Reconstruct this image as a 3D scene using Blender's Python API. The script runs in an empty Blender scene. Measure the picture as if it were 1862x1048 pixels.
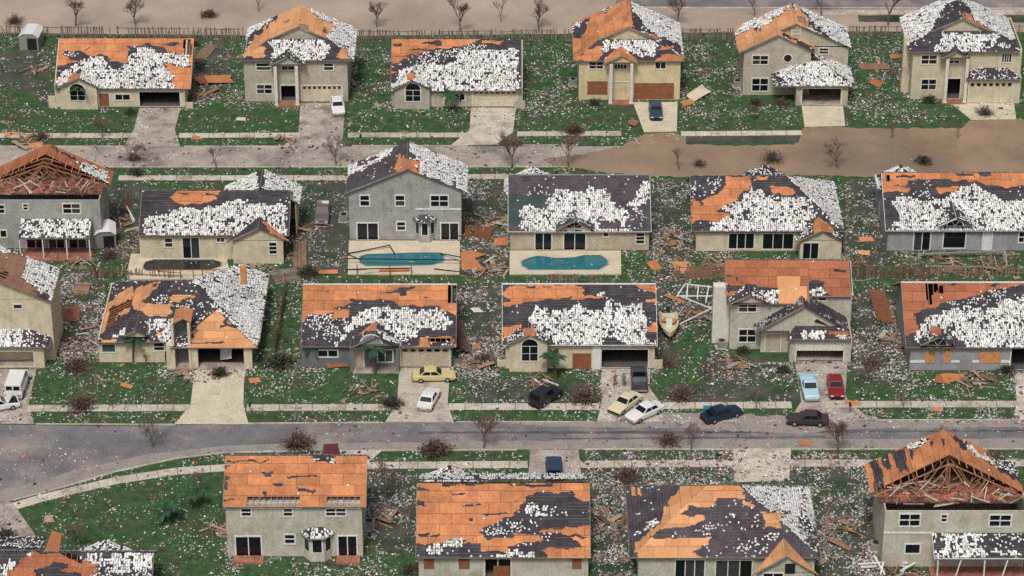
import bpy, math, random
import numpy as np
from mathutils import Vector

R = math.radians
SC = bpy.context.scene
COL = SC.collection
random.seed(7)
RNG = np.random.RandomState(11)

# ------------------------------------------------------------------ camera
F, CX, CY = 5365.0, 931.0, 524.0          # focal length and centre in photograph pixels (1862 x 1048)
PIT, D0 = R(29.0), 353.0
SP, CP = math.sin(PIT), math.cos(PIT)
CAMY, CAMZ = -D0 * CP, D0 * SP
cam_d = bpy.data.cameras.new('camera')
cam = bpy.data.objects.new('camera', cam_d)
COL.objects.link(cam)
cam.location = (0, CAMY, CAMZ)
cam.rotation_euler = (math.pi / 2 - PIT, 0, 0)
cam_d.sensor_width = 36.0
cam_d.lens = 36.0 * F / 1862.0
cam_d.clip_start = 1.0
cam_d.clip_end = 9000.0
SC.camera = cam

# ------------------------------------------------------------------ sky, sun, exposure
SUN_EL, SUN_AZ = R(58), R(192)             # azimuth clockwise from +Y: the light comes from behind the camera, a little from the left
wd = bpy.data.worlds.new('World')
SC.world = wd
wd.use_nodes = True
nt = wd.node_tree
for n in list(nt.nodes):
    nt.nodes.remove(n)
sky = nt.nodes.new('ShaderNodeTexSky')
sky.sky_type = 'NISHITA'
sky.sun_disc = False
sky.sun_elevation = SUN_EL
sky.sun_rotation = SUN_AZ
sky.air_density = 1.0
sky.dust_density = 6.0
sky.ozone_density = 1.0
hs = nt.nodes.new('ShaderNodeHueSaturation')
hs.inputs['Saturation'].default_value = 0.6
bg = nt.nodes.new('ShaderNodeBackground')
bg.inputs['Strength'].default_value = 0.055
wo = nt.nodes.new('ShaderNodeOutputWorld')
nt.links.new(sky.outputs[0], hs.inputs['Color'])
nt.links.new(hs.outputs[0], bg.inputs['Color'])
nt.links.new(bg.outputs[0], wo.inputs['Surface'])
sl = bpy.data.lights.new('sun', 'SUN')
sl.energy = 1.5
sl.angle = R(11)
sl.color = (1.0, 0.965, 0.925)
so = bpy.data.objects.new('sun', sl)
COL.objects.link(so)
sdir = Vector((math.sin(SUN_AZ) * math.cos(SUN_EL), math.cos(SUN_AZ) * math.cos(SUN_EL), math.sin(SUN_EL)))
so.rotation_euler = (-sdir).to_track_quat('-Z', 'Y').to_euler()
so.location = sdir * 200
SC.view_settings.view_transform = 'Standard'
SC.view_settings.look = 'None'
SC.view_settings.exposure = 0.46
SC.view_settings.gamma = 1.0
SC.view_settings.use_curve_mapping = False
SC.cycles.max_bounces = 5
SC.cycles.diffuse_bounces = 3
SC.cycles.glossy_bounces = 2
SC.cycles.use_denoising = False

# ------------------------------------------------------------------ pixel <-> place
def P(p):
    p = np.asarray(p, float).reshape(-1, 3)
    ry, rz = p[:, 1] - CAMY, p[:, 2] - CAMZ
    dep = ry * CP - rz * SP
    up = ry * SP + rz * CP
    return np.stack([CX + F * p[:, 0] / dep, CY - F * up / dep], 1)

def ray(x, y):
    a, b = (x - CX) / F, (CY - y) / F
    return np.array([a, CP + b * SP, -SP + b * CP])

def G(x, y, z=0.0):                         # a pixel on the horizontal plane z
    d = ray(x, y)
    t = (z - CAMZ) / d[2]
    return np.array([d[0] * t, CAMY + d[1] * t, z])

def GY(x, y, Y):                            # a pixel on the upright plane at depth Y -> X, Z
    d = ray(x, y)
    t = (Y - CAMY) / d[1]
    return d[0] * t, CAMZ + d[2] * t

ZF = {0: (0, 0, 1.0), 1: (0, 0, 3.879), 2: (400, 0, 3.879), 3: (880, 0, 3.879), 4: (1300, 0, 3.313), 5: (0, 230, 3.879),
      6: (480, 230, 3.744), 7: (900, 280, 3.879), 8: (1380, 280, 3.863), 9: (0, 440, 3.879), 10: (440, 490, 3.879),
      11: (860, 490, 3.615), 12: (1260, 450, 2.995), 13: (0, 650, 2.633), 14: (360, 780, 3.879), 15: (740, 780, 3.879),
      16: (1120, 750, 2.509), 17: (160, 470, 4.992), 18: (1290, 460, 4.764), 19: (0, 900, 6.207), 20: (1560, 780, 3.911)}

def q(k, x, y):                             # a close-up's coordinates -> photograph pixels
    a, b, s = ZF[k]
    return a + x / s, b + y / s

def g(k, x, y, z=0.0):
    return G(*q(k, x, y), z)

# ------------------------------------------------------------------ materials
MATS = {}
STREAK = {'cream', 'pale_cream', 'yellow_cream', 'beige', 'sage_beige', 'grey_stucco', 'blue_grey_stucco', 'dark_grey_stucco', 'tan'}
def mat(name, col, rough=0.85, var=0.25, scale=3.0, col2=None, mix=None, metal=0.0, spec=0.3, bump=0.0, fine=0.18, rnd=0.0, detail=4.0):
    if name in MATS:
        return MATS[name]
    m = bpy.data.materials.new(name)
    m.use_nodes = True
    t = m.node_tree
    b = t.nodes['Principled BSDF']
    b.inputs['Roughness'].default_value = rough
    b.inputs['Metallic'].default_value = metal
    b.inputs['Specular IOR Level'].default_value = spec
    L = t.links.new
    geo = t.nodes.new('ShaderNodeNewGeometry')
    def noise(s, d=detail):
        n = t.nodes.new('ShaderNodeTexNoise')
        n.inputs['Scale'].default_value = s
        n.inputs['Detail'].default_value = d
        n.inputs['Roughness'].default_value = 0.65
        L(geo.outputs['Position'], n.inputs['Vector'])
        return n.outputs['Fac']
    def mapr(src, a0, a1, b0, b1):
        r = t.nodes.new('ShaderNodeMapRange')
        r.inputs['From Min'].default_value, r.inputs['From Max'].default_value = a0, a1
        r.inputs['To Min'].default_value, r.inputs['To Max'].default_value = b0, b1
        L(src, r.inputs['Value'])
        return r.outputs[0]
    def mul(a, c):
        r = t.nodes.new('ShaderNodeMath'); r.operation = 'MULTIPLY'
        L(a, r.inputs[0]); L(c, r.inputs[1])
        return r.outputs[0]
    base = t.nodes.new('ShaderNodeRGB')
    base.outputs[0].default_value = (*col, 1)
    out = base.outputs[0]
    if col2 is not None:
        mx = t.nodes.new('ShaderNodeMix'); mx.data_type = 'RGBA'
        s, lo, hi = mix
        L(mapr(noise(s, 6.0), lo, hi, 0, 1), mx.inputs['Factor'])
        L(out, mx.inputs[6]); mx.inputs[7].default_value = (*col2, 1)
        out = mx.outputs[2]
    v = mapr(noise(scale), 0.3, 0.7, 1 - var, 1 + var)
    if fine:
        v = mul(v, mapr(noise(7.0, 3.0), 0.32, 0.68, 1 - fine * 1.5, 1 + fine * 1.5))
    if name in STREAK:                      # rain streaks and mud run down the stucco
        mp = t.nodes.new('ShaderNodeMapping'); mp.inputs['Scale'].default_value = (2.2, 2.2, 0.22)
        L(geo.outputs['Position'], mp.inputs['Vector'])
        sn = t.nodes.new('ShaderNodeTexNoise'); sn.inputs['Scale'].default_value = 1.0; sn.inputs['Detail'].default_value = 5.0
        L(mp.outputs[0], sn.inputs['Vector'])
        v = mul(v, mapr(sn.outputs['Fac'], 0.50, 0.75, 1.0, 0.84))
    if rnd:
        at = t.nodes.new('ShaderNodeAttribute'); at.attribute_name = 'rnd'
        v = mul(v, mapr(at.outputs['Fac'], 0, 1, 1 - rnd, 1 + rnd * 0.6))
    hv = t.nodes.new('ShaderNodeHueSaturation')
    L(out, hv.inputs['Color']); L(v, hv.inputs['Value'])
    L(hv.outputs[0], b.inputs['Base Color'])
    if bump:
        bp = t.nodes.new('ShaderNodeBump')
        bp.inputs['Strength'].default_value = bump
        bp.inputs['Distance'].default_value = 0.05
        L(noise(12.0, 3.0), bp.inputs['Height'])
        L(bp.outputs[0], b.inputs['Normal'])
    MATS[name] = m
    return m

M_ = dict
mat('grass', (0.042, 0.092, 0.033), 0.95, 0.5, 0.9, (0.075, 0.070, 0.042), (0.22, 0.47, 0.72), bump=0.6, fine=0.42, detail=8)
mat('dirt', (0.095, 0.088, 0.076), 0.95, 0.35, 0.9, (0.030, 0.058, 0.028), (0.45, 0.44, 0.60), bump=0.5, fine=0.45)
mat('tyre_mark', (0.115, 0.106, 0.11), 0.9, 0.4, 0.3)
mat('asphalt', (0.175, 0.165, 0.172), 0.9, 0.22, 0.3, (0.30, 0.265, 0.235), (0.16, 0.48, 0.66), bump=0.3, fine=0.25)
mat('dusty_asphalt', (0.40, 0.35, 0.30), 0.95, 0.2, 0.4, (0.20, 0.175, 0.165), (0.18, 0.46, 0.66), bump=0.3, fine=0.3)
mat('gutter_dust', (0.33, 0.30, 0.27), 0.95, 0.2, 0.5, (0.2, 0.18, 0.17), (0.5, 0.45, 0.65), fine=0.3)
mat('pale_mud', (0.46, 0.365, 0.285), 0.14, 0.16, 0.08, (0.37, 0.285, 0.225), (0.05, 0.42, 0.6), spec=0.45, fine=0.14, bump=0.12)
mat('mud_water', (0.33, 0.235, 0.155), 0.08, 0.18, 0.10, (0.25, 0.18, 0.125), (0.045, 0.40, 0.58), spec=0.5, fine=0.14, bump=0.12)
mat('concrete', (0.55, 0.495, 0.415), 0.9, 0.15, 0.6, (0.33, 0.28, 0.22), (0.35, 0.5, 0.68), bump=0.2, fine=0.22, rnd=0.12)
mat('pale_concrete', (0.60, 0.53, 0.40), 0.9, 0.12, 0.5, (0.45, 0.38, 0.28), (0.4, 0.54, 0.7), fine=0.18)
mat('worn_concrete', (0.42, 0.37, 0.325), 0.9, 0.2, 0.5, (0.22, 0.17, 0.14), (0.35, 0.48, 0.65), bump=0.3, fine=0.3)
mat('cream', (0.64, 0.565, 0.42), 0.9, 0.14, 0.8, (0.42, 0.35, 0.24), (0.5, 0.55, 0.8), fine=0.14)
mat('pale_cream', (0.60, 0.545, 0.40), 0.9, 0.12, 0.8, (0.46, 0.41, 0.3), (0.5, 0.54, 0.75), fine=0.14)
mat('yellow_cream', (0.66, 0.56, 0.35), 0.9, 0.12, 0.8, (0.48, 0.39, 0.24), (0.5, 0.56, 0.8), fine=0.12)
mat('beige', (0.48, 0.445, 0.36), 0.9, 0.10, 0.8, (0.30, 0.265, 0.2), (0.5, 0.5, 0.8), fine=0.16)
mat('sage_beige', (0.53, 0.505, 0.42), 0.9, 0.14, 0.8, (0.32, 0.3, 0.23), (0.5, 0.5, 0.8), fine=0.16)
mat('grey_stucco', (0.38, 0.375, 0.36), 0.9, 0.14, 0.8, (0.22, 0.215, 0.2), (0.5, 0.5, 0.8), fine=0.16)
mat('blue_grey_stucco', (0.34, 0.345, 0.355), 0.9, 0.14, 0.8, (0.24, 0.245, 0.25), (0.5, 0.5, 0.8), fine=0.16)
mat('dark_grey_stucco', (0.17, 0.175, 0.18), 0.9, 0.10, 0.8, fine=0.16)
mat('tan', (0.50, 0.43, 0.33), 0.9, 0.10, 0.8, (0.36, 0.3, 0.23), (0.5, 0.5, 0.8), fine=0.15)
mat('trim', (0.70, 0.68, 0.60), 0.7, 0.1, 1.5)
mat('white_trim', (0.74, 0.74, 0.72), 0.6, 0.08, 1.5)
mat('glass', (0.008, 0.010, 0.014), 0.12, 0.2, 1.0, spec=0.5, fine=0)
mat('window_blind', (0.05, 0.05, 0.052), 0.5, 0.3, 1.5)
mat('interior', (0.02, 0.018, 0.02), 0.95, 0.3, 0.8)  # near-black colour stands in for the darkness of rooms and openings
mat('deck', (0.57, 0.23, 0.10), 0.9, 0.2, 0.7, (0.36, 0.15, 0.08), (0.45, 0.5, 0.75), fine=0.18, rnd=0.2)
mat('deck_bright', (0.68, 0.34, 0.16), 0.9, 0.14, 0.7, (0.54, 0.235, 0.095), (0.35, 0.5, 0.75), fine=0.16, rnd=0.18)
mat('deck_red', (0.41, 0.15, 0.075), 0.9, 0.18, 0.7, (0.34, 0.12, 0.06), (0.35, 0.45, 0.7), fine=0.22, rnd=0.2)
mat('deck_brown', (0.28, 0.155, 0.11), 0.9, 0.18, 0.7, fine=0.2, rnd=0.12)
mat('felt', (0.046, 0.041, 0.049), 0.9, 0.3, 0.9, (0.075, 0.066, 0.074), (0.6, 0.5, 0.7), fine=0.3)
mat('felt_green', (0.045, 0.075, 0.072), 0.9, 0.25, 0.9, fine=0.3)
mat('felt_purple', (0.082, 0.070, 0.080), 0.9, 0.25, 0.9, (0.05, 0.043, 0.052), (0.5, 0.45, 0.65), fine=0.3)
mat('batten', (0.15, 0.12, 0.115), 0.9, 0.3, 2.0)
mat('tile_white', (0.70, 0.69, 0.665), 0.75, 0.14, 0.5, fine=0.2, rnd=0.58)
mat('garage_floor', (0.11, 0.10, 0.095), 0.9, 0.2, 0.6)  # concrete painted darker so the open garages look unlit inside
mat('tile_chip', (0.60, 0.59, 0.57), 0.8, 0.15, 0.6, fine=0.2, rnd=0.62)
mat('tile_grey', (0.40, 0.39, 0.385), 0.8, 0.2, 1.0, fine=0.2, rnd=0.5)
mat('wood', (0.30, 0.195, 0.135), 0.9, 0.3, 2.0, rnd=0.3)
mat('lumber', (0.44, 0.315, 0.215), 0.85, 0.25, 2.0, rnd=0.3)
mat('truss_wood', (0.42, 0.20, 0.11), 0.85, 0.25, 2.0, rnd=0.25)
mat('fence_wood', (0.17, 0.115, 0.085), 0.9, 0.35, 1.5, rnd=0.4)
mat('fence_grey', (0.23, 0.19, 0.155), 0.9, 0.35, 1.5, rnd=0.4)
mat('brown_board', (0.27, 0.105, 0.055), 0.85, 0.2, 1.5, fine=0.2)
mat('ply_board', (0.58, 0.27, 0.11), 0.85, 0.2, 1.5, fine=0.2)
mat('eave_board', (0.27, 0.245, 0.225), 0.85, 0.2, 1.0)
mat('attic_board', (0.12, 0.065, 0.05), 0.95, 0.5, 1.0, fine=0.4)
mat('insulation', (0.44, 0.15, 0.13), 0.95, 0.4, 1.2, (0.24, 0.10, 0.075), (1.0, 0.4, 0.6), fine=0.35)
mat('pool_water', (0.030, 0.17, 0.20), 0.10, 0.10, 0.5, spec=0.5, fine=0.06)
mat('pool_murk', (0.028, 0.030, 0.026), 0.25, 0.3, 0.6, spec=0.4)
mat('pool_tile', (0.10, 0.16, 0.19), 0.6, 0.1, 1.0)
mat('dark_metal', (0.03, 0.03, 0.034), 0.5, 0.1, 1.0, metal=0.3)
mat('grey_metal', (0.38, 0.38, 0.385), 0.5, 0.15, 1.0, metal=0.4)
mat('rubber', (0.012, 0.012, 0.013), 0.8, 0.1, 1.0)
mat('bark', (0.15, 0.115, 0.098), 0.95, 0.3, 1.5)
mat('twig', (0.19, 0.135, 0.115), 0.95, 0.3, 1.5)
mat('dead_leaf', (0.105, 0.075, 0.055), 0.95, 0.5, 1.0, rnd=0.5)
mat('shrub_leaf', (0.030, 0.050, 0.022), 0.9, 0.5, 1.0, rnd=0.5)
mat('palm_leaf', (0.030, 0.085, 0.040), 0.8, 0.4, 1.0, rnd=0.4)
mat('red_light', (0.30, 0.02, 0.015), 0.3, 0.05, 1.0, fine=0)
mat('lamp_glass', (0.7, 0.7, 0.68), 0.2, 0.05, 1.0, fine=0)
mat('skin', (0.42, 0.24, 0.16), 0.7, 0.05, 1.0, fine=0)
mat('terracotta', (0.33, 0.14, 0.10), 0.9, 0.3, 1.0, fine=0.3)
def paint(name, col, rough=0.32):
    return mat(name, col, rough, 0.06, 0.8, spec=0.5, fine=0.05)
paint('paint_white', (0.74, 0.74, 0.72)); paint('paint_cream', (0.66, 0.60, 0.40)); paint('paint_yellow', (0.62, 0.53, 0.26))
paint('paint_blue', (0.012, 0.026, 0.052)); paint('paint_navy', (0.028, 0.055, 0.10)); paint('paint_black', (0.020, 0.022, 0.028))
paint('paint_ltblue', (0.42, 0.60, 0.68)); paint('paint_red', (0.24, 0.018, 0.022)); paint('paint_maroon', (0.13, 0.028, 0.035))
paint('paint_slate', (0.06, 0.065, 0.08)); paint('paint_burnt', (0.045, 0.035, 0.035), 0.9); paint('paint_teal', (0.03, 0.22, 0.30))
paint('paint_dusty', (0.13, 0.115, 0.11), 0.6); paint('paint_grey', (0.30, 0.29, 0.28)); paint('shirt_blue', (0.05, 0.20, 0.42), 0.8); paint('shirt_red', (0.28, 0.10, 0.10), 0.8)
paint('trousers', (0.16, 0.09, 0.075), 0.8); paint('hair', (0.03, 0.02, 0.015), 0.8)

# ------------------------------------------------------------------ mesh helpers
def mesh_np(name, V, Q, rnd=None):
    """Mesh from an array of vertices and an array of quads."""
    me = bpy.data.meshes.new(name)
    V = np.ascontiguousarray(V, np.float32); Q = np.ascontiguousarray(Q, np.int32)
    n, k = Q.shape
    me.vertices.add(len(V)); me.vertices.foreach_set('co', V.ravel())
    me.loops.add(n * k); me.loops.foreach_set('vertex_index', Q.ravel())
    me.polygons.add(n); me.polygons.foreach_set('loop_start', np.arange(0, n * k, k, dtype=np.int32))
    if rnd is not None:
        a = me.attributes.new('rnd', 'FLOAT', 'FACE')
        a.data.foreach_set('value', np.ascontiguousarray(rnd, np.float32))
    me.update(calc_edges=True)
    return me

def link(name, me, m, parent=None, loc=(0, 0, 0), kind=None, label=None):
    o = bpy.data.objects.new(name, me)
    COL.objects.link(o)
    if m is not None and me is not None and not me.materials:
        me.materials.append(MATS[m] if isinstance(m, str) else m)
    if parent is not None:
        o.parent = parent
    o.location = loc
    if kind: o['kind'] = kind
    if label: o['label'] = label
    return o

GROUPS = {'house': 'storm-damaged houses in four rows', 'tree': 'bare storm-stripped trees', 'brush': 'uprooted brush and shrubs', 'palm tree': 'battered palms', 'fence': 'wooden yard fences',
          'fence panel': 'fallen fence panels', 'plywood': 'loose roof sheets on the ground', 'air conditioner': 'air conditioners beside the houses', 'mailbox': 'mailboxes on the verge',
          'car': 'cars parked on drives and street', 'pickup': 'pickups parked on drives', 'van': 'parked vans', 'person': 'people on the drive', 'shed': 'garden sheds', 'pool': 'back yard pools', 'screen frame': 'torn screen frames', 'wreckage': 'heaps of storm wreckage', 'carton': 'goods in the pickup bed'}
def tag(o, label, cat, group=None):
    o['label'] = label; o['category'] = cat
    group = group or GROUPS.get(cat)
    if group: o['group'] = group
    return o

def thing(name, label, cat, loc=(0, 0, 0), rz=0.0, group=None):
    o = bpy.data.objects.new(name, None)
    COL.objects.link(o)
    o.empty_display_size = 0.3
    o.location = loc; o.rotation_euler = (0, 0, rz)
    return tag(o, label, cat, group)

class MB:
    def __init__(s): s.v = []; s.f = []; s.r = []
    def add(s, vs, fs, r=None):
        o = len(s.v); s.v += [tuple(map(float, p)) for p in vs]
        s.f += [tuple(o + i for i in f) for f in fs]
        s.r += [random.random() if r is None else r] * len(fs)
        return s
    def box(s, x0, x1, y0, y1, z0, z1):
        if x0 > x1: x0, x1 = x1, x0
        if y0 > y1: y0, y1 = y1, y0
        if z0 > z1: z0, z1 = z1, z0
        return s.add([(x0, y0, z0), (x1, y0, z0), (x1, y1, z0), (x0, y1, z0), (x0, y0, z1), (x1, y0, z1), (x1, y1, z1), (x0, y1, z1)],
                     [(0, 3, 2, 1), (4, 5, 6, 7), (0, 1, 5, 4), (1, 2, 6, 5), (2, 3, 7, 6), (3, 0, 4, 7)])
    def poly(s, pts): return s.add(pts, [tuple(range(len(pts)))])
    def beam(s, a, b, w, h, up=(0, 0, 1)):
        a, b = np.array(a, float), np.array(b, float)
        d = b - a; L = np.linalg.norm(d)
        if L < 1e-6: return s
        d /= L
        u = np.array(up, float)
        if abs(d @ u) > 0.95: u = np.array([1., 0, 0])
        sx = np.cross(d, u); sx /= np.linalg.norm(sx)
        uz = np.cross(sx, d)
        vs = []
        for p in (a, b):
            for i, j in ((-1, -1), (1, -1), (1, 1), (-1, 1)):
                vs.append(p + sx * (w / 2 * i) + uz * (h / 2 * j))
        return s.add(vs, [(3, 2, 1, 0), (4, 5, 6, 7), (0, 1, 5, 4), (1, 2, 6, 5), (2, 3, 7, 6), (3, 0, 4, 7)])
    def prism(s, pts, z0, z1):                       # plan polygon pushed up
        n = len(pts)
        vs = [(p[0], p[1], z0) for p in pts] + [(p[0], p[1], z1) for p in pts]
        return s.add(vs, [tuple(range(n - 1, -1, -1)), tuple(range(n, 2 * n))] + [(i, (i + 1) % n, n + (i + 1) % n, n + i) for i in range(n)])
    def prism_y(s, pts, y0, y1):                     # upright polygon (x, z) given a thickness in y
        n = len(pts)
        vs = [(p[0], y0, p[1]) for p in pts] + [(p[0], y1, p[1]) for p in pts]
        return s.add(vs, [tuple(range(n)), tuple(range(2 * n - 1, n - 1, -1))] + [(i, n + i, n + (i + 1) % n, (i + 1) % n) for i in range(n)])
    def tube(s, a, b, r0, r1, n=5, cap=True):
        a, b = np.array(a, float), np.array(b, float)
        d = b - a; L = np.linalg.norm(d)
        if L < 1e-6: return s
        d /= L
        u = np.array([0, 0, 1.]) if abs(d[2]) < 0.9 else np.array([1., 0, 0])
        x = np.cross(d, u); x /= np.linalg.norm(x); y = np.cross(d, x)
        vs = []
        for p, r in ((a, r0), (b, r1)):
            for i in range(n):
                t = 2 * math.pi * i / n
                vs.append(p + x * (r * math.cos(t)) + y * (r * math.sin(t)))
        fs = [(i, (i + 1) % n, n + (i + 1) % n, n + i) for i in range(n)]
        if cap: fs += [tuple(range(n - 1, -1, -1)), tuple(range(n, 2 * n))]
        return s.add(vs, fs)
    def mesh(s, name, org=(0, 0, 0)):
        me = bpy.data.meshes.new(name)
        o = np.array(org, float)
        me.from_pydata([tuple(np.array(p) - o) for p in s.v], [], s.f)
        a = me.attributes.new('rnd', 'FLOAT', 'FACE')
        a.data.foreach_set('value', np.array(s.r, np.float32))
        me.update()
        return me
    def build(s, name, m, parent=None, org=(0, 0, 0), kind=None, label=None):
        return link(name, s.mesh(name, org), m, parent, (0, 0, 0), kind, label)

def hsh(a, b, seed):
    x = np.sin(a * 127.1 + b * 311.7 + seed * 74.7) * 43758.5453
    return x - np.floor(x)

def vnoise(x, y, seed=0):
    xi, yi = np.floor(x), np.floor(y)
    fx, fy = x - xi, y - yi
    fx = fx * fx * (3 - 2 * fx); fy = fy * fy * (3 - 2 * fy)
    a, b = hsh(xi, yi, seed), hsh(xi + 1, yi, seed)
    c, d = hsh(xi, yi + 1, seed), hsh(xi + 1, yi + 1, seed)
    return (a * (1 - fx) + b * fx) * (1 - fy) + (c * (1 - fx) + d * fx) * fy

def inside(px, poly):
    x, y = px[:, 0], px[:, 1]
    r = np.zeros(len(px), bool)
    n = len(poly)
    for i in range(n):
        x0, y0 = poly[i]; x1, y1 = poly[(i + 1) % n]
        if y0 == y1: continue
        c = ((y0 > y) != (y1 > y)) & (x < (x1 - x0) * (y - y0) / (y1 - y0) + x0)
        r ^= c
    return r

# ------------------------------------------------------------------ houses
CODE = {'D': 0, 'F': 1, 'T': 2, 't': 3, 'H': 4, 'g': 5}
FOOT = []                                   # house plans, to keep small debris out of them

class House:
    n = 0
    def __init__(s, label, k, xl, xr, yb, wall='cream', trim='trim', deck='deck', felt='felt'):
        s.k, s.wall, s.trim, s.deck, s.felt = k, wall, trim, deck, felt
        House.n += 1
        s.seed = House.n * 13
        pl, pr = g(k, xl, yb), g(k, xr, yb)
        s.XL, s.XR, s.YF = pl[0], pr[0], (pl[1] + pr[1]) / 2
        s.o = np.array([(s.XL + s.XR) / 2, s.YF, 0.0])
        s.root = thing('house', label, 'house', tuple(s.o))
        s.m = 0.60
        s.hr = 1.0
        s.xm = (xl + xr) / 2
        s.D = None
    def put(s, name, mb, m, parent=None, kind=None, label=None):
        return mb.build(name, m, parent or s.root, s.o, kind, label)
    # ---- measuring
    def X(s, k, x, y, Y): return GY(*q(k, x, y), Y)[0]
    def Z(s, k, x, y, Y): return GY(*q(k, x, y), Y)[1]
    def eave(s, y, ov=0.5, k=None):
        k = k or s.k
        s.ov = ov; s.Ye = s.YF - ov
        s.ze = s.Z(k, s.xm, y, s.Ye)
    def depth(s, y, k=None, m=None, x=None, Ye=None, ze=None):
        """How far behind the eave a slope of pitch m meets the picture height y."""
        k = k or s.k; m = m or s.m
        Ye = s.Ye if Ye is None else Ye; ze = s.ze if ze is None else ze
        ty = q(k, 0, y)[1]
        lo, hi = 0.2, 30.0
        for _ in range(50):
            c = (lo + hi) / 2
            if P((s.o[0], Ye + c, ze + m * c))[0][1] > ty: lo = c
            else: hi = c
        return lo
    # ---- one roof plane, its boards, felt and tiles
    def slope(s, pts, default='T', zones=(), deck=None, felt=None, rims=(0,), tiles=True, jit=4.0, keep=0.95, tmat='tile_white', rim='eave_board'):
        s.seed += 1
        sd = s.seed
        p = np.array(pts, float)
        o = p[0]; u = p[1] - p[0]; u /= np.linalg.norm(u)
        nn = np.cross(p[1] - p[0], p[2] - p[0]); nn /= np.linalg.norm(nn)
        if nn[2] < 0: nn = -nn
        v = np.cross(nn, u)
        if v[2] < 0: v = -v
        U, V = (p - o) @ u, (p - o) @ v
        vmax = V.max()
        def span(vv):
            r = []
            for i in range(len(p)):
                j = (i + 1) % len(p)
                if (V[i] > vv) != (V[j] > vv):
                    r.append(U[i] + (U[j] - U[i]) * (vv - V[i]) / (V[j] - V[i]))
            return (min(r), max(r)) if r else (0, 0)
        def classify(cu, cv, amp):
            pt = o + cu[:, None] * u + cv[:, None] * v
            px = P(pt)
            row = np.floor(cv / 0.345)
            jx = amp * (2 * vnoise(cu / 0.8, cv / 0.4, sd) - 1) + amp * 1.5 * (hsh(row, row * 0 + 3, sd) - 0.5)
            jy = amp * 0.8 * (2 * vnoise(cu / 0.9 + 40, cv / 0.5, sd + 5) - 1)
            raw = px
            px = px + np.stack([jx, jy], 1)
            c = np.full(len(cu), CODE[default])
            for z in zones:
                pl = [q(z[1], *a) for a in z[2]]
                c[inside(raw if z[0] == 'H' else px, pl)] = CODE[z[0]]
            return c
        dv, du = 0.115, 0.2
        rows = []
        r = 0
        while r * dv < vmax - 0.01:
            v0, v1 = r * dv, min((r + 1) * dv, vmax)
            a0, b0 = span(v0 + 1e-4); a1, b1 = span(v1 - 1e-4)
            ua, ub = min(a0, a1), max(b0, b1)
            n = max(1, int(math.ceil((ub - ua) / du)))
            e = np.linspace(ua, ub, n + 1)
            rows.append((v0, v1, a0, b0, a1, b1, e))
            r += 1
        cu = np.concatenate([(w[6][:-1] + w[6][1:]) / 2 for w in rows])
        cv = np.concatenate([np.full(len(w[6]) - 1, (w[0] + w[1]) / 2) for w in rows])
        cl = classify(cu, cv, jit)
        lay = {'deck': ([], [], []), 'felt': ([], [], []), 'green': ([], [], []), 'bat': ([], [], [])}
        def emit(L, off, w, c0, c1, rn, hgt=None, ins=0, vin=0):
            v0, v1, a0, b0, a1, b1, e = w
            n = len(e) - 1
            l0 = a0 if c0 == 0 else max(e[c0], a0); l1 = a1 if c0 == 0 else max(e[c0], a1)
            r0 = b0 if c1 == n else min(e[c1], b0); r1 = b1 if c1 == n else min(e[c1], b1)
            if r0 <= l0 and r1 <= l1: return
            r0 = max(r0, l0); r1 = max(r1, l1)
            if hgt: v1 = v0 + hgt
            if ins: l0 += ins; l1 += ins; r0 -= ins; r1 -= ins
            if vin: v0 += vin
            VV, QQ, RR = L
            b = len(VV)
            for (x, y) in ((l0, v0), (r0, v0), (r1, v1), (l1, v1)):
                VV.append(o + u * x + v * y + nn * off - s.o)
            QQ.append((b, b + 1, b + 2, b + 3)); RR.append(rn)
        i = 0
        hole_u = []
        for ri, w in enumerate(rows):
            n = len(w[6]) - 1
            c = cl[i:i + n]; i += n
            e = w[6]
            sr = int(((w[0] + w[1]) / 2) / 1.22)
            newrow = ri > 0 and sr != int(((rows[ri - 1][0] + rows[ri - 1][1]) / 2) / 1.22)
            sheet = np.floor(((e[:-1] + e[1:]) / 2 + (sr % 2) * 1.22 + 50 * 2.44) / 2.44)
            if (c == 4).any(): hole_u += list(((e[:-1] + e[1:]) / 2)[c == 4])
            for L, ok, split in (('deck', c != 4, sheet), ('felt', (c == 1) | (c == 2) | (c == 3), None), ('green', c == 5, None)):
                j = 0
                while j < n:
                    if not ok[j]: j += 1; continue
                    j2 = j + 1
                    while j2 < n and ok[j2] and (split is None or split[j2] == split[j]): j2 += 1
                    rn = float(hsh(np.array(sr + 1.0), sheet[j], sd)) if L == 'deck' else random.random()
                    emit(lay[L], 0.0 if L == 'deck' else 0.012, w, j, j2, rn, None, 0.014 if L == 'deck' else 0, 0.03 if (L == 'deck' and newrow) else 0)
                    j = j2
            if tiles and ri % 3 == 1:
                ok = (c == 1) & (hsh(np.floor(e[:-1] / 1.4), np.full(n, float(ri)), sd) < 0.62)
                j = 0
                while j < n:
                    if not ok[j]: j += 1; continue
                    j2 = j + 1
                    while j2 < n and ok[j2]: j2 += 1
                    emit(lay['bat'], 0.03, w, j, j2, random.random(), 0.05)
                    j = j2
        par = None
        nm = {'deck': ('roof_deck', deck or s.deck), 'felt': ('roof_felt', felt or s.felt), 'green': ('roof_felt', 'felt_green'), 'bat': ('batten_strips', 'batten')}
        for L in ('deck', 'felt', 'green', 'bat'):
            VV, QQ, RR = lay[L]
            if not QQ: continue
            ob = link(nm[L][0], mesh_np(nm[L][0], np.array(VV), np.array(QQ), np.array(RR)), nm[L][1], s.root if L == 'deck' else (par or s.root))
            if L == 'deck': par = ob
            if L == 'bat': ob['kind'] = 'stuff'
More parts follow.
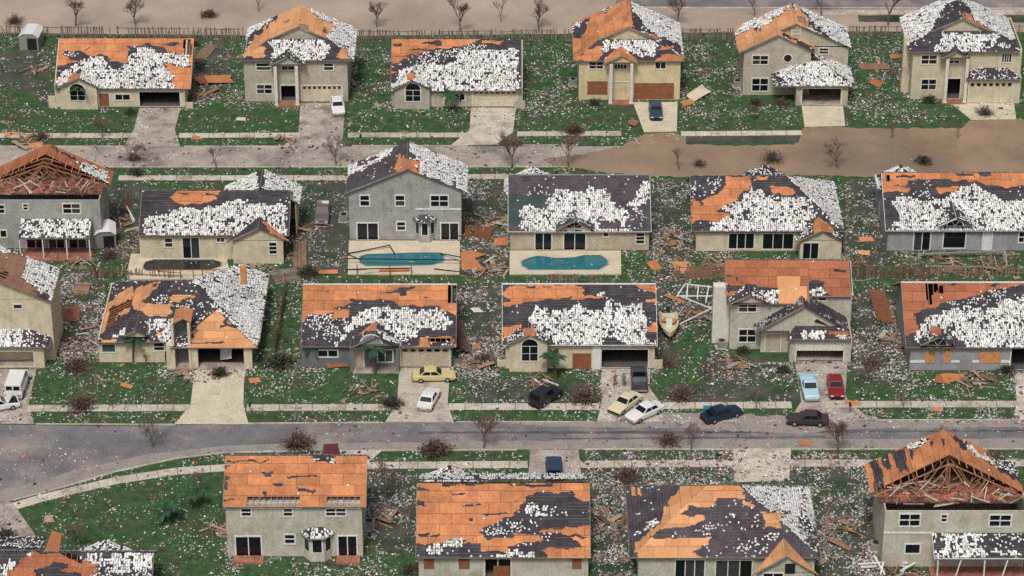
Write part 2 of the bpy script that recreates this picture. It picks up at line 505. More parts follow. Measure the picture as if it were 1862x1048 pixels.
        # tiles
        if tiles:
            tu, tv = 0.245, 0.30
            cc = []
            nv = int(vmax / tv)
            for a in range(nv):
                vv = a * tv + 0.2
                if vv > vmax - 0.12: break
                x0, x1 = span(vv)
                k = np.arange(x0 + 0.13 + random.random() * 0.1, x1 - 0.12, tu)
                cc.append(np.stack([k, np.full(len(k), vv)], 1))
            cc = np.concatenate(cc) if cc else np.zeros((0, 2))
            if len(cc):
                c = classify(cc[:, 0], cc[:, 1], jit)
                rr = RNG.rand(len(cc))
                cn = vnoise(cc[:, 0] / 0.55, cc[:, 1] / 0.55, sd + 9)
                cn2 = vnoise(cc[:, 0] / 1.6, cc[:, 1] / 1.2, sd + 19)
                pr = np.select([c == 2, c == 3, c == 1, c == 5, c == 0], [np.where(cn > 0.80, 0.35, keep - 0.03), np.where(cn * 0.5 + cn2 * 0.5 > 0.50, 0.80, 0.16),
                               np.where(cn2 > 0.74, 0.13, 0.012), 0.03, 0.003], 0.0)
                ok = rr < pr
                cc, c = cc[ok], c[ok]
                N = len(cc)
                if N:
                    rot = RNG.randn(N) * np.where(c == 2, 0.19, 0.8)
                    jx = RNG.randn(N, 2) * np.where(c == 2, 0.025, 0.07)[:, None]
                    pa = np.array([-0.118, -0.06, 0.06, 0.118]); ph = np.array([0.0, 0.058, 0.058, 0.0])
                    la = np.concatenate([pa, pa]); lb = np.concatenate([np.full(4, -0.17), np.full(4, 0.17)])
                    lh = np.concatenate([ph + 0.045, ph + 0.005]) ; lh[0] = lh[3] = 0.02
                    sc = np.where(RNG.rand(N) < 0.3, RNG.uniform(0.45, 0.8, N), RNG.uniform(0.88, 1.08, N))
                    sc = np.where(c == 2, sc, sc * 0.7)
                    ca, sa = np.cos(rot)[:, None], np.sin(rot)[:, None]
                    wj = (RNG.uniform(0.72, 1.08, N) * np.where(c == 2, 1, 0.75))[:, None]
                    A = (la[None] * wj * ca - lb[None] * sa * sc[:, None]) + cc[:, 0:1] + jx[:, 0:1]
                    B = (la[None] * wj * sa + lb[None] * ca * sc[:, None]) + cc[:, 1:2] + jx[:, 1:2]
                    Hh = lh[None] + RNG.rand(N)[:, None] * 0.07 + 0.012
                    W = o + A[..., None] * u + B[..., None] * v + Hh[..., None] * nn - s.o
                    base = (np.arange(N) * 8)[:, None, None]
                    Qd = np.array([[0, 1, 5, 4], [1, 2, 6, 5], [2, 3, 7, 6], [0, 3, 2, 1]])[None] + base
                    rn = np.repeat(np.clip(RNG.beta(2.6, 1.0, N), 0, 1), 4)
                    tm = mesh_np('roof_tiles', W.reshape(-1, 3), Qd.reshape(-1, 4), rn)
                    link('roof_tiles', tm, tmat, s.root, kind='stuff')
        # rafters under the holes
        done = set()
        for hu in hole_u:
            kx = int(round(hu / 0.61))
            if kx in done: continue
            done.add(kx)
            uu = kx * 0.61
            vs = [V[i] + (V[(i + 1) % len(p)] - V[i]) * (uu - U[i]) / (U[(i + 1) % len(p)] - U[i]) for i in range(len(p)) if (U[i] > uu) != (U[(i + 1) % len(p)] > uu)]
            if len(vs) < 2: continue
            a, b = o + u * uu + v * min(vs) - nn * 0.08, o + u * uu + v * max(vs) - nn * 0.08
            s.put('rafter', MB().beam(a, b, 0.05, 0.13, nn), 'truss_wood')
        # fascia boards along the chosen edges
        for e in rims:
            a, b = p[e], p[(e + 1) % len(p)]
            s.put('fascia', MB().beam(a - nn * 0.065, b - nn * 0.065, 0.05, 0.17, nn), rim)
        return nn
    # ---- roofs
    def roof_x(s, x0, x1, D=None, hipL=False, hipR=False, default='F', zones=(), ridge_y=None, k=None, Ye=None, ze=None, back='T', dl='T', dr='T', rim='eave_board', ridge=None, slabs=True, left=True, right=True, **kw):
        k = k or s.k
        Ye = s.Ye if Ye is None else Ye; ze = s.ze if ze is None else ze
        ey = P((s.o[0], Ye, ze))[0][1]
        a, b, sc = ZF[k]
        zy = (ey - b) * sc
        X0, X1 = s.X(k, x0, zy, Ye), s.X(k, x1, zy, Ye)
        if D is None: D = s.depth(ridge_y, k, Ye=Ye, ze=ze)
        m = s.m; zr = ze + m * D; Ym = Ye + D; Yb = Ye + 2 * D
        r0, r1 = X0 + (D * s.hr if hipL else 0), X1 - (D * s.hr if hipR else 0)
        rims = [0] + ([] if hipR else [1]) + ([] if hipL else [3])
        s.slope([(X0, Ye, ze), (X1, Ye, ze), (r1, Ym, zr), (r0, Ym, zr)], default, zones, rims=rims, rim=rim, **kw)
        s.slope([(X1, Yb, ze), (X0, Yb, ze), (r0, Ym, zr), (r1, Ym, zr)], back, (), rims=(0,), rim=rim)
        if hipL and left: s.slope([(X0, Yb, ze), (X0, Ye, ze), (r0, Ym, zr)], dl, zones, rims=(0,), rim=rim, **kw)
        if hipR and right: s.slope([(X1, Ye, ze), (X1, Yb, ze), (r1, Ym, zr)], dr, zones, rims=(0,), rim=rim, **kw)
        if ridge: s.put('ridge_cap', MB().beam((r0, Ym, zr + 0.04), (r1, Ym, zr + 0.04), 0.22, 0.09), ridge)
        s.R = dict(X0=X0, X1=X1, Ye=Ye, ze=ze, D=D, Ym=Ym, zr=zr, Yb=Yb, r0=r0, r1=r1, hipL=hipL, hipR=hipR)
        return s.R
    def body_x(s, zb=0.0):
        """Walls under a roof whose ridge runs across the picture."""
        r = s.R; m = s.m
        Yb = r['Yb'] - s.ov
        zt = r['ze'] + m * s.ov - 0.06
        for X, hip, sg in ((s.XL, r['hipL'], 1), (s.XR, r['hipR'], -1)):
            pts = [(s.YF + 0.16, zb), (Yb, zb), (Yb, zt)] + ([] if hip else [(r['Ym'], r['zr'] - 0.08)]) + [(s.YF + 0.16, zt)]
            n = len(pts)
            vs = [(X, a, b) for a, b in pts] + [(X + sg * 0.15, a, b) for a, b in pts]
            s.put('wall', MB().add(vs, [tuple(range(n)), tuple(range(2 * n - 1, n - 1, -1))] + [(i, (i + 1) % n, n + (i + 1) % n, n + i) for i in range(n)]), s.wall)
        s.put('wall', MB().box(s.XL + 0.16, s.XR - 0.16, Yb - 0.15, Yb, zb, zt), s.wall)
        s.put('floor_slab', MB().box(s.XL - 0.05, s.XR + 0.05, s.YF - 0.06, Yb + 0.05, -0.05, 0.09), 'garage_floor')
        FOOT.append((s.XL, s.XR, s.YF, Yb))
        s.zt = zt
    def roof_y(s, X0, X1, Ye, Y1, ze, m, front='gable', d1=3.4, dl='T', dr='T', df='F', zones=(), rim='eave_board', gab=None, ov=0.4, gx=None, zgl=(), **kw):
        """Roof with its ridge running away from the picture; front: gable, dutch (skirt below a gablet) or hip."""
        xm = (X0 + X1) / 2; W = (X1 - X0) / 2; zr = ze + m * W
        yr = Ye if front == 'gable' else Ye + (d1 if front == 'dutch' else W)
        if front == 'dutch':
            L = [(X0, Y1, ze), (X0, Ye, ze), (X0 + d1, yr, ze + m * d1), (xm, yr, zr), (xm, Y1, zr)]
            Rr = [(X1, Ye, ze), (X1, Y1, ze), (xm, Y1, zr), (xm, yr, zr), (X1 - d1, yr, ze + m * d1)]
            Ff = [(X0, Ye, ze), (X1, Ye, ze), (X1 - d1, yr, ze + m * d1), (X0 + d1, yr, ze + m * d1)]
            s.slope(L, dl, zones, rims=(0, 2), rim=rim, **kw); s.slope(Rr, dr, zones, rims=(0, 3), rim=rim, **kw)
            s.slope(Ff, df, zones, rims=(0,), rim=rim, **kw)
            yg = yr + 0.35
            s.put('gable_wall', MB().prism_y([(X0 + d1 + 0.3, ze + m * d1 - 0.1), (X1 - d1 - 0.3, ze + m * d1 - 0.1), (xm, zr - 0.14)], yg, yg + 0.15), gab or s.wall)
        elif front == 'hip':
            s.slope([(X0, Y1, ze), (X0, Ye, ze), (xm, yr, zr), (xm, Y1, zr)], dl, zones, rims=(0,), rim=rim, **kw)
            s.slope([(X1, Ye, ze), (X1, Y1, ze), (xm, Y1, zr), (xm, yr, zr)], dr, zones, rims=(0,), rim=rim, **kw)
            s.slope([(X0, Ye, ze), (X1, Ye, ze), (xm, yr, zr)], df, zones, rims=(0,), rim=rim, **kw)
        else:
            s.slope([(X0, Y1, ze), (X0, Ye, ze), (xm, Ye, zr), (xm, Y1, zr)], dl, zones, rims=(0, 1), rim=rim, **kw)
            s.slope([(X1, Ye, ze), (X1, Y1, ze), (xm, Y1, zr), (xm, Ye, zr)], dr, zones, rims=(0, 2), rim=rim, **kw)
            if gab is not False:
                a, b = gx or (X0 + ov, X1 - ov)
                za, zb_ = ze + m * (a - X0) - 0.06, ze + m * (X1 - b) - 0.06
                s.put('gable_wall', MB().prism_y([(a, min(za, zb_)), (b, min(za, zb_)), (b, zb_), (xm, zr - 0.08), (a, za)], Ye + ov, Ye + ov + 0.16), gab or s.wall)
        return xm, zr, yr
    def box_body(s, XL, XR, Y0, Y1, zt, slab=True, front=False):
        s.put('wall', MB().box(XL, XL + 0.15, Y0 + 0.16, Y1, 0, zt), s.wall)
        s.put('wall', MB().box(XR - 0.15, XR, Y0 + 0.16, Y1, 0, zt), s.wall)
        s.put('wall', MB().box(XL + 0.16, XR - 0.16, Y1 - 0.15, Y1, 0, zt), s.wall)
        if front: s.put('wall', MB().box(XL, XR, Y0, Y0 + 0.155, 0, zt), s.wall)
        if slab: s.put('floor_slab', MB().box(XL - 0.05, XR + 0.05, Y0 - 0.06, Y1 + 0.05, -0.05, 0.09), 'garage_floor')
        FOOT.append((XL, XR, Y0, Y1))
    def behind(s, k, x, y, W, off=0.5, L=0.7, m=0.5, c='T', X=None):
        """A hipped wing on the far side whose tip shows above the ridge at the given pixel."""
        Yt = s.R['Ym'] + off + W
        xx, z = s.X(k, x, y, Yt), s.Z(k, x, y, Yt)
        s.roof_y(xx - W, xx + W, Yt - W, Yt + L, z - m * W, m, 'hip', dl=c, dr=c, df=c)
        s.box_body(xx - W + 0.5, xx + W - 0.5, Yt - W + 1.0, Yt + L - 0.1, z - m * W + 0.2, slab=False)
    def ceiling(s, XL, XR, Y0, Y1, z, m='interior'):
        s.put('ceiling', MB().box(XL + 0.2, XR - 0.2, Y0 + 0.2, Y1 - 0.2, z - 0.05, z), m)
    def gable(s, apex, left, right, Yg, zones=(), default='F', k=None, mat_=None, deck=None, fill=True, mm=None, reach=None, keep=0.95, down=0.0, rim='eave_board', gap=0.35, pitch=0.5, bump=False):
        """A small front gable that runs back into the main slope."""
        k = k or s.k
        xa, za = s.X(k, *apex, Yg), s.Z(k, *apex, Yg)
        xl, zl = s.X(k, *left, Yg), s.Z(k, *left, Yg)
        xr, zr = s.X(k, *right, Yg), s.Z(k, *right, Yg)
        ze = (zl + zr) / 2
        if pitch: za = ze + pitch * (xr - xl) / 2; xa = (xl + xr) / 2
        if reach is None:
            r = s.R; m = s.m
            yl = max(Yg + 0.1, r['Ye'] + (ze - r['ze']) / m); ya = r['Ye'] + (za - r['ze']) / m
        else: yl, ya = Yg + reach, Yg + reach
        s.slope([(xl, yl, ze), (xl, Yg, ze), (xa, Yg, za), (xa, ya, za)], default, zones, deck=deck, rims=(0, 1), jit=3.0, keep=keep, rim=rim)
        s.slope([(xr, Yg, ze), (xr, yl, ze), (xa, ya, za), (xa, Yg, za)], default, zones, deck=deck, rims=(0, 2), jit=3.0, keep=keep, rim=rim)
        if fill:
            f = 0.25 / max(0.5, xr - xl) * (za - ze)
            s.put('gable_wall', MB().prism_y([(xl + 0.25, ze - down), (xr - 0.25, ze - down), (xr - 0.25, ze + f), (xa, za - 0.08), (xl + 0.25, ze + f)], Yg + gap, Yg + gap + 0.14), mat_ or s.wall)
        if bump:
            yw = Yg + gap
            s.put('wall', MB().box(xl + 0.25, xr - 0.25, yw + 0.003, s.YF - 0.003, 0, ze + 0.1), mat_ or s.wall)
            s.bumpY = yw
        return xl, xr, ze, xa, za
    # ---- walls facing the camera
    def front(s, XL, XR, Y, zt, items=(), zb=0.0, k=None, thick=0.155, wall=None):
        k = k or s.k
        holes, todo = [], []
        for it in items:
            ty, kk, x0, y0, x1, y1 = it[:6]
            o = it[6] if len(it) > 6 else {}
            ym = (y0 + y1) / 2
            a, b = s.X(kk, x0, ym, Y), s.X(kk, x1, ym, Y)
            c, d = s.Z(kk, x0, y1, Y), s.Z(kk, x0, y0, Y)
            if ty in 'sgGdo' : c = min(max(c, 0.1), 0.25) if not o.get('sill') else c
            d = min(d, zt - 0.12)
            if ty in 'wsgGdob' and d > c + 0.1:
                a2, b2 = max(a, XL + 0.06), min(b, XR - 0.06)
                if b2 - a2 > 0.2: holes.append((a2, b2, c, d)); a, b = a2, b2
            todo.append((ty, a, b, c, d, o))
        xs = sorted({XL, XR} | {h[0] for h in holes} | {h[1] for h in holes})
        zs = sorted({zb, zt} | {h[2] for h in holes} | {h[3] for h in holes})
        mb = MB()
        for i in range(len(xs) - 1):
            run = None
            for j in range(len(zs) - 1):
                cx, cz = (xs[i] + xs[i + 1]) / 2, (zs[j] + zs[j + 1]) / 2
                if any(h[0] < cx < h[1] and h[2] < cz < h[3] for h in holes):
                    if run: mb.box(xs[i], xs[i + 1], Y, Y + thick, run[0], run[1]); run = None
                else: run = (run[0], zs[j + 1]) if run else (zs[j], zs[j + 1])
            if run: mb.box(xs[i], xs[i + 1], Y, Y + thick, run[0], run[1])
        # cells share inner faces; drop those by welding is not needed, they are inside the wall
        s.put('wall', mb, wall or s.wall)
        for t in todo: s.item(Y, *t)
    def item(s, Y, ty, a, b, c, d, o):
        trim = o.get('trim', s.trim)
        w = o.get('fw', 0.15)
        if ty in 'ws':
            fr = MB()
            for bx in ((a - w, a, c - w, d + w), (b, b + w, c - w, d + w), (a, b, d, d + w), (a, b, c - w, c)):
                fr.box(bx[0], bx[1], Y - 0.06, Y + 0.03, bx[2], bx[3])
            nx, ny = o.get('n', (2, 1) if ty == 's' else (1, 2))
            for i in range(1, nx):
                x = a + (b - a) * i / nx
                fr.box(x - 0.05, x + 0.05, Y - 0.04, Y + 0.045, c, d)
            for j in range(1, ny):
                z = c + (d - c) * j / ny
                fr.box(a, b, Y - 0.036, Y + 0.044, z - 0.04, z + 0.04)
            f = s.put('window' if ty == 'w' else 'sliding_door', fr, trim)
            broken = o.get('broken', False)
            for i in range(nx):
                for j in range(ny):
                    if broken and (i + j) % 2 == 0: continue
                    x0, x1 = a + (b - a) * i / nx, a + (b - a) * (i + 1) / nx
                    z0, z1 = c + (d - c) * j / ny, c + (d - c) * (j + 1) / ny
                    s.put('pane', MB().box(x0 + 0.041, x1 - 0.041, Y + 0.05, Y + 0.06, z0 + 0.031, z1 - 0.031), o.get('glass') or ('window_blind' if random.random() < 0.18 else 'glass'), f)
        elif ty == 'b':
            s.put('board', MB().box(a - 0.02, b + 0.02, Y - 0.05, Y - 0.015, c - 0.02, d + 0.02), o.get('m', 'ply_board'))
        elif ty in 'go':
            fr = MB()
            fr.box(a - w, a, Y - 0.04, Y + 0.02, c, d + w); fr.box(b, b + w, Y - 0.04, Y + 0.02, c, d + w); fr.box(a, b, Y - 0.04, Y + 0.02, d, d + w)
            s.put('garage_frame' if ty == 'g' else 'door_frame', fr, trim)
            if ty == 'g':
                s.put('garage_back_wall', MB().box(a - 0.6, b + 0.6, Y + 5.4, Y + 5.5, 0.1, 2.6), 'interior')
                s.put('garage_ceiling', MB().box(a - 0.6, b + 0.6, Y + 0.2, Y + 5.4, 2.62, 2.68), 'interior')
                if o.get('half'):
                    s.put('garage_door', MB().box(a + 0.02, b - 0.02, Y + 0.06, Y + 0.11, d - (d - c) * o['half'], d - 0.01), 'trim')
            else:
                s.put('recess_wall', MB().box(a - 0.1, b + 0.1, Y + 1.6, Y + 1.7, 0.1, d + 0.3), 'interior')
        elif ty == 'G':
            gd = s.put('garage_door', MB().box(a, b, Y + 0.06, Y + 0.12, c, d), o.get('m', 'trim'))
            n = o.get('row', 0)
            for j in range(1, 4):
                z = c + (d - c) * j / 4
                s.put('panel_rail', MB().box(a + 0.02, b - 0.02, Y + 0.045, Y + 0.059, z - 0.02, z + 0.02), o.get('m', 'trim'), gd)
            for i in range(n):
                x0 = a + (b - a) * (i + 0.22) / n; x1 = a + (b - a) * (i + 0.80) / n
                s.put('pane', MB().box(x0, x1, Y + 0.03, Y + 0.05, d - (d - c) * 0.20, d - (d - c) * 0.06), 'glass', gd)
            if o.get('frame', True):
                fr = MB()
                fr.box(a - w, a, Y - 0.03, Y + 0.05, c, d + w); fr.box(b, b + w, Y - 0.03, Y + 0.05, c, d + w); fr.box(a, b, Y - 0.03, Y + 0.05, d, d + w)
                s.put('garage_frame', fr, trim)
        elif ty == 'd':
            dr = s.put('door', MB().box(a, b, Y + 0.05, Y + 0.10, c, d), o.get('m', 'trim'))
            s.put('handle', MB().box(b - 0.16, b - 0.10, Y + 0.02, Y + 0.05, c + 0.95, c + 1.1), 'grey_metal', dr)
            fr = MB()
            fr.box(a - w, a, Y - 0.03, Y + 0.04, c, d + w); fr.box(b, b + w, Y - 0.03, Y + 0.04, c, d + w); fr.box(a, b, Y - 0.03, Y + 0.04, d, d + w)
            s.put('door_frame', fr, trim)
        elif ty in 'aA':                                    # arch: half round head over a rectangle; A is the half round alone
            s.arch(Y, a, b, c, d, o, ty == 'a')
        elif ty == 'r':
            cx, cz, r = (a + b) / 2, (c + d) / 2, (b - a) / 2
            ring = [(cx + (r + 0.14) * math.cos(t), cz + (r + 0.14) * math.sin(t)) for t in np.linspace(0, 2 * math.pi, 16, endpoint=False)]
            inn = [(cx + r * math.cos(t), cz + r * math.sin(t)) for t in np.linspace(0, 2 * math.pi, 16, endpoint=False)]
            f = s.put('round_window', MB().prism_y(ring, Y - 0.05, Y - 0.01), trim)
            s.put('pane', MB().prism_y(inn, Y - 0.065, Y - 0.052), 'glass', f)
    def arch(s, Y, a, b, c, d, o, rect):
        trim = o.get('trim', s.trim)
        r = (b - a) / 2; cx = (a + b) / 2
        if rect: zc = d - r * o.get('flat', 1.0)
        else: zc = c
        ry = d - zc
        def out(gr):
            t = np.linspace(0, math.pi, 12)
            top = [(cx + (r + gr) * math.cos(x), zc + (ry + gr) * math.sin(x)) for x in t]
            return ([(a - gr, c - gr), (b + gr, c - gr)] if rect else []) + top
        if not rect: bot = MB().prism_y(out(0.12), Y - 0.05, Y - 0.012)
        else: bot = MB().prism_y(out(0.13), Y - 0.05, Y - 0.012)
        f = s.put('arched_window', bot, trim)
        gl = o.get('glass', 'glass')
        if rect:
            s.put('pane', MB().prism_y([(cx + r * math.cos(x), zc + 0.05 + (ry - 0.05) * math.sin(x)) for x in np.linspace(0, math.pi, 12)], Y - 0.065, Y - 0.052), gl, f)
            h = zc - c
            for i in range(2):
                for j in range(o.get('ny', 2)):
                    ny = o.get('ny', 2)
                    x0 = a + r * i + 0.04; z0 = c + h * j / ny + 0.04
                    s.put('pane', MB().box(x0, a + r * (i + 1) - 0.04, Y - 0.065, Y - 0.052, z0, c + h * (j + 1) / ny - 0.04), gl, f)
        else:
            n = o.get('fan', 3)
            for i in range(n):
                t = np.linspace(math.pi * i / n + 0.05, math.pi * (i + 1) / n - 0.05, 5)
                s.put('pane', MB().prism_y([(cx + 0.05 * math.cos(t[2]), zc + 0.05)] + [(cx + r * math.cos(x), zc + ry * math.sin(x)) for x in t], Y - 0.065, Y - 0.052), gl, f)
    def column(s, k, x, y0, y1, Y, w=0.4, m=None):
        X = s.X(k, x, y1, Y); zt = s.Z(k, x, y0, Y)
        mb = MB().box(X - w / 2, X + w / 2, Y - w / 2, Y + w / 2, 0, zt)
        mb.box(X - w / 2 - 0.05, X + w / 2 + 0.05, Y - w / 2 - 0.05, Y + w / 2 + 0.05, 0, 0.25)
        s.put('column', mb, m or s.wall)
    def bay(s, k, x0, x1, yt, yb, y_roof, Y, roof='T'):
        """A three sided bay with its own little hipped roof."""
        xa, xb = s.X(k, x0, yb, Y), s.X(k, x1, yb, Y)
        c = s.Z(k, x0, yb, Y - 0.9); zt = s.Z(k, x0, yt, Y - 0.9)
        c = max(0.0, c)
        d = 0.9; e = (xb - xa) * 0.26
        pl = [(xa, Y), (xa + e, Y - d), (xb - e, Y - d), (xb, Y)]
        bw = s.put('bay', MB().prism(pl, 0.0, zt), s.wall)
        for i in range(3):
            A, B = np.array(pl[i]), np.array(pl[i + 1])
            t = (B - A) / np.linalg.norm(B - A); nrm = np.array([t[1], -t[0]])
            L = np.linalg.norm(B - A); z0, z1 = zt * 0.36, zt - 0.12
            for off, inset, m, nm in ((0.02, 0.12, s.trim, 'window'), (0.04, 0.24, 'glass', 'pane')):
                aa, bb = A + t * inset + nrm * off, B - t * inset + nrm * off
                zz0, zz1 = z0 + (inset - 0.12), z1 - (inset - 0.12)
                vs = [(*aa, zz0), (*bb, zz0), (*bb, zz1), (*aa, zz1)]
                vs += [(*(np.array(v[:2]) - nrm * 0.015), v[2]) for v in vs]
                s.put(nm, MB().add(vs, [(0, 1, 2, 3), (7, 6, 5, 4), (0, 4, 5, 1), (1, 5, 6, 2), (2, 6, 7, 3), (3, 7, 4, 0)]), m, bw)
        zr = s.Z(k, x0, y_roof, Y)
        o = 0.35
        P0, P1, P2, P3 = (xa - o, Y, zt), (xa + e - o * 0.4, Y - d - o, zt), (xb - e + o * 0.4, Y - d - o, zt), (xb + o, Y, zt)
        T0, T1 = (xa + e * 1.2, Y - 0.05, zr), (xb - e * 1.2, Y - 0.05, zr)
        s.slope([P1, P2, T1, T0], roof, (), rims=(0,), keep=0.8)
        s.slope([P0, P1, T0], roof, (), rims=(0,), keep=0.6); s.slope([P2, P3, T1], roof, (), rims=(0,), keep=0.6)
    def wing_wall(s, k, x0, x1, yt, yb):
        Y = g(k, x0, yb)[1]
        X0, X1 = g(k, x0, yb)[0], g(k, x1, yb)[0]
        s.put('wing_wall', MB().box(X0, X1, Y, Y + 0.18, 0, s.Z(k, x0, yt, Y)), s.wall)
    def stud(s, a, b, w=0.05, h=0.1, m='truss_wood', name='truss_member'):
        s.put(name, MB().beam(a, b, w, h), m)
    def truss(s, x0, x1, Y, ze, m, lean=0.0):
        xm = (x0 + x1) / 2; W = (x1 - x0) / 2; zr = ze + m * W
        mb = MB()
        A, B, C = (x0, Y, ze), (x1, Y, ze), (xm, Y + lean, zr)
        q1, q2 = (xm - W / 2, Y + lean / 2, ze + m * W / 2), (xm + W / 2, Y + lean / 2, ze + m * W / 2)
        b1, b2 = (xm - W / 3, Y, ze), (xm + W / 3, Y, ze)
        for a, b in ((A, B), (A, C), (B, C), (q1, b1), (q2, b2), (b1, C), (b2, C), ((xm, Y, ze), C)):
            mb.beam(a, b, 0.06, 0.11)
        s.put('truss', mb, 'truss_wood')

def zn(c, k, *xy):
    return (c, k, [(xy[i], xy[i + 1]) for i in range(0, len(xy), 2)])

# ================================================================== the houses, row by row (far row first)
# ---- far row: low house with the open garage and orange roof boards
h = House('low cream house with open dark garage and orange boards along its whole roof ridge', 1, 395, 1310, 758, 'cream')
h.eave(628)
Z1 = [zn('F', 1, 380, 470, 450, 455, 555, 430, 570, 400, 640, 400, 735, 380, 780, 425, 895, 445, 920, 345, 900, 325, 1040, 305, 1130, 320, 1190, 370, 1345, 385, 1345, 470, 1175, 460, 1210, 540, 1235, 660, 380, 660),
      zn('F', 1, 450, 360, 600, 365, 640, 400, 575, 435, 450, 400), zn('t', 1, 455, 362, 590, 368, 600, 400, 470, 400),
      zn('T', 1, 415, 545, 520, 475, 560, 430, 720, 395, 790, 470, 830, 490, 900, 445, 1160, 465, 1215, 540, 1235, 660, 640, 660, 640, 600, 560, 560, 460, 620, 395, 630),
      zn('T', 1, 900, 425, 1010, 318, 1055, 330, 1110, 372, 1330, 392, 1340, 462, 900, 452),
      zn('F', 1, 780, 465, 850, 455, 840, 490, 790, 490), zn('D', 1, 350, 560, 410, 545, 400, 600, 350, 610),
      zn('F', 1, 1150, 320, 1200, 300, 1260, 322, 1200, 325), zn('F', 1, 600, 345, 650, 330, 640, 342, 610, 352),
      zn('H', 1, 1296, 280, 1350, 280, 1350, 388, 1296, 388)]
h.roof_x(388, 1345, ridge_y=272, default='D', zones=Z1)
h.body_x()
h.front(h.XL, h.XR, h.YF, h.zt, [('g', 1, 985, 650, 1268, 755), ('w', 1, 815, 668, 915, 706, {'n': (2, 1)}), ('d', 1, 700, 660, 770, 758, {'m': 'brown_board'})])
h.gable((545, 520), (405, 618), (690, 618), h.YF - 1.0, default='T', zones=[zn('D', 1, 480, 520, 560, 515, 560, 570, 480, 590)], gap=0.38, bump=True)
Y = h.bumpY
h.item(Y, 'a', h.X(1, 492, 640, Y), h.X(1, 598, 640, Y), h.Z(1, 500, 708, Y), h.Z(1, 500, 592, Y), {})
h.wing_wall(1, 345, 395, 680, 760); h.wing_wall(1, 1312, 1362, 725, 768)

# ---- two storey dutch gable houses of the far row
def dutch(label, k, xl, xr, yb, ye, el, er, wall, zones, dl, dr, df, depth, items, portico, cols, pz=(), pd='F', d1=3.4, m=0.47, deck='deck', gar=None):
    h = House(label, k, xl, xr, yb, wall, deck=deck)
    h.eave(ye); h.m = m
    X0, X1 = h.X(k, el, ye, h.Ye), h.X(k, er, ye, h.Ye)
    Y1 = h.Ye + depth
    h.roof_y(X0, X1, h.Ye, Y1, h.ze, m, 'dutch', d1, dl, dr, df, zones)
    zt = h.ze + m * 0.5 - 0.06
    h.zt = zt
    h.box_body(h.XL, h.XR, h.YF, Y1 - 0.5, zt)
    h.ceiling(h.XL, h.XR, h.YF, Y1 - 0.5, zt - 0.4)
    h.front(h.XL, h.XR, h.YF, zt, items)
    h.R = dict(Ye=h.Ye, ze=h.ze)
    Yg = h.YF - 1.5
    h.gable(*portico, Yg, zones=pz, default=pd, reach=3.0, gap=0.3)
    for c in cols: h.column(k, *c, Yg + 0.35, 0.42, m='trim')
    a, b = h.X(k, cols[0][0], cols[0][2], Yg), h.X(k, cols[1][0], cols[1][2], Yg)
    h.put('porch_step', MB().box(a - 0.3, b + 0.3, Yg - 0.1, h.YF - 0.07, 0, 0.14), 'terracotta')
    return h
ZA2 = [zn('T', 2, 140, 350, 200, 195, 420, 75, 440, 80, 330, 185, 240, 265, 215, 340), zn('F', 2, 130, 420, 150, 350, 235, 245, 330, 170, 410, 90, 425, 100, 250, 265, 190, 360, 170, 420),
       zn('D', 2, 575, 5, 665, 110, 805, 175, 795, 215, 750, 240, 735, 280, 540, 200), zn('F', 2, 590, 0, 655, 30, 655, 70, 600, 45),
       zn('H', 2, 558, 165, 628, 180, 622, 220, 558, 195), zn('H', 2, 728, 192, 752, 195, 752, 235, 728, 228), zn('F', 2, 450, 155, 495, 140, 490, 150, 455, 168),
       zn('T', 2, 345, 290, 500, 270, 720, 275, 785, 325, 720, 440, 350, 420, 380, 350), zn('D', 2, 790, 400, 850, 375, 860, 338, 905, 345, 905, 415), zn('D', 2, 175, 385, 200, 335, 315, 335, 315, 400, 250, 405)]
dutch('two-storey beige house with bright orange roof peak, white sedan on its drive', 2, 180, 905, 720, 430, 150, 945, 'beige', ZA2, 'D', 'T', 'F', 10.6,
      [('w', 2, 258, 448, 355, 495, {'n': (1, 2)}), ('w', 2, 437, 468, 522, 492, {'n': (2, 1)}), ('w', 2, 735, 448, 798, 495), ('w', 2, 262, 600, 365, 660, {'n': (2, 2)}),
       ('o', 2, 432, 605, 535, 722), ('G', 2, 580, 607, 860, 722, {'row': 8, 'm': 'cream'})],
      ((470, 370), (345, 462), (600, 462)), ((400, 470, 742), (548, 470, 742)), pd='t', deck='deck_bright')

# ---- low house with closed garage, tiles all over the lower roof
h = House('low far house with arched window and white tiles over its right roof half', 2, 1212, 2136, 757, 'beige')
h.eave(645)
h.roof_x(1203, 2126, ridge_y=277, default='F', zones=[
    zn('D', 2, 1195, 270, 1860, 265, 1790, 300, 1700, 325, 1520, 345, 1400, 390, 1205, 445), zn('D', 2, 1195, 500, 1260, 508, 1260, 525, 1195, 530),
    zn('F', 2, 1330, 352, 1500, 342, 1500, 356, 1340, 362), zn('F', 2, 1230, 390, 1390, 385, 1380, 400, 1230, 400), zn('F', 2, 1410, 312, 1540, 285, 1550, 315, 1420, 322), zn('F', 2, 1205, 320, 1280, 300, 1270, 330, 1210, 330),
    zn('t', 2, 1390, 380, 1690, 350, 1720, 330, 1860, 320, 1860, 360, 1650, 440, 1400, 440), zn('D', 3, -20, 290, 130, 290, 110, 312, -20, 312),
    zn('T', 2, 1205, 640, 1215, 600, 1290, 500, 1390, 450, 1650, 455, 1700, 360, 2100, 345, 2115, 660, 1200, 665)])
h.body_x()
h.front(h.XL, h.XR, h.YF, h.zt, [('d', 2, 1508, 672, 1575, 757, {'m': 'tan'}), ('w', 2, 1620, 665, 1725, 706, {'n': (3, 1)}), ('G', 2, 1785, 640, 2092, 750, {'row': 8, 'm': 'cream'})])
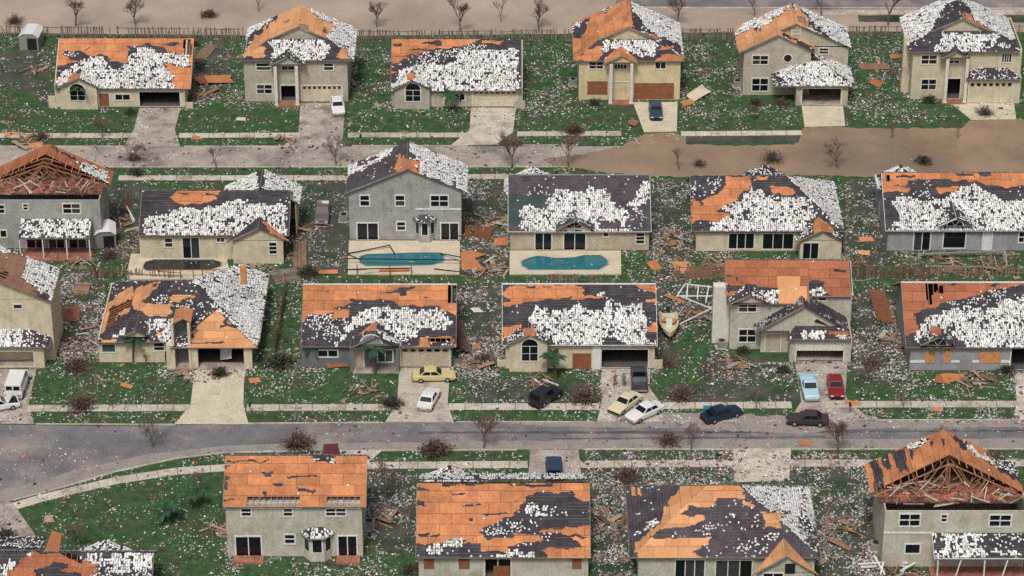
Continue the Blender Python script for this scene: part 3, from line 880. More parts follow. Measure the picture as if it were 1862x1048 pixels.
h.gable((1350, 500), (1215, 632), (1490, 632), h.YF - 1.0, default='T', zones=[zn('D', 2, 1320, 510, 1380, 510, 1380, 565, 1320, 565)], gap=0.38, bump=True)
Y = h.bumpY
h.item(Y, 'a', h.X(2, 1308, 640, Y), h.X(2, 1414, 640, Y), h.Z(2, 1308, 714, Y), h.Z(2, 1308, 588, Y), {'trim': 'white_trim'})
h.wing_wall(3, 212, 292, 715, 765)

ZA4 = [zn('F', 3, 610, 200, 740, 125, 735, 240, 640, 275, 610, 260), zn('T', 3, 610, 200, 690, 145, 670, 185, 625, 210), zn('t', 3, 830, 70, 900, 40, 880, 80, 840, 100),
       zn('D', 3, 1000, -10, 1020, 10, 1060, 100, 1065, 190, 1010, 190), zn('F', 3, 1025, 20, 1065, 100, 1120, 190, 1250, 265, 1400, 330, 1400, 390, 1180, 265, 1020, 190, 1060, 190), zn('D', 3, 1150, 230, 1240, 262, 1230, 290, 1190, 265),
       zn('D', 3, 635, 435, 650, 400, 830, 325, 845, 390, 800, 410, 720, 435), zn('T', 3, 835, 290, 960, 265, 1220, 275, 1225, 330, 1200, 390, 1110, 415, 1000, 350, 840, 365),
       zn('D', 3, 1250, 390, 1410, 385, 1410, 440, 1180, 440), zn('D', 3, 1235, 325, 1315, 325, 1305, 352, 1250, 352), zn('D', 3, 690, 390, 830, 385, 790, 430, 660, 430)]
h = dutch('two-storey yellow house with brown boards over garage and window, blue car in front', 3, 668, 1380, 708, 432, 632, 1415, 'yellow_cream', ZA4, 'D', 'T', 'F', 12.6,
      [('w', 3, 745, 440, 840, 485, {'n': (2, 2)}), ('w', 3, 920, 455, 1005, 485, {'n': (4, 1)}), ('w', 3, 1210, 440, 1280, 485, {'n': (2, 1)}), ('b', 3, 730, 575, 870, 665, {'m': 'brown_board'}),
       ('d', 3, 905, 582, 1010, 702, {'m': 'yellow_cream'}), ('G', 3, 1060, 588, 1340, 716, {'m': 'brown_board', 'frame': False})],
      ((968, 355), (850, 448), (1080, 448)), ((892, 450, 752), (1037, 450, 745)), pd='D')

# ---- grey house with the round window
h = House('two-storey pale grey house with a round window and tile roof above its dark garage', 4, 165, 800, 572, 'beige', deck='deck_bright')
h.m = 0.5
h.YF2 = h.YF + 1.6
Yf = h.YF
ze = h.Z(4, 400, 330, Yf - 0.4)
Xl, Xr = h.X(4, 140, 330, Yf - 0.4), h.X(4, 832, 330, Yf - 0.4)
Za = [zn('T', 4, 120, 215, 140, 170, 420, 30, 435, 60, 370, 105, 330, 150, 240, 165, 150, 205), zn('D', 4, 485, 15, 520, 50, 560, 125, 575, 175, 470, 155), zn('F', 4, 500, 30, 560, 95, 640, 190, 700, 230, 640, 215, 575, 170, 560, 120),
      zn('H', 4, 495, 92, 552, 112, 552, 150, 500, 130), zn('F', 4, 230, 170, 265, 160, 270, 185, 240, 190)]
h.roof_y(Xl, Xr, Yf + 1.6, Yf + 8.6, ze, 0.47, 'gable', dl='D', dr='T', zones=Za, ov=0.4, gx=(Xl + 0.5, Xr - 0.5))
zt = ze - 0.02
h.box_body(h.XL, h.XR, Yf + 2.0, Yf + 8.2, zt)
h.ceiling(h.XL, h.XR, Yf + 2.0, Yf + 8.2, zt - 0.4)
h.front(h.XL + 0.02, h.XR - 0.02, Yf + 2.0, zt, [('w', 4, 630, 292, 682, 325), ])
h.item(Yf + 2.0, 'w', h.X(4, 467, 180, Yf + 2), h.X(4, 512, 180, Yf + 2), h.Z(4, 467, 203, Yf + 2), h.Z(4, 467, 165, Yf + 2), {'glass': 'trim'})
# nearer gable on the left
Xb = h.X(4, 575, 400, Yf)
h.R = dict(Ye=Yf, ze=ze)
h.gable((390, 200), (142, 330), (605, 305), Yf - 0.4, default='D', zones=[zn('F', 4, 400, 190, 620, 300, 600, 330, 420, 240), zn('D', 4, 420, 225, 490, 250, 480, 270, 430, 245)], reach=2.6, gap=0.4, down=0.0)
zg = (h.Z(4, 142, 330, Yf - 0.4) + h.Z(4, 605, 305, Yf - 0.4)) / 2
h.front(h.XL, Xb, Yf, zg + 0.02, [('w', 4, 228, 337, 318, 388, {'n': (2, 2)}), ('w', 4, 225, 475, 318, 548, {'n': (2, 2)}), ('d', 4, 365, 475, 430, 575, {'m': 'beige'})])
h.put('wall', MB().box(h.XL, h.XL + 0.14, Yf + 0.16, Yf + 2.0, 0, zg), h.wall); h.put('wall', MB().box(Xb - 0.14, Xb, Yf + 0.16, Yf + 2.0, 0, zg), h.wall)
h.item(Yf - 0.02, 'r', h.X(4, 415, 350, Yf), h.X(4, 462, 350, Yf), h.Z(4, 440, 374, Yf), h.Z(4, 440, 327, Yf), {})
# garage in front
Yg = g(4, 640, 636)[1]
xa, xb = g(4, 485, 636)[0], g(4, 797, 636)[0]
zge = h.Z(4, 640, 522, Yg - 0.5)
h.roof_y(h.X(4, 350, 522, Yg - 0.5), h.X(4, 842, 522, Yg - 0.5), Yg - 0.5, Yf + 2.3, zge, 0.42, 'hip', dl='t', dr='t', df='t', zones=[zn('T', 4, 340, 395, 800, 360, 840, 520, 450, 525)])
h.front(xa, xb, Yg, zge + 0.12, [('g', 4, 525, 535, 758, 630)])
h.put('wall', MB().box(xb - 0.15, xb, Yg + 0.16, Yf + 2, 0, zge + 0.1), h.wall); h.put('wall', MB().box(xa, xa + 0.15, Yg + 0.16, Yf - 0.02, 0, zge + 0.1), h.wall)
h.put('floor_slab', MB().box(xa, xb, Yg - 0.05, Yf + 2.0, -0.05, 0.1), 'worn_concrete')
FOOT.append((h.XL, xb, Yg, Yf + 2))

ZA6 = [zn('T', 4, 1120, 250, 1130, 100, 1420, 0, 1450, 10, 1400, 100, 1340, 180, 1230, 220, 1180, 260), zn('F', 4, 1380, 40, 1440, 10, 1480, 0, 1540, 60, 1560, 120, 1500, 140, 1370, 210, 1170, 310, 1180, 255, 1300, 205), zn('D', 4, 1500, 70, 1545, 90, 1560, 120, 1645, 165, 1650, 195, 1560, 150, 1500, 110),
       zn('F', 4, 1640, 195, 1660, 180, 1850, 270, 1850, 320), zn('T', 4, 1365, 205, 1710, 205, 1700, 255, 1610, 320, 1305, 320, 1350, 275), zn('T', 4, 1720, 265, 1790, 270, 1780, 292, 1725, 290)]
h = dutch('two-storey cream house with dark grey front eaves and small tiled roof over garage', 4, 1175, 1825, 600, 315, 1168, 1838, 'pale_cream', ZA6, 'T', 'T', 'F', 11.5,
      [('w', 4, 1245, 335, 1335, 385, {'n': (2, 2)}), ('w', 4, 1730, 325, 1785, 375, {'n': (4, 1)}), ('w', 4, 1245, 480, 1330, 540, {'n': (2, 2)}), ('w', 4, 1410, 365, 1470, 380, {'n': (2, 1)}), ('o', 4, 1395, 475, 1475, 605)],
      ((1440, 268), (1362, 352), (1538, 352)), ((1382, 355, 622), (1502, 355, 618)), pd='F', d1=3.3)
Yg = h.YF - 1.2
zge = h.Z(4, 1680, 480, Yg - 0.5)
h.roof_y(h.X(4, 1515, 480, Yg - 0.5), h.X(4, 1842, 480, Yg - 0.5), Yg - 0.5, h.YF + 0.1, zge, 0.55, 'hip', df='t', dl='t', dr='t')
h.front(h.X(4, 1520, 600, Yg), h.XR, Yg, zge + 0.1, [('G', 4, 1530, 497, 1790, 610, {'row': 7, 'm': 'pale_cream'})])
h.put('wall', MB().box(h.XR - 0.15, h.XR, Yg + 0.16, h.YF - 0.01, 0, zge + 0.1), h.wall)
h.put('floor_slab', MB().box(h.X(4, 1520, 600, Yg), h.XR, Yg - 0.05, h.YF - 0.08, -0.05, 0.1), 'worn_concrete')
cx0 = h.XL
h.put('chimney', MB().box(cx0 - 1.0, cx0 - 0.02, h.YF + 2.2, h.YF + 3.4, 0, h.Z(4, 1115, 232, h.YF + 2.2)), 'cream')

# ================================================================== second row: backs of houses
def open_attic(h, X0, X1, Ye, Y1, ze, m, gap, dl, dr, zones, deck, n=3):
    """Two-storey roof whose near end blew off: trusses, attic floor and pink insulation show."""
    xm = (X0 + X1) / 2; W = (X1 - X0) / 2; zr = ze + m * W
    Ys = Ye + gap
    # deck edges step back towards the ridge
    h.slope([(X0, Y1, ze), (X0, Ys - gap * 0.10, ze), (xm, Ys, zr), (xm, Y1, zr)], dl, zones, deck=deck, rims=())
    h.slope([(X1, Ys - gap * 0.10, ze), (X1, Y1, ze), (xm, Y1, zr), (xm, Ys, zr)], dr, zones, deck=deck, rims=())
    zf = ze + 0.05
    h.put('attic_floor', MB().box(X0 + 0.7, X1 - 0.7, Ye + 1.9, Y1 - 0.6, zf - 0.12, zf), 'attic_board')
    h.put('attic_dark_backing', MB().prism_y([(X0 + 0.8, zf), (X1 - 0.8, zf), (xm, zr - 0.15)], Y1 - 0.5, Y1 - 0.4), 'attic_board')  # dark wall added to supply the darkness behind the trusses
    for i in range(n):
        h.truss(X0 + 0.3, X1 - 0.3, Ys - 1.2 + i * 1.1, ze + 0.12, m * random.uniform(0.86, 0.97), random.uniform(-1.3, 0.9))
    for i in range(9):                                    # battens still nailed across the trusses
        t = 0.08 + i * 0.1
        for sg in (-1, 1):
            x = xm + sg * W * (1 - t); z = ze + m * W * t + 0.02
            h.stud((x, Ys - 0.5 - random.uniform(0, 1.4), z), (x, Ys + 0.8, z), 0.10, 0.03, 'truss_wood', 'roof_batten')
    for i in range(80):
        x = random.uniform(X0 + 1.2, X1 - 1.6); y = random.uniform(Ye + 0.9, Ye + gap + 2.0)
        a = random.uniform(0, math.pi); L = random.uniform(0.7, 2.6)
        h.stud((x, y, zf + 0.1 + random.uniform(0, 0.5)), (x + L * math.cos(a), y + 0.4 * L * math.sin(a), zf + random.uniform(0.08, 1.6)), 0.06, 0.1, random.choice(['truss_wood', 'lumber', 'lumber', 'trim']), 'broken_board')
    for i in range(60):
        x = xm + (X1 - X0) * 0.42 * max(-1, min(1, random.gauss(0, 0.55))); y = random.uniform(Ye + 2.1, Ye + gap + 0.8)
        s_ = random.uniform(0.25, 0.8)
        t = [(x + s_ * math.cos(a) * random.uniform(0.6, 1.1), y + 0.6 * s_ * math.sin(a) * random.uniform(0.6, 1.1)) for a in np.linspace(0, 2 * math.pi, 7, endpoint=False)]
        mb = MB(); zz = zf + random.uniform(0.12, 0.45)
        mb.add([(*p, zf) for p in t] + [(x + (p[0] - x) * 0.6, y + (p[1] - y) * 0.6, zz) for p in t], [tuple(range(7, 14))] + [(j, (j + 1) % 7, 7 + (j + 1) % 7, 7 + j) for j in range(7)])
        h.put('insulation_clump', mb, 'insulation')

h = House('two-storey grey house with its near roof torn open over a tile-covered porch', 5, -150, 728, 862, 'grey_stucco', deck='deck_red')
ze = h.Z(5, 300, 520, h.YF)
X0, X1 = h.X(5, -160, 480, h.YF - 0.4), h.X(5, 745, 480, h.YF - 0.4)
ZB1 = [zn('T', 5, 540, 240, 760, 330, 760, 470, 640, 400, 560, 290), zn('F', 5, 330, 110, 400, 150, 540, 230, 540, 250, 420, 190), zn('D', 5, 580, 215, 755, 260, 750, 310, 600, 270)]
open_attic(h, X0, X1, h.YF - 0.4, h.YF + 7.7, ze, 0.50, 5.0, 'D', 'D', ZB1, 'deck_red')
h.box_body(h.XL, h.XR, h.YF, h.YF + 7.3, ze)
h.front(h.XL, h.XR, h.YF, ze, [('w', 5, -60, 557, 30, 612, {'n': (2, 2)}), ('w', 5, 165, 550, 195, 588), ('w', 5, 447, 548, 563, 612, {'n': (2, 2)}), ('w', 5, -40, 735, 44, 780, {'n': (2, 1)}),
                               ('s', 5, 192, 797, 313, 862), ('s', 5, 347, 797, 453, 862), ('s', 5, 492, 797, 607, 862)])
za = h.Z(5, 380, 655, h.YF); yp = h.YF - 2.9
zb = h.Z(5, 380, 790, yp)
xa, xb = h.X(5, 128, 790, yp), h.X(5, 632, 790, yp)
h.slope([(xa, yp, zb), (xb, yp, zb), (xb, h.YF - 0.02, za), (xa, h.YF - 0.02, za)], 'T', (), rims=(0, 1, 3), keep=0.82)
for x in (xa + 0.1, (xa * 2 + xb) / 3, (xa + xb * 2) / 3, xb - 0.1):
    h.put('porch_post', MB().box(x - 0.07, x + 0.07, yp + 0.1, yp + 0.24, 0, zb - 0.1), 'white_trim')
h.put('porch_floor', MB().box(xa, xb, yp - 0.3, h.YF - 0.07, 0, 0.1), 'terracotta')

h = House('low cream house with a drained dark pool on a yellow patio', 5, 992, 1985, 942, 'yellow_cream')
h.wall = 'cream'
h.eave(772)
h.roof_x(978, 2038, ridge_y=455, default='F', zones=[
    zn('D', 5, 1235, 440, 1555, 450, 1555, 478, 1520, 492, 1530, 520, 1400, 548, 1270, 542, 1185, 490, 1230, 485), zn('F', 5, 1240, 482, 1330, 470, 1330, 482), zn('F', 5, 1440, 470, 1530, 472, 1520, 486, 1440, 484),
    zn('T', 5, 1000, 700, 1060, 630, 1180, 610, 1270, 575, 1400, 590, 1590, 540, 1740, 510, 1760, 550, 2010, 560, 2030, 780, 1040, 785),
    zn('F', 5, 1560, 680, 1640, 640, 1660, 670, 1590, 700)])
h.body_x()
h.front(h.XL, h.XR, h.YF, h.zt, [('w', 5, 1165, 792, 1215, 850), ('s', 5, 1292, 787, 1405, 930), ('w', 5, 1530, 787, 1580, 815, {'n': (2, 1)})])
Yg = h.YF - 0.95
h.gable((1830, 728), (1600, 818), (2048, 818), Yg - 0.4, zones=[zn('D', 6, -10, 640, 60, 660, 170, 750, 160, 800, 60, 740), zn('F', 5, 1600, 830, 1840, 600, 1840, 740)], default='F', k=5, reach=None, gap=0.4, down=0.0)
xa, xb, zg = h.X(5, 1645, 900, Yg), h.X(6, 132, 880, Yg), h.Z(5, 1700, 818, Yg - 0.4)
h.front(xa, xb, Yg, zg + 0.05, [('w', 6, 37, 792, 85, 868, {'n': (1, 3)})])
h.put('wall', MB().box(xb - 0.15, xb, Yg + 0.16, h.YF, 0, zg), h.wall); h.put('wall', MB().box(xa, xa + 0.15, Yg + 0.16, h.YF - 0.02, 0, zg), h.wall)
FOOT.append((xa, xb, Yg, h.YF))
Yw = h.R['Ym']
zw = h.R['zr'] - 0.05
Yw2 = Yw + 6.0
xw = h.X(0, 478, 303, Yw2)
h.roof_y(xw - 4.8, xw + 4.8, Yw + 1.0, Yw2, zw - 0.5 * 4.8, 0.5, 'gable', dl='T', dr='T', gab=False, zones=[zn('F', 5, 1800, 280, 1862, 280, 1862, 420, 1820, 420)])

h.box_body(xw - 4.3, xw + 4.3, Yw + 1.2, Yw2 - 0.2, zw - 2.25, slab=False)

# grey house with the gable towards us
h = House('tall grey house with a plain gable wall behind a teal pool', 6, 585, 1345, 776, 'grey_stucco', trim='white_trim', felt='felt_purple')
h.eave(452, ov=0.4); h.m = 0.5
X0, X1 = h.X(6, 556, 455, h.Ye), h.X(6, 1385, 455, h.Ye)
W = (X1 - X0) / 2
za = h.Z(6, 962, 290, h.Ye)
m = (za - h.ze) / W
ZB3 = [zn('T', 6, 560, 330, 565, 300, 640, 190, 720, 150, 850, 125, 880, 160, 790, 245, 700, 280, 600, 335), zn('F', 6, 640, 250, 760, 200, 780, 215, 660, 270), zn('D', 6, 930, 185, 970, 190, 965, 300, 870, 300, 900, 255),
       zn('D', 6, 962, 215, 1055, 240, 1055, 330, 962, 290), zn('F', 6, 965, 180, 1040, 200, 1045, 235, 965, 215), zn('F', 6, 1280, 370, 1315, 370, 1315, 440, 1290, 440), zn('F', 6, 1060, 320, 1330, 440, 1340, 460, 1280, 440, 1060, 335)]
h.roof_y(X0, X1, h.Ye, h.Ye + 7.5, h.ze, m, 'gable', dl='F', dr='T', zones=ZB3, ov=0.4, gx=(h.XL, h.XR))
zt = h.ze + m * (h.XL - X0) - 0.02
h.box_body(h.XL, h.XR, h.YF, h.Ye + 7.1, zt)
h.ceiling(h.XL, h.XR, h.YF, h.Ye + 7.1, zt - 0.3)
h.front(h.XL, h.XR, h.YF, min(zt, h.ze + m * (h.XL - X0) - 0.06), [('w', 6, 657, 472, 715, 540), ('w', 6, 897, 472, 955, 540), ('w', 6, 1137, 472, 1252, 545, {'n': (2, 2)}), ('s', 6, 637, 660, 775, 775), ('w', 6, 907, 652, 960, 705), ('s', 6, 1207, 660, 1322, 775)])
h.put('belt_course', MB().box(h.X(6, 1030, 565, h.YF), h.XR, h.YF - 0.05, h.YF - 0.001, h.Z(6, 1030, 568, h.YF), h.Z(6, 1030, 558, h.YF)), 'white_trim')
h.bay(6, 1030, 1165, 650, 765, 600, h.YF, 't')
for x, y in ((690, 430), (875, 432), (1040, 400), (1070, 370), (895, 375), (1000, 320), (760, 375), (1075, 575), (980, 580), (865, 575), (1225, 580), (1090, 420), (930, 350), (620, 565), (660, 568), (840, 560)):
    X, Z = h.X(6, x, y, h.YF), h.Z(6, x, y, h.YF)
    yy = h.YF - 0.012 if Z < zt - 0.2 else h.Ye + 0.39
    h.put('stucco_scar', MB().prism_y([(X - .14, Z - .03), (X + .02, Z - .07), (X + .16, Z + .01), (X + .03, Z + .08), (X - .1, Z + .05)], yy, yy + 0.01), 'dark_grey_stucco')

h = House('low tan house behind the teal pool with straight tan patio, half-moon window in its gable', 7, 107, 1085, 682, 'tan', felt='felt_purple')
h.eave(550)
h.roof_x(92, 1103, ridge_y=150, default='F', zones=[
    zn('g', 7, 80, 300, 340, 295, 360, 330, 330, 375, 180, 385, 150, 500, 80, 490),
    zn('T', 7, 160, 400, 240, 365, 350, 385, 380, 310, 445, 250, 520, 262, 560, 275, 640, 270, 650, 238, 790, 258, 845, 350, 905, 390, 1000, 380, 1020, 430, 940, 500, 930, 555, 165, 560, 200, 470),
    zn('T', 7, 930, 380, 1010, 260, 1080, 170, 1100, 175, 1100, 320, 980, 380), zn('F', 7, 840, 340, 920, 320, 930, 380, 860, 385), zn('t', 7, 930, 390, 1040, 400, 1060, 520, 930, 550), zn('F', 7, 740, 470, 900, 480, 900, 530, 740, 540)], ridge='grey_metal', rim='white_trim')
h.body_x()
h.front(h.XL, h.XR, h.YF, h.zt, [('s', 7, 285, 560, 397, 680), ('s', 7, 488, 560, 637, 680), ('w', 7, 765, 556, 800, 582, {'n': (1, 1)}), ('w', 7, 997, 560, 1052, 632, {'n': (1, 3)})])
h.gable((562, 412), (430, 532), (695, 532), h.YF - 0.95, default='t', zones=[zn('T', 7, 570, 380, 690, 460, 640, 480, 560, 430)], down=0.3, gap=0.38)
Y = h.YF - 0.57
h.item(Y, 'A', h.X(7, 505, 510, Y), h.X(7, 612, 510, Y), h.Z(7, 505, 522, Y), h.Z(7, 505, 484, Y), {'fan': 4})
h.behind(7, 268, 108, 3.6)

h = House('low cream house with a big white tiled hip and a projecting end gable', 7, 1417, 2412, 690, 'cream')
h.eave(548)
h.roof_x(1388, 2465, ridge_y=158, hipR=True, default='F', dr='T', zones=[
    zn('t', 7, 1375, 310, 1390, 200, 1500, 165, 1590, 200, 1580, 270, 1470, 320), zn('D', 7, 1375, 480, 1385, 320, 1465, 335, 1600, 265, 1620, 165, 1805, 150, 1795, 230, 1700, 320, 1580, 405, 1670, 425, 1620, 470),
    zn('F', 7, 1450, 320, 1470, 320, 1465, 370, 1450, 370), zn('T', 7, 1500, 560, 1560, 480, 1680, 435, 1600, 385, 1720, 340, 1760, 300, 1800, 230, 1862, 250, 1862, 560),
    zn('T', 8, -20, 255, 60, 290, 200, 305, 300, 300, 405, 390, 400, 440, 350, 480, 240, 610, -20, 560), zn('D', 8, 70, 222, 210, 235, 255, 265, 258, 292, 110, 285), zn('D', 8, -20, 155, 50, 152, 50, 178, -20, 180),
    zn('F', 8, 150, 160, 190, 170, 600, 575, 560, 570, 300, 300), zn('T', 8, 175, 130, 560, 130, 640, 620, 590, 570)])
h.body_x()
h.front(h.XL, h.XR, h.YF, h.zt, [('s', 7, 1650, 562, 1825, 668, {'n': (3, 1), 'sill': 1}), ('s', 8, 28, 562, 240, 668, {'n': (3, 1), 'sill': 1})])
Yg = g(8, 430, 742)[1]
h.gable((440, 545), (255, 622), (612, 618), Yg - 0.4, k=8, default='t', zones=[zn('D', 8, 375, 430, 500, 435, 525, 545, 395, 560), zn('F', 8, 500, 430, 620, 580, 610, 620, 520, 540)], gap=0.4)
xa, xb, zg = h.X(8, 287, 700, Yg), h.X(8, 578, 700, Yg), h.Z(8, 440, 620, Yg - 0.4)
h.front(xa, xb, Yg, zg + 0.05, [('s', 8, 310, 627, 415, 742)])
h.put('wall', MB().box(xb - 0.15, xb, Yg + 0.16, h.YF, 0, zg), h.wall); h.put('wall', MB().box(xa, xa + 0.15, Yg + 0.16, h.YF - 0.02, 0, zg), h.wall)
FOOT.append((xa, xb, Yg, h.YF))
h.behind(8, 40, 88, 2.6, 0.6, 0.6, 0.5, 't')

h = House('low blue-grey house with a half-moon window at the far right of its row', 8, 897, 1985, 682, 'blue_grey_stucco', trim='white_trim')
h.eave(542)
h.roof_x(890, 2000, ridge_y=132, default='F', zones=[
    zn('D', 8, 860, 120, 2000, 120, 2000, 230, 1700, 232, 1600, 222, 1560, 190, 1290, 186, 1060, 190, 1030, 215, 860, 242), zn('D', 8, 870, 228, 1075, 235, 1060, 268, 870, 272), zn('D', 8, 1250, 228, 1430, 235, 1435, 268, 1255, 272),
    zn('H', 8, 886, 150, 922, 150, 922, 196, 886, 196), zn('F', 8, 960, 148, 1095, 148, 1095, 166, 960, 172), zn('F', 8, 1395, 135, 1510, 130, 1510, 158, 1420, 158), zn('F', 8, 1560, 130, 1650, 130, 1640, 152, 1570, 150),
    zn('T', 8, 940, 350, 1000, 300, 1080, 300, 1150, 330, 1330, 312, 1360, 270, 1440, 230, 1490, 205, 1560, 230, 1680, 300, 1720, 345, 1862, 320, 2000, 330, 2000, 560, 890, 560, 985, 450), zn('t', 8, 1090, 270, 1230, 270, 1230, 320, 1090, 320), zn('F', 8, 1310, 400, 1350, 350, 1400, 400, 1400, 440)], rim='white_trim')
h.body_x()
h.front(h.XL, h.XR, h.YF, h.zt, [('s', 8, 1090, 550, 1200, 678), ('w', 8, 1297, 550, 1448, 660, {'n': (1, 1)}), ('d', 8, 1575, 552, 1632, 680, {'m': 'white_trim'}), ('w', 8, 1828, 550, 1900, 620, {'n': (2, 2)})])
h.gable((1378, 432), (1262, 505), (1505, 505), h.YF - 0.95, default='t', zones=[zn('F', 8, 1310, 430, 1380, 350, 1400, 440)], down=0.3, gap=0.38, rim='white_trim')
Y = h.YF - 0.57
h.item(Y, 'A', h.X(8, 1322, 505, Y), h.X(8, 1432, 505, Y), h.Z(8, 1322, 506, Y), h.Z(8, 1322, 466, Y), {'fan': 3})
h.behind(8, 1000, 92, 3.2)

# ================================================================== third row: fronts towards the camera
h = House('cream house cut by the left picture edge, white van standing on its drive', 9, -420, 392, 838, 'cream', deck='deck_brown')
Yf = h.YF
h.m = 0.45
Xr = h.X(9, 362, 425, Yf - 0.5); ze = h.Z(9, 362, 425, Yf - 0.5)
xm = h.X(9, -110, 240, Yf - 0.5)
Xl = 2 * xm - Xr
ZC1 = [zn('D', 9, -300, 0, 195, 110, 165, 260, 350, 400, 340, 440, -300, 350), zn('T', 9, 195, 115, 440, 205, 385, 360, 290, 340, 160, 265), zn('H', 9, -20, 180, 65, 210, 40, 265, -20, 240), zn('F', 9, 250, 350, 360, 400, 350, 440, 300, 420)]
h.roof_y(Xl, Xr, Yf - 0.5, Yf + 7.2, ze, 0.45, 'gable', dl='T', dr='T', zones=ZC1, ov=0.5, gx=(h.XL, h.XR))
h.box_body(h.XL, h.XR, Yf, Yf + 6.8, ze)
h.front(h.XL, h.XR, Yf, ze + 0.05, [('w', 9, 98, 443, 152, 470, {'n': (1, 1)})])
Yg = g(9, 280, 890)[1]
xb = g(9, 318, 890)[0]
zge = h.Z(9, 200, 745, Yg - 0.5)
xe = h.X(9, 345, 742, Yg - 0.5)
h.roof_y(h.X(9, -220, 742, Yg - 0.5), xe, Yg - 0.5, Yf + 0.2, zge, 0.5, 'hip', dl='T', dr='t', df='t', zones=[zn('T', 9, -20, 590, 150, 600, 170, 700, 180, 760, -20, 760)])
h.front(h.X(9, -300, 890, Yg), xb, Yg, zge + 0.1, [('g', 9, -70, 775, 237, 880)])
h.put('wall', MB().box(xb - 0.15, xb, Yg + 0.16, Yf, 0, zge), h.wall)
h.put('floor_slab', MB().box(h.XL, xb, Yg - 0.05, Yf - 0.08, -0.05, 0.1), 'worn_concrete')
FOOT.append((h.XL, xb, Yg, Yf))

h = House('hip roofed cream house with tall dark entry and huge white tiled right slope', 17, 105, 1490, 948, 'cream', deck='deck_bright')
h.m = 0.58; h.hr = 1.18
h.eave(765)
ZC2 = [zn('T', 17, 960, 190, 1190, 150, 1400, 20, 1700, 130, 1600, 850, 1150, 470, 1050, 300), zn('F', 17, 960, 250, 1010, 250, 1110, 330, 1070, 330),
       zn('D', 17, 390, 430, 400, 300, 560, 230, 690, 190, 640, 260, 560, 330, 480, 400, 760, 425, 740, 500, 700, 530, 560, 525, 450, 480),
       zn('D', 17, 735, 400, 740, 370, 800, 325, 960, 325, 950, 350, 830, 400), zn('H', 17, 585, 235, 640, 215, 620, 260, 590, 262), zn('t', 17, 580, 330, 740, 320, 720, 400, 580, 390),
       zn('D', 17, 120, 550, 140, 470, 290, 300, 400, 260, 390, 370, 220, 450), zn('H', 17, 145, 640, 200, 460, 390, 370, 380, 440, 270, 500, 250, 590), zn('D', 17, 100, 680, 175, 470, 200, 480, 150, 640, 130, 690), zn('D', 17, 270, 500, 380, 450, 370, 480, 290, 520, 250, 580),
       zn('T', 17, 400, 570, 560, 560, 760, 540, 780, 640, 790, 800, 650, 760, 590, 640, 530, 700, 420, 620), zn('t', 17, 760, 440, 960, 380, 1140, 380, 1080, 470, 960, 600, 930, 480), zn('T', 17, 230, 700, 330, 640, 330, 690, 240, 720), zn('D', 17, 125, 735, 260, 735, 250, 770, 125, 770), zn('D', 17, 600, 670, 670, 660, 660, 700, 620, 700)]
h.roof_x(86, 1555, ridge_y=205, hipL=True, hipR=True, default='F', dl='F', dr='T', zones=ZC2, right=False)
r = h.R
mr = (r['zr'] - r['ze']) / (r['X1'] - r['r1'])
best = min(((abs(P((x, r['Ye'] + L, r['ze'] + mr * (r['X1'] - x)))[0] - np.array(q(17, 1395, 42))).sum(), x, L) for L in np.arange(10, 20, .2) for x in np.arange(r['X1'] - 7, r['X1'] - 1, .2)))
xr_, L_ = best[1], best[2]
zq = r['ze'] + mr * (r['X1'] - xr_)
h.slope([(r['X1'], r['Ye'], r['ze']), (r['X1'], r['Ye'] + L_, r['ze']), (xr_, r['Ye'] + L_, zq), (r['r1'], r['Ym'], r['zr'])], 'T', ZC2, rims=(0, 1))
h.body_x()
h.front(h.XL, h.X(17, 700, 900, h.YF), h.YF, h.zt, [('w', 17, 130, 780, 245, 850, {'n': (1, 1), 'glass': 'felt_green'}), ('w', 17, 600, 770, 700, 835, {'n': (1, 2)})])
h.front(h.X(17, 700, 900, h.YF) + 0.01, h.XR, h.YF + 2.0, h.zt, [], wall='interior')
h.gable((445, 560), (330, 700), (530, 700), h.YF - 0.95, default='F', down=0.4, gap=0.38)
Yg = g(17, 960, 1005)[1]
zge = h.Z(17, 1200, 812, Yg - 0.4)
ZG = [zn('t', 17, 700, 820, 960, 560, 1130, 440, 1000, 560, 930, 800), zn('F', 17, 935, 765, 1240, 760, 1230, 785, 940, 775), zn('F', 17, 1185, 600, 1340, 595, 1350, 630, 1200, 630), zn('F', 17, 1210, 560, 1260, 540, 1300, 600, 1260, 600)]
h.roof_y(h.X(17, 742, 812, Yg - 0.4), h.X(17, 1538, 812, Yg - 0.4), Yg - 0.4, h.R['Ym'], zge, 0.43, 'hip', dl='t', dr='T', df='D', zones=ZG)
for x0, x1 in ((925, 1000), (1418, 1492), (715, 788)):
    xa, xb = h.X(17, x0, 950, Yg), h.X(17, x1, 950, Yg)
    h.put('column', MB().box(xa, xb, Yg, Yg + (xb - xa) * 0.8, 0, zge + 0.1), h.wall)
xa, xb = h.X(17, 1000, 950, Yg), h.X(17, 1418, 950, Yg)
h.put('lintel', MB().box(xa, xb, Yg + 0.02, Yg + 0.3, zge - 0.25, zge + 0.1), h.wall)
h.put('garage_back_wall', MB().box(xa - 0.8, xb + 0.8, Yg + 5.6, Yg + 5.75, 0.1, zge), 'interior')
h.put('garage_door', MB().add([(xa + 2.4, Yg + 1.2, 0.5), (xb - 1.5, Yg + 0.7, 1.0), (xb - 1.5, Yg + 1.6, 1.9), (xa + 2.4, Yg + 2.1, 1.7)], [(0, 1, 2, 3)]), 'trim', label='crumpled pale garage door hanging inside the opening')
h.put('floor_slab', MB().box(h.X(17, 715, 950, Yg), h.XR, Yg - 0.3, h.YF - 0.07, -0.05, 0.1), 'worn_concrete')
Yt = Yg - 0.15
xa, xb = h.X(17, 790, 950, Yt), h.X(17, 922, 950, Yt)
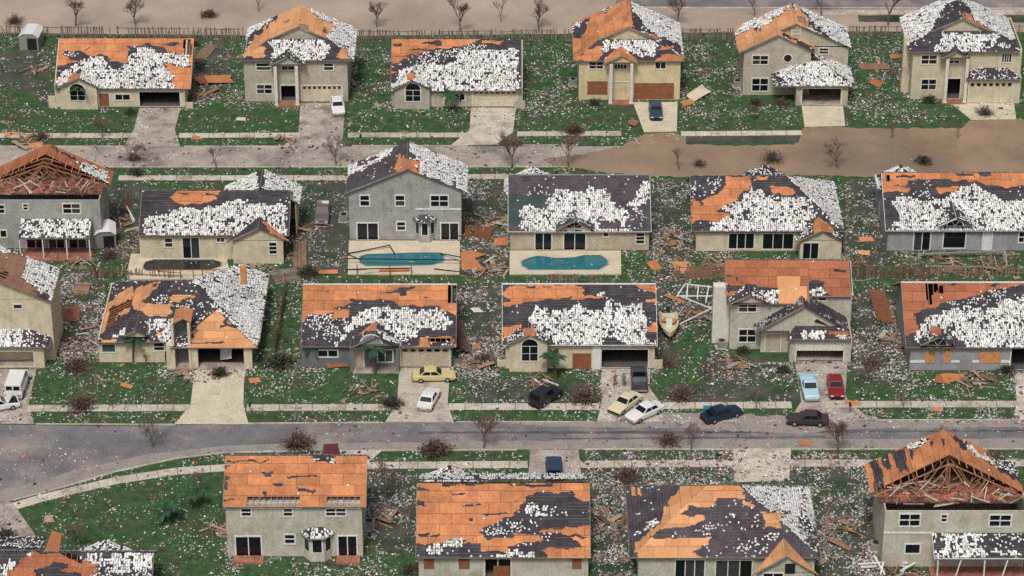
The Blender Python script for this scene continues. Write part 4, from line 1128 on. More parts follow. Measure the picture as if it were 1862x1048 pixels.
h.put('entry_wall', MB().box(xa, xb, Yg + 1.3, Yg + 1.42, 0.1, h.Z(17, 850, 600, Yt)), 'dark_grey_stucco')  # dark colour paints in the shade of the deep entry recess
h.gable((852, 500), (772, 585), (932, 585), Yt, default='D', deck='deck', reach=3.0, gap=0.2, fill=False, pitch=0.55)
for x in (xa - 0.1, xb + 0.1):
    h.put('entry_pier', MB().box(x - 0.14, x + 0.14, Yt, Yt + 1.2, 0, h.Z(17, 850, 592, Yt)), h.wall)
# tile covered wing behind
ym = h.R['Ym']
h.put('roof_vent', MB().box(h.X(17, 1385, 200, ym), h.X(17, 1440, 200, ym), ym - 0.2, ym + 0.3, h.Z(17, 1400, 230, ym), h.Z(17, 1400, 70, ym)), 'ply_board')
FOOT.append((h.X(17, 715, 950, Yg), h.XR, Yg, h.YF))

h = House('low grey house with half-round green vent in its entry gable, yellow sedan out front', 10, 425, 1482, 692, 'dark_grey_stucco', trim='trim')
h.eave(548)
ZC3 = [zn('F', 10, 410, 385, 470, 340, 640, 305, 640, 342, 765, 342, 765, 215, 960, 215, 1085, 235, 1105, 262, 1385, 260, 1410, 285, 1530, 320, 1530, 560, 410, 560),
       zn('F', 10, 650, 262, 770, 245, 770, 268, 660, 272), zn('F', 10, 965, 162, 1095, 148, 1120, 120, 1250, 125, 1160, 150, 1150, 190, 1125, 190, 1110, 168), zn('F', 10, 600, 155, 622, 155, 620, 172, 605, 172), zn('F', 10, 1275, 195, 1320, 188, 1318, 200),
       zn('T', 10, 690, 480, 720, 420, 775, 375, 800, 320, 900, 278, 1440, 288, 1472, 390, 1440, 432, 1280, 420, 1190, 500, 1090, 500, 1040, 440, 960, 410, 880, 380, 760, 450, 640, 560, 640, 500),
       zn('t', 10, 460, 400, 480, 325, 640, 310, 640, 345, 760, 370, 700, 480, 640, 545, 560, 490), zn('t', 10, 1100, 490, 1200, 480, 1180, 520, 1110, 520),
       zn('D', 10, 1210, 560, 1295, 470, 1490, 465, 1510, 545, 1490, 560), zn('H', 10, 1318, 485, 1485, 485, 1485, 512, 1318, 512), zn('t', 10, 1318, 515, 1490, 515, 1490, 550, 1318, 550), zn('D', 10, 1440, 240, 1525, 250, 1530, 315, 1450, 290),
       zn('H', 10, 1458, 110, 1515, 110, 1510, 240, 1458, 235)]
h.roof_x(415, 1510, ridge_y=108, default='D', zones=ZC3, ridge='trim')
h.body_x()
h.front(h.XL, h.XR, h.YF, h.zt, [('w', 10, 540, 572, 672, 615, {'n': (2, 1)}), ('d', 10, 790, 562, 855, 690, {'m': 'tan'}), ('w', 10, 960, 570, 1060, 650, {'n': (2, 1), 'glass': 'felt_green'}), ('G', 10, 1122, 556, 1462, 692, {'row': 6, 'm': 'tan'})])
Yg = h.YF - 1.3
h.gable((935, 425), (762, 552), (1112, 552), Yg, default='F', zones=[zn('D', 10, 770, 480, 860, 400, 900, 365, 945, 375, 955, 435, 880, 440), zn('T', 10, 950, 430, 1100, 490, 1110, 530, 1000, 490)], gap=0.3)
h.item(Yg + 0.28, 'A', h.X(10, 835, 530, Yg), h.X(10, 985, 530, Yg), h.Z(10, 840, 535, Yg), h.Z(10, 840, 470, Yg), {'fan': 1, 'glass': 'paint_grey'})
for x in (775, 930, 1100): h.column(10, x, 552, 735, Yg + 0.35, 0.3, 'dark_grey_stucco')
h.put('porch_step', MB().box(h.X(10, 780, 700, Yg), h.X(10, 1110, 700, Yg), Yg - 0.1, h.YF - 0.07, 0, 0.14), 'worn_concrete')
h.wing_wall(10, 390, 585, 642, 690); h.wing_wall(10, 1485, 1545, 635, 668)

h = House('low cream house with tall arched window and people on its drive', 11, 215, 1192, 655, 'cream', felt='felt')
h.eave(500)
ZC4 = [zn('D', 11, 215, 130, 300, 105, 740, 105, 730, 172, 640, 186, 450, 206, 240, 240, 250, 190, 190, 175), zn('D', 11, 1060, 95, 1215, 95, 1215, 160, 1120, 142), zn('D', 11, 640, 180, 870, 168, 865, 185, 650, 196), zn('D', 11, 1130, 192, 1215, 195, 1210, 222, 1130, 215), zn('D', 11, 190, 230, 260, 215, 240, 240, 200, 245),
       zn('F', 11, 360, 120, 420, 112, 415, 124, 370, 128), zn('F', 11, 470, 120, 530, 118, 525, 128, 480, 128),
       zn('T', 11, 355, 330, 375, 300, 420, 250, 620, 272, 690, 228, 760, 272, 860, 272, 890, 215, 1000, 240, 1110, 218, 1125, 300, 1155, 370, 1125, 450, 1210, 480, 1215, 515, 1040, 515, 980, 470, 870, 450, 830, 515, 610, 515, 480, 470, 420, 380),
       zn('T', 11, 810, 140, 860, 130, 865, 175, 830, 170), zn('D', 11, 1150, 375, 1215, 350, 1215, 412, 1145, 412), zn('D', 11, 190, 370, 310, 360, 320, 390, 230, 440, 190, 470), zn('t', 11, 230, 500, 300, 440, 340, 400, 360, 360, 420, 400, 480, 470, 490, 510)]
h.roof_x(192, 1213, ridge_y=98, default='F', zones=ZC4, ridge='white_trim', rim='white_trim')
h.body_x()
h.front(h.XL, h.XR, h.YF, h.zt, [('b', 11, 655, 553, 775, 660, {'m': 'brown_board'}), ('g', 11, 845, 527, 1150, 650)])
h.gable((365, 392), (225, 490), (505, 490), h.YF - 1.0, default='t', zones=[zn('D', 11, 340, 385, 395, 385, 395, 440, 340, 440)], gap=0.38, bump=True)
Y = h.bumpY
h.item(Y, 'a', h.X(11, 320, 520, Y), h.X(11, 427, 520, Y), h.Z(11, 320, 600, Y), h.Z(11, 320, 458, Y), {'ny': 2, 'trim': 'white_trim'})
h.wing_wall(11, 160, 220, 600, 640); h.wing_wall(11, 1192, 1245, 598, 655)
h.put('pilaster', MB().box(h.X(11, 785, 600, h.YF), h.X(11, 838, 600, h.YF), h.YF - 0.12, h.YF - 0.002, 0, h.zt), 'white_trim')

h = House('two-storey cream house with stripped reddish roof and red car on its drive', 18, 170, 1222, 838, 'sage_beige', deck='deck_red')
h.m = 0.58
Yf = h.YF
Ye = Yf - 0.4
xsplit = h.X(18, 855, 600, Yf)
ze = h.Z(18, 700, 445, Ye)
xl = h.X(18, 150, 445, Ye)
D = h.depth(62, 18, Ye=Ye, ze=ze)
zr, Ym, Yb = ze + h.m * D, Ye + D, Ye + 2 * D
ZC5 = [zn('F', 18, 140, 275, 340, 285, 420, 270, 420, 300, 585, 300, 640, 350, 590, 360, 640, 380, 590, 440, 140, 440), zn('D', 18, 150, 340, 220, 335, 200, 370, 150, 370), zn('T', 18, 330, 300, 400, 340, 470, 330, 500, 320, 590, 320, 590, 420, 520, 445, 480, 410, 350, 370), zn('F', 18, 140, 190, 190, 190, 190, 205, 140, 205), zn('F', 18, 235, 225, 265, 245, 260, 260)]
h.slope([(xl, Ye, ze), (xsplit, Ye, ze), (xsplit, Ym, zr), (xl, Ym, zr)], 'D', ZC5, rims=(0, 1, 3))
h.slope([(xsplit, Yb, ze), (xl, Yb, ze), (xl, Ym, zr), (xsplit, Ym, zr)], 'T', ())
# fresh plywood patch
pa = []
for x, y in ((585, 205), (785, 205), (785, 290), (845, 290), (845, 440), (600, 440)):
    lo = (Ym - Ye)
    dd = ray(*q(18, x, y)); n_ = np.array([0, -h.m, 1.0]); p0 = np.array([0, Ye, ze])
    t = (n_ @ (p0 - np.array([0, CAMY, CAMZ]))) / (n_ @ dd)
    pa.append(np.array([0, CAMY, CAMZ]) + dd * t + np.array([0, -0.012, 0.028]))
h.put('plywood_patch', MB().poly(pa), 'deck_bright')
# right hand block, set back
Y2 = Yf + 1.6
ze2 = h.Z(18, 1040, 380, Y2 - 0.4)
xr2 = h.X(18, 1228, 380, Y2 - 0.4)
D2 = h.depth(66, 18, Ye=Y2 - 0.4, ze=ze2)
h.slope([(xsplit + 0.1, Y2 - 0.4, ze2), (xr2, Y2 - 0.4, ze2), (xr2, Y2 - 0.4 + D2, ze2 + h.m * D2), (xsplit + 0.1, Y2 - 0.4 + D2, ze2 + h.m * D2)], 'D', [zn('F', 18, 860, 240, 1000, 250, 1010, 290, 1040, 380, 860, 390), zn('T', 18, 870, 330, 990, 310, 1030, 370, 880, 380), zn('F', 18, 1060, 130, 1180, 150, 1180, 170, 1050, 160)], rims=(0, 1))
h.slope([(xr2, Y2 + 2 * D2, ze2), (xsplit, Y2 + 2 * D2, ze2), (xsplit, Y2 - 0.4 + D2, ze2 + h.m * D2), (xr2, Y2 - 0.4 + D2, ze2 + h.m * D2)], 'T', ())
h.box_body(h.XL, xsplit, Yf, Yb - 0.4, ze)
xr = h.X(18, 1222, 600, Y2)
h.box_body(xsplit + 0.02, xr, Y2, Yb - 1.4, ze2)
for X, zz, ym_, zm, ya, yb_ in ((h.XL, ze, Ym, zr, Yf, Yb - 0.4), (xr, ze2, Y2 - 0.4 + D2, ze2 + h.m * D2, Y2, Yb - 1.4)):
    h.put('gable_wall', MB().add([(X, ya, zz), (X, yb_, zz), (X, ym_, zm - 0.1), (X + 0.1, ya, zz), (X + 0.1, yb_, zz), (X + 0.1, ym_, zm - 0.1)], [(0, 1, 2), (5, 4, 3), (0, 2, 5, 3), (1, 4, 5, 2)]), h.wall)
h.front(h.XL, xsplit, Yf, ze + 0.08, [('w', 18, 258, 428, 405, 510, {'n': (2, 2)}), ('w', 18, 258, 665, 398, 772, {'n': (2, 2)})])
h.front(xsplit + 0.02, xr, Y2, ze2 + 0.08, [('w', 18, 945, 390, 1010, 412, {'n': (1, 1)})])
h.R = dict(Ye=Ye, ze=ze)
h.gable((335, 360), (165, 446), (530, 446), Yf - 0.85, default='t', zones=[zn('F', 18, 150, 445, 330, 280, 335, 370)], gap=0.38, down=0.0)
# garage gable in front
Yg = g(18, 740, 945)[1]
zgl = h.Z(18, 400, 690, Yg + 0.9); 
xa_, xb_ = h.X(18, 395, 690, Yg + 0.9), h.X(18, 1215, 690, Yg + 0.9)
xc_, za_ = h.X(18, 815, 462, Yg + 0.9), h.Z(18, 815, 462, Yg + 0.9)
h.slope([(xa_, Y2, zgl), (xa_, Yg + 0.9, zgl), (xc_, Yg + 0.9, za_), (xc_, Y2, za_)], 't', [zn('F', 18, 640, 500, 850, 440, 840, 500, 660, 580)], rims=(0, 1), tmat='tile_grey')
h.slope([(xb_, Yg + 0.9, zgl), (xb_, Y2, zgl), (xc_, Y2, za_), (xc_, Yg + 0.9, za_)], 'F', [zn('t', 18, 860, 480, 1240, 640, 1240, 700, 1000, 560)], rims=(0, 2), rim='deck', tmat='tile_grey')
h.put('gable_wall', MB().prism_y([(xa_ + 0.6, zgl), (xb_ - 0.3, zgl), (xc_, za_ - 0.12)], Yg + 1.25, Yg + 1.4), h.wall)
h.put('gable_hole', MB().prism_y([(h.X(18, 905, 590, Yg + 1.2), h.Z(18, 905, 600, Yg + 1.2)), (h.X(18, 1050, 590, Yg + 1.2), h.Z(18, 1050, 640, Yg + 1.2)), (h.X(18, 930, 590, Yg + 1.2), h.Z(18, 930, 575, Yg + 1.2))], Yg + 1.22, Yg + 1.246), 'interior')  # flat patch on the wall, the hole's darkness is painted
zge = h.Z(18, 900, 755, Yg - 0.5)
h.slope([(h.X(18, 660, 755, Yg - 0.5), Yg - 0.5, zge), (h.X(18, 1228, 755, Yg - 0.5), Yg - 0.5, zge), (h.X(18, 1190, 640, Yg + 1.2), Yg + 1.2, zge + 0.85), (h.X(18, 740, 640, Yg + 1.2), Yg + 1.2, zge + 0.85)], 'F', [zn('T', 18, 800, 660, 990, 690, 990, 750, 800, 750), zn('T', 18, 690, 740, 780, 735, 780, 765, 690, 765), zn('D', 18, 1030, 680, 1210, 680, 1200, 715, 1030, 715), zn('T', 18, 1110, 715, 1225, 715, 1225, 755, 1110, 750)], rims=(0,))
xga, xgb = g(18, 690, 945)[0], g(18, 1222, 945)[0]
h.front(xga, xgb, Yg, zge + 0.1, [('g', 18, 755, 785, 1160, 945, {'half': 0.42})])
h.put('wall', MB().box(xgb - 0.15, xgb, Yg + 0.16, Y2, 0, zgl - 0.1), h.wall); h.put('wall', MB().box(xga, xga + 0.15, Yg + 0.16, Yf, 0, zgl), h.wall)
h.put('floor_slab', MB().box(xga, xgb, Yg - 0.05, Y2 - 0.08, -0.05, 0.1), 'worn_concrete')
Yd = Yf - 0.6
h.front(h.X(18, 440, 860, Yd), xga - 0.01, Yd, zgl + 0.7, [('d', 18, 487, 705, 612, 862, {'m': 'tan'})])
h.put('chimney', MB().box(h.X(18, 32, 450, Yf + 1.5), h.XL - 0.01, Yf + 1.5, Yf + 2.7, 0, h.Z(18, 60, 300, Yf + 1.5)), 'trim')
FOOT.append((h.XL, xr, Yg, Yf))

h = House('low house cut by the right edge with orange boarded windows and three roof holes', 12, 1178, 2010, 672, 'blue_grey_stucco', trim='trim', deck='deck_red')
h.eave(548)
h.roof_x(1160, 2030, ridge_y=192, default='F', zones=[
    zn('D', 12, 1130, 180, 2030, 180, 2030, 200, 1800, 205, 1640, 240, 1440, 290, 1330, 320, 1260, 335, 1210, 370, 1235, 460, 1160, 490, 1130, 490), zn('H', 12, 1268, 197, 1302, 197, 1305, 312, 1280, 312), zn('H', 12, 1306, 197, 1330, 197, 1330, 247, 1306, 247), zn('H', 12, 1338, 208, 1366, 208, 1366, 252, 1338, 252), zn('F', 12, 1395, 195, 1425, 195, 1425, 210, 1395, 210), zn('F', 12, 1620, 195, 1655, 195, 1655, 210, 1620, 210),
    zn('T', 12, 1210, 510, 1235, 430, 1300, 372, 1400, 340, 1500, 330, 1640, 345, 1700, 290, 1803, 265, 2030, 270, 2030, 540, 1900, 545, 1700, 545, 1600, 560, 1500, 540, 1400, 470, 1330, 440, 1240, 520), zn('t', 12, 1350, 310, 1500, 290, 1640, 240, 1720, 215, 1700, 300, 1560, 320)], ridge='white_trim')
h.body_x()
h.front(h.XL, h.XR, h.YF, h.zt, [('b', 12, 1270, 540, 1315, 628, {'m': 'ply_board'}), ('b', 12, 1370, 545, 1400, 628, {'m': 'ply_board'}), ('b', 12, 1560, 572, 1672, 628, {'m': 'ply_board'}), ('g', 12, 1732, 552, 1980, 668)])
h.gable((1320, 452), (1238, 532), (1425, 532), h.YF - 0.95, default='t', zones=[zn('D', 12, 1290, 420, 1350, 420, 1350, 485, 1290, 480)], gap=0.38, down=0.3)
Y = h.YF - 0.57
h.item(Y, 'A', h.X(12, 1282, 530, Y), h.X(12, 1382, 530, Y), h.Z(12, 1282, 533, Y), h.Z(12, 1282, 497, Y), {'fan': 3})
for x0, x1 in ((1180, 1262), (1405, 1450), (1520, 1556), (1676, 1722)):
    h.put('low_wall_band', MB().box(h.X(12, x0, 640, h.YF), h.X(12, x1, 640, h.YF), h.YF - 0.06, h.YF - 0.002, h.Z(12, x0, 628, h.YF), h.Z(12, x0, 615, h.YF)), 'white_trim')

# ================================================================== nearest row: backs of houses
h = House('roof at the bottom left corner, orange boards around torn black felt', 19, -420, 1670, 1150, 'cream', deck='deck_red')
h.m = 0.67; h.ov = 0.5; h.Ye = h.YF - 0.5; h.ze = 2.5
h.roof_x(-450, 1720, ridge_y=645, default='T', zones=[
    zn('F', 19, -500, 640, 290, 645, 200, 800, -60, 900, -500, 900), zn('T', 19, -50, 760, 120, 720, 170, 800, 60, 870, -50, 880), zn('D', 19, 40, 930, 200, 780, 350, 655, 680, 655, 800, 720, 950, 760, 1080, 800, 1090, 860, 1030, 960, 900, 1300, -100, 1300, 0, 960), zn('D', 19, 220, 690, 300, 680, 290, 740, 220, 750),
    zn('H', 19, 690, 655, 820, 660, 940, 740, 920, 785, 850, 745, 720, 690), zn('F', 19, 400, 830, 540, 810, 600, 770, 770, 770, 780, 810, 700, 830, 720, 860, 850, 870, 960, 950, 960, 1300, 400, 1300), zn('F', 19, 1120, 660, 1280, 655, 1250, 740, 1130, 740), zn('F', 19, 800, 650, 970, 655, 960, 740, 940, 740), zn('t', 19, 1090, 780, 1700, 780, 1720, 1300, 1000, 1300), zn('T', 19, 1280, 650, 1660, 650, 1660, 860, 1200, 900, 1300, 760)])
h.body_x()
h.front(h.XL, h.XR, h.YF, h.zt, [])
ym, zr = h.R['Ym'], h.R['zr']
x0, x1 = h.X(19, 490, 620, ym), h.X(19, 655, 620, ym)
h.put('dormer_panel', MB().add([(x0, ym + 0.1, zr - 0.2), (x1, ym + 0.1, zr - 0.2), (x1 + 0.15, ym + 2.2, zr + 0.75), (x0 + 0.6, ym + 2.4, zr + 0.95), (x0, ym + 0.1, zr - 0.3), (x1, ym + 0.1, zr - 0.3), (x1 + 0.15, ym + 2.2, zr + 0.6), (x0 + 0.6, ym + 2.4, zr + 0.8)], [(0, 1, 2, 3), (7, 6, 5, 4), (0, 4, 5, 1), (1, 5, 6, 2), (2, 6, 7, 3), (3, 7, 4, 0)]), 'deck_red')
h.behind(19, 1190, 545, 2.8, 0.4)
h.slope([(h.X(19, -100, 640, ym + 1), ym + 4.5, zr - 1.2), (h.X(19, 480, 640, ym + 1), ym + 4.5, zr - 1.2), (h.X(19, 480, 640, ym + 1), ym + 0.8, zr - 0.2), (h.X(19, -100, 640, ym + 1), ym + 0.8, zr - 0.2)], 't', (), rims=())

h = House('two-storey house back with solid orange roof and two gaps showing rafters at its eave', 14, 212, 1165, 903, 'sage_beige', trim='white_trim')
h.eave(552, ov=0.4); h.m = 0.67
ZD2 = [zn('H', 14, 345, 478, 722, 478, 722, 543, 345, 543), zn('H', 14, 908, 478, 1140, 478, 1140, 541, 908, 541), zn('F', 14, 700, 418, 822, 420, 822, 442, 700, 440), zn('F', 14, 535, 382, 605, 380, 600, 402, 540, 398), zn('F', 14, 630, 328, 850, 328, 850, 338, 640, 340), zn('F', 14, 195, 222, 520, 225, 520, 235, 195, 236), zn('F', 14, 440, 310, 520, 290, 520, 328, 450, 330), zn('F', 14, 165, 340, 215, 330, 215, 430, 165, 440), zn('F', 14, 180, 260, 220, 265, 215, 285, 180, 285), zn('F', 14, 450, 450, 475, 450, 475, 478, 455, 478), zn('t', 14, 800, 180, 980, 200, 980, 240, 830, 235), zn('F', 14, 165, 490, 260, 494, 260, 502, 165, 505)]
h.roof_x(175, 1185, ridge_y=190, default='D', zones=ZD2)
h.body_x()
h.ceiling(h.XL, h.XR, h.YF, h.R['Yb'] - 0.4, h.zt - 0.25, 'tile_grey')
h.front(h.XL, h.XR, h.YF, h.zt, [('w', 14, 308, 564, 372, 614), ('w', 14, 606, 564, 664, 614), ('w', 14, 905, 564, 1040, 612, {'n': (2, 2)}), ('s', 14, 270, 762, 444, 900), ('w', 14, 614, 748, 680, 808), ('s', 14, 992, 758, 1118, 900)])
h.bay(14, 748, 948, 768, 900, 690, h.YF, 'T')
for x0, x1 in ((245, 460), (975, 1142)):
    p0, p1 = g(14, x0, 955), g(14, x1, 955)
    h.put('patio_step', MB().box(p0[0], p1[0], h.YF - 1.4, h.YF - 0.07, 0, 0.22), 'terracotta')
h.put('meter_box', MB().box(h.XR + 0.01, h.XR + 0.3, h.YF + 2.5, h.YF + 3.1, 0.9, 1.9), 'grey_metal')

h = House('low pale house back with boarded windows under a big orange and black roof', 15, 85, 1278, 1062, 'tan', trim='trim')
h.wall = 'sage_beige'; h.m = 0.67
h.eave(912, ov=0.5)
ZD3 = [zn('F', 15, 885, 448, 1165, 448, 1185, 490, 1300, 512, 1300, 670, 1190, 695, 950, 712, 935, 742, 720, 742, 745, 775, 550, 785, 525, 735, 560, 690, 740, 622, 790, 548, 850, 490),
       zn('t', 15, 785, 595, 850, 515, 990, 535, 1060, 570, 1040, 620, 830, 625), zn('T', 15, 830, 540, 960, 535, 970, 610, 840, 615), zn('t', 15, 530, 765, 640, 650, 960, 640, 940, 705, 740, 740, 640, 760), zn('F', 15, 930, 728, 1085, 735, 1195, 790, 1245, 842, 945, 850), zn('t', 15, 950, 740, 1080, 745, 1080, 770, 950, 770),
       zn('F', 15, 50, 810, 530, 812, 530, 858, 730, 862, 740, 830, 870, 795, 930, 800, 990, 905, 990, 920, 50, 920), zn('T', 15, 140, 900, 155, 840, 300, 788, 410, 795, 400, 822, 285, 822, 225, 900), zn('T', 15, 630, 900, 760, 838, 900, 868, 900, 905), zn('t', 15, 740, 830, 870, 800, 940, 820, 900, 860),
       zn('F', 15, 70, 405, 140, 420, 150, 440, 70, 440), zn('F', 15, 70, 505, 110, 505, 115, 540, 70, 540), zn('F', 15, 380, 540, 460, 522, 470, 550, 400, 555), zn('F', 15, 480, 530, 520, 520, 525, 540, 480, 545), zn('F', 15, 70, 745, 150, 735, 140, 765, 80, 760), zn('F', 15, 160, 748, 230, 745, 220, 765, 165, 765), zn('F', 15, 530, 600, 720, 598, 720, 608, 530, 610), zn('F', 15, 300, 452, 400, 448, 400, 460, 310, 462), zn('F', 15, 455, 628, 485, 628, 485, 648, 455, 648), zn('F', 15, 1080, 745, 1260, 755, 1250, 772, 1100, 760), zn('F', 15, 240, 380, 1030, 385, 1030, 408, 800, 405, 780, 392, 240, 400)]
h.roof_x(62, 1295, ridge_y=383, default='D', zones=ZD3, back='T')
r = h.R
h.body_x()
h.front(h.XL, h.XR, h.YF, h.zt, [('b', 15, 120, 918, 190, 985, {'m': 'brown_board'}), ('b', 15, 367, 918, 440, 985, {'m': 'brown_board'}), ('b', 15, 1167, 915, 1230, 985, {'m': 'brown_board'}), ('s', 15, 552, 918, 730, 1058, {'broken': True})])
h.put('leaning_board', MB().box(h.X(15, 610, 1000, h.YF), h.X(15, 725, 1000, h.YF), h.YF - 0.14, h.YF - 0.06, 0.12, h.Z(15, 610, 965, h.YF)), 'brown_board')
# the far side's tiled ridge standing proud
h.slope([(r['r0'] + 0.2, r['Ym'] + 1.2, r['zr'] + 0.34), (r['r1'] - 0.4, r['Ym'] + 1.2, r['zr'] + 0.34), (r['r1'] - 0.2, r['Ym'] - 0.1, r['zr'] + 0.45), (r['r0'] + 0.1, r['Ym'] - 0.1, r['zr'] + 0.45)], 'T', (), rims=(), keep=0.97)
h.behind(15, 300, 282, 2.6, 1.2)

h = House('hip roofed house back with orange stair-step boards and a bare orange end gable', 16, 100, 900, 785, 'sage_beige', deck='deck_bright', felt='felt_purple')
h.m = 0.67; h.hr = 1.2
h.eave(665)
ZD4 = [zn('D', 16, 300, 330, 565, 325, 590, 390, 460, 395, 455, 425, 330, 430, 300, 470, 400, 468, 405, 488, 350, 520, 185, 540, 165, 577, 425, 568, 410, 602, 350, 640, 400, 665, 90, 672, 95, 600, 205, 490, 240, 400),
       zn('F', 16, 255, 555, 300, 550, 310, 575, 255, 575), zn('t', 16, 350, 545, 440, 490, 480, 510, 420, 560), zn('t', 16, 440, 590, 600, 590, 690, 560, 740, 540, 720, 600, 620, 680, 560, 640), zn('t', 16, 480, 460, 560, 470, 600, 540, 500, 540),
       zn('D', 16, 670, 455, 760, 460, 745, 530, 670, 520), zn('D', 16, 585, 400, 625, 410, 615, 430, 585, 420), zn('T', 16, 600, 330, 700, 310, 900, 430, 900, 530, 800, 500, 700, 420, 640, 360), zn('t', 16, 820, 470, 960, 500, 940, 700, 880, 600), zn('T', 16, 85, 565, 180, 490, 190, 505, 100, 570), zn('D', 16, 70, 340, 100, 335, 110, 380, 75, 385)]
h.roof_x(62, 935, ridge_y=334, hipL=True, hipR=True, default='F', dl='F', dr='T', zones=ZD4)
h.body_x()
h.front(h.XL, h.XR, h.YF, h.zt, [('s', 16, 272, 674, 402, 775, {'n': (3, 1)}), ('s', 16, 456, 676, 618, 778, {'n': (3, 1)})])
Yg = h.YF - 1.6
h.gable((772, 652), (622, 742), (922, 742), Yg - 0.4, default='D', deck='deck_bright', zones=[zn('H', 16, 800, 588, 852, 608, 852, 642, 806, 620), zn('F', 16, 640, 660, 700, 610, 690, 660, 650, 690)], gap=0.4, down=0.0, pitch=0.68)
xa, xb, zg = h.X(16, 640, 760, Yg), h.X(16, 905, 760, Yg), h.Z(16, 772, 742, Yg - 0.4)
h.front(xa, xb, Yg, zg + 0.05, [('s', 16, 672, 735, 760, 800)])
h.put('wall', MB().box(xb - 0.15, xb, Yg + 0.16, h.YF, 0, zg), h.wall)
h.put('gable_vent', MB().box(h.X(16, 772, 700, Yg - 0.02), h.X(16, 818, 700, Yg - 0.02), Yg - 0.05, Yg - 0.012, h.Z(16, 780, 735, Yg), h.Z(16, 780, 690, Yg)), 'interior')
FOOT.append((xa, xb, Yg, h.YF))

h = House('two-storey house back with its roof end torn off, trusses and pink insulation showing', 20, 165, 1175, 985, 'sage_beige', trim='white_trim')
ze = h.Z(20, 600, 585, h.YF)
X0, X1 = h.X(20, 120, 545, h.YF - 0.4), h.X(20, 1225, 545, h.YF - 0.4)
ZD5 = [zn('F', 20, 60, 150, 110, 170, 160, 300, 200, 500, 120, 500, 100, 300), zn('F', 20, 240, 160, 320, 150, 350, 300, 310, 310, 260, 240), zn('F', 20, 170, 190, 210, 190, 215, 290, 190, 300), zn('F', 20, 360, 150, 395, 150, 400, 215, 375, 220), zn('F', 20, 490, 90, 545, 70, 540, 110, 500, 130), zn('F', 20, 595, 70, 630, 75, 630, 125, 600, 125),
       zn('T', 20, 320, 145, 380, 110, 520, 50, 500, 80, 400, 140), zn('F', 20, 640, 30, 760, 90, 780, 150, 760, 150, 700, 80), zn('T', 20, 760, 110, 960, 220, 950, 260, 850, 200, 780, 150), zn('F', 20, 930, 150, 1300, 150, 1300, 450, 1150, 380, 1000, 290), zn('t', 20, 930, 220, 1300, 260, 1300, 400, 1100, 330)]
open_attic(h, X0, X1, h.YF - 0.4, h.YF + 8.8, ze, 0.55, 4.2, 'D', 'D', ZD5, 'deck', 3)
h.box_body(h.XL, h.XR, h.YF, h.YF + 8.4, ze)
h.front(h.XL, h.XR, h.YF, ze, [('w', 20, 298, 608, 438, 690, {'n': (2, 2)}), ('w', 20, 595, 612, 632, 660), ('w', 20, 938, 615, 1085, 692, {'n': (2, 2)}), ('w', 20, 338, 822, 438, 885, {'n': (1, 1)})])
h.put('belt_course', MB().box(h.XL - 0.02, h.X(20, 540, 740, h.YF), h.YF - 0.06, h.YF - 0.002, h.Z(20, 300, 744, h.YF), h.Z(20, 300, 734, h.YF)), 'white_trim')
za = h.Z(20, 800, 740, h.YF); yp = h.YF - 3.0
zb = h.Z(20, 800, 922, yp)
xa, xb = h.X(20, 545, 922, yp), h.X(20, 1260, 922, yp)
h.slope([(xa, yp, zb), (xb, yp, zb), (xb, h.YF - 0.02, za), (xa, h.YF - 0.02, za)], 'T', [zn('F', 20, 540, 770, 610, 770, 590, 900, 540, 860), zn('t', 20, 870, 740, 1300, 745, 1300, 870, 880, 850), zn('F', 20, 900, 850, 1300, 840, 1300, 925, 920, 925), zn('T', 20, 945, 868, 1145, 868, 1140, 900, 950, 900)], rims=(0, 3), keep=0.8, rim='white_trim')
for i, x in enumerate(np.linspace(xa + 0.4, xb - 0.3, 5)):
    h.put('porch_post', MB().beam((x, yp + 0.2, zb - 0.1), (x - (0.7 if i % 2 else 0.0), yp - 0.1, 0.0), 0.12, 0.12), 'white_trim')
h.put('porch_floor', MB().box(xa, xb, yp - 0.3, h.YF - 0.07, 0, 0.1), 'terracotta')

# ================================================================== ground
def sheet(name, pts, z, m, kind='structure', parent=None, label=None):
    v = [G(x, y) for x, y in pts]
    me = MB().poly([(p[0], p[1], z) for p in v]).mesh(name)
    import bmesh
    bm = bmesh.new(); bm.from_mesh(me)
    bmesh.ops.triangulate(bm, faces=bm.faces[:])
    for f in bm.faces:
        if f.normal.z < 0: f.normal_flip()
    bm.to_mesh(me); bm.free()
    return link(name, me, m, parent, kind=kind, label=label)

def zs(k, *xy): return [q(k, xy[i], xy[i + 1]) for i in range(0, len(xy), 2)]
def wob(pts, n=8, amp=3.0, seed=1):
    r = random.Random(seed); out = []
    for i in range(len(pts)):
        a, b = pts[i], pts[(i + 1) % len(pts)]
        L = math.hypot(b[0] - a[0], b[1] - a[1]); k = max(1, int(L / n))
        for j in range(k):
            t = j / k
            out.append((a[0] + (b[0] - a[0]) * t + r.uniform(-amp, amp) * 1.5, a[1] + (b[1] - a[1]) * t + r.uniform(-amp, amp) * 0.6))
    return out

gm = MB().box(-4000, 4000, -1200, 6000, -0.5, 0.0)
gm.build('ground', 'grass', kind='structure')
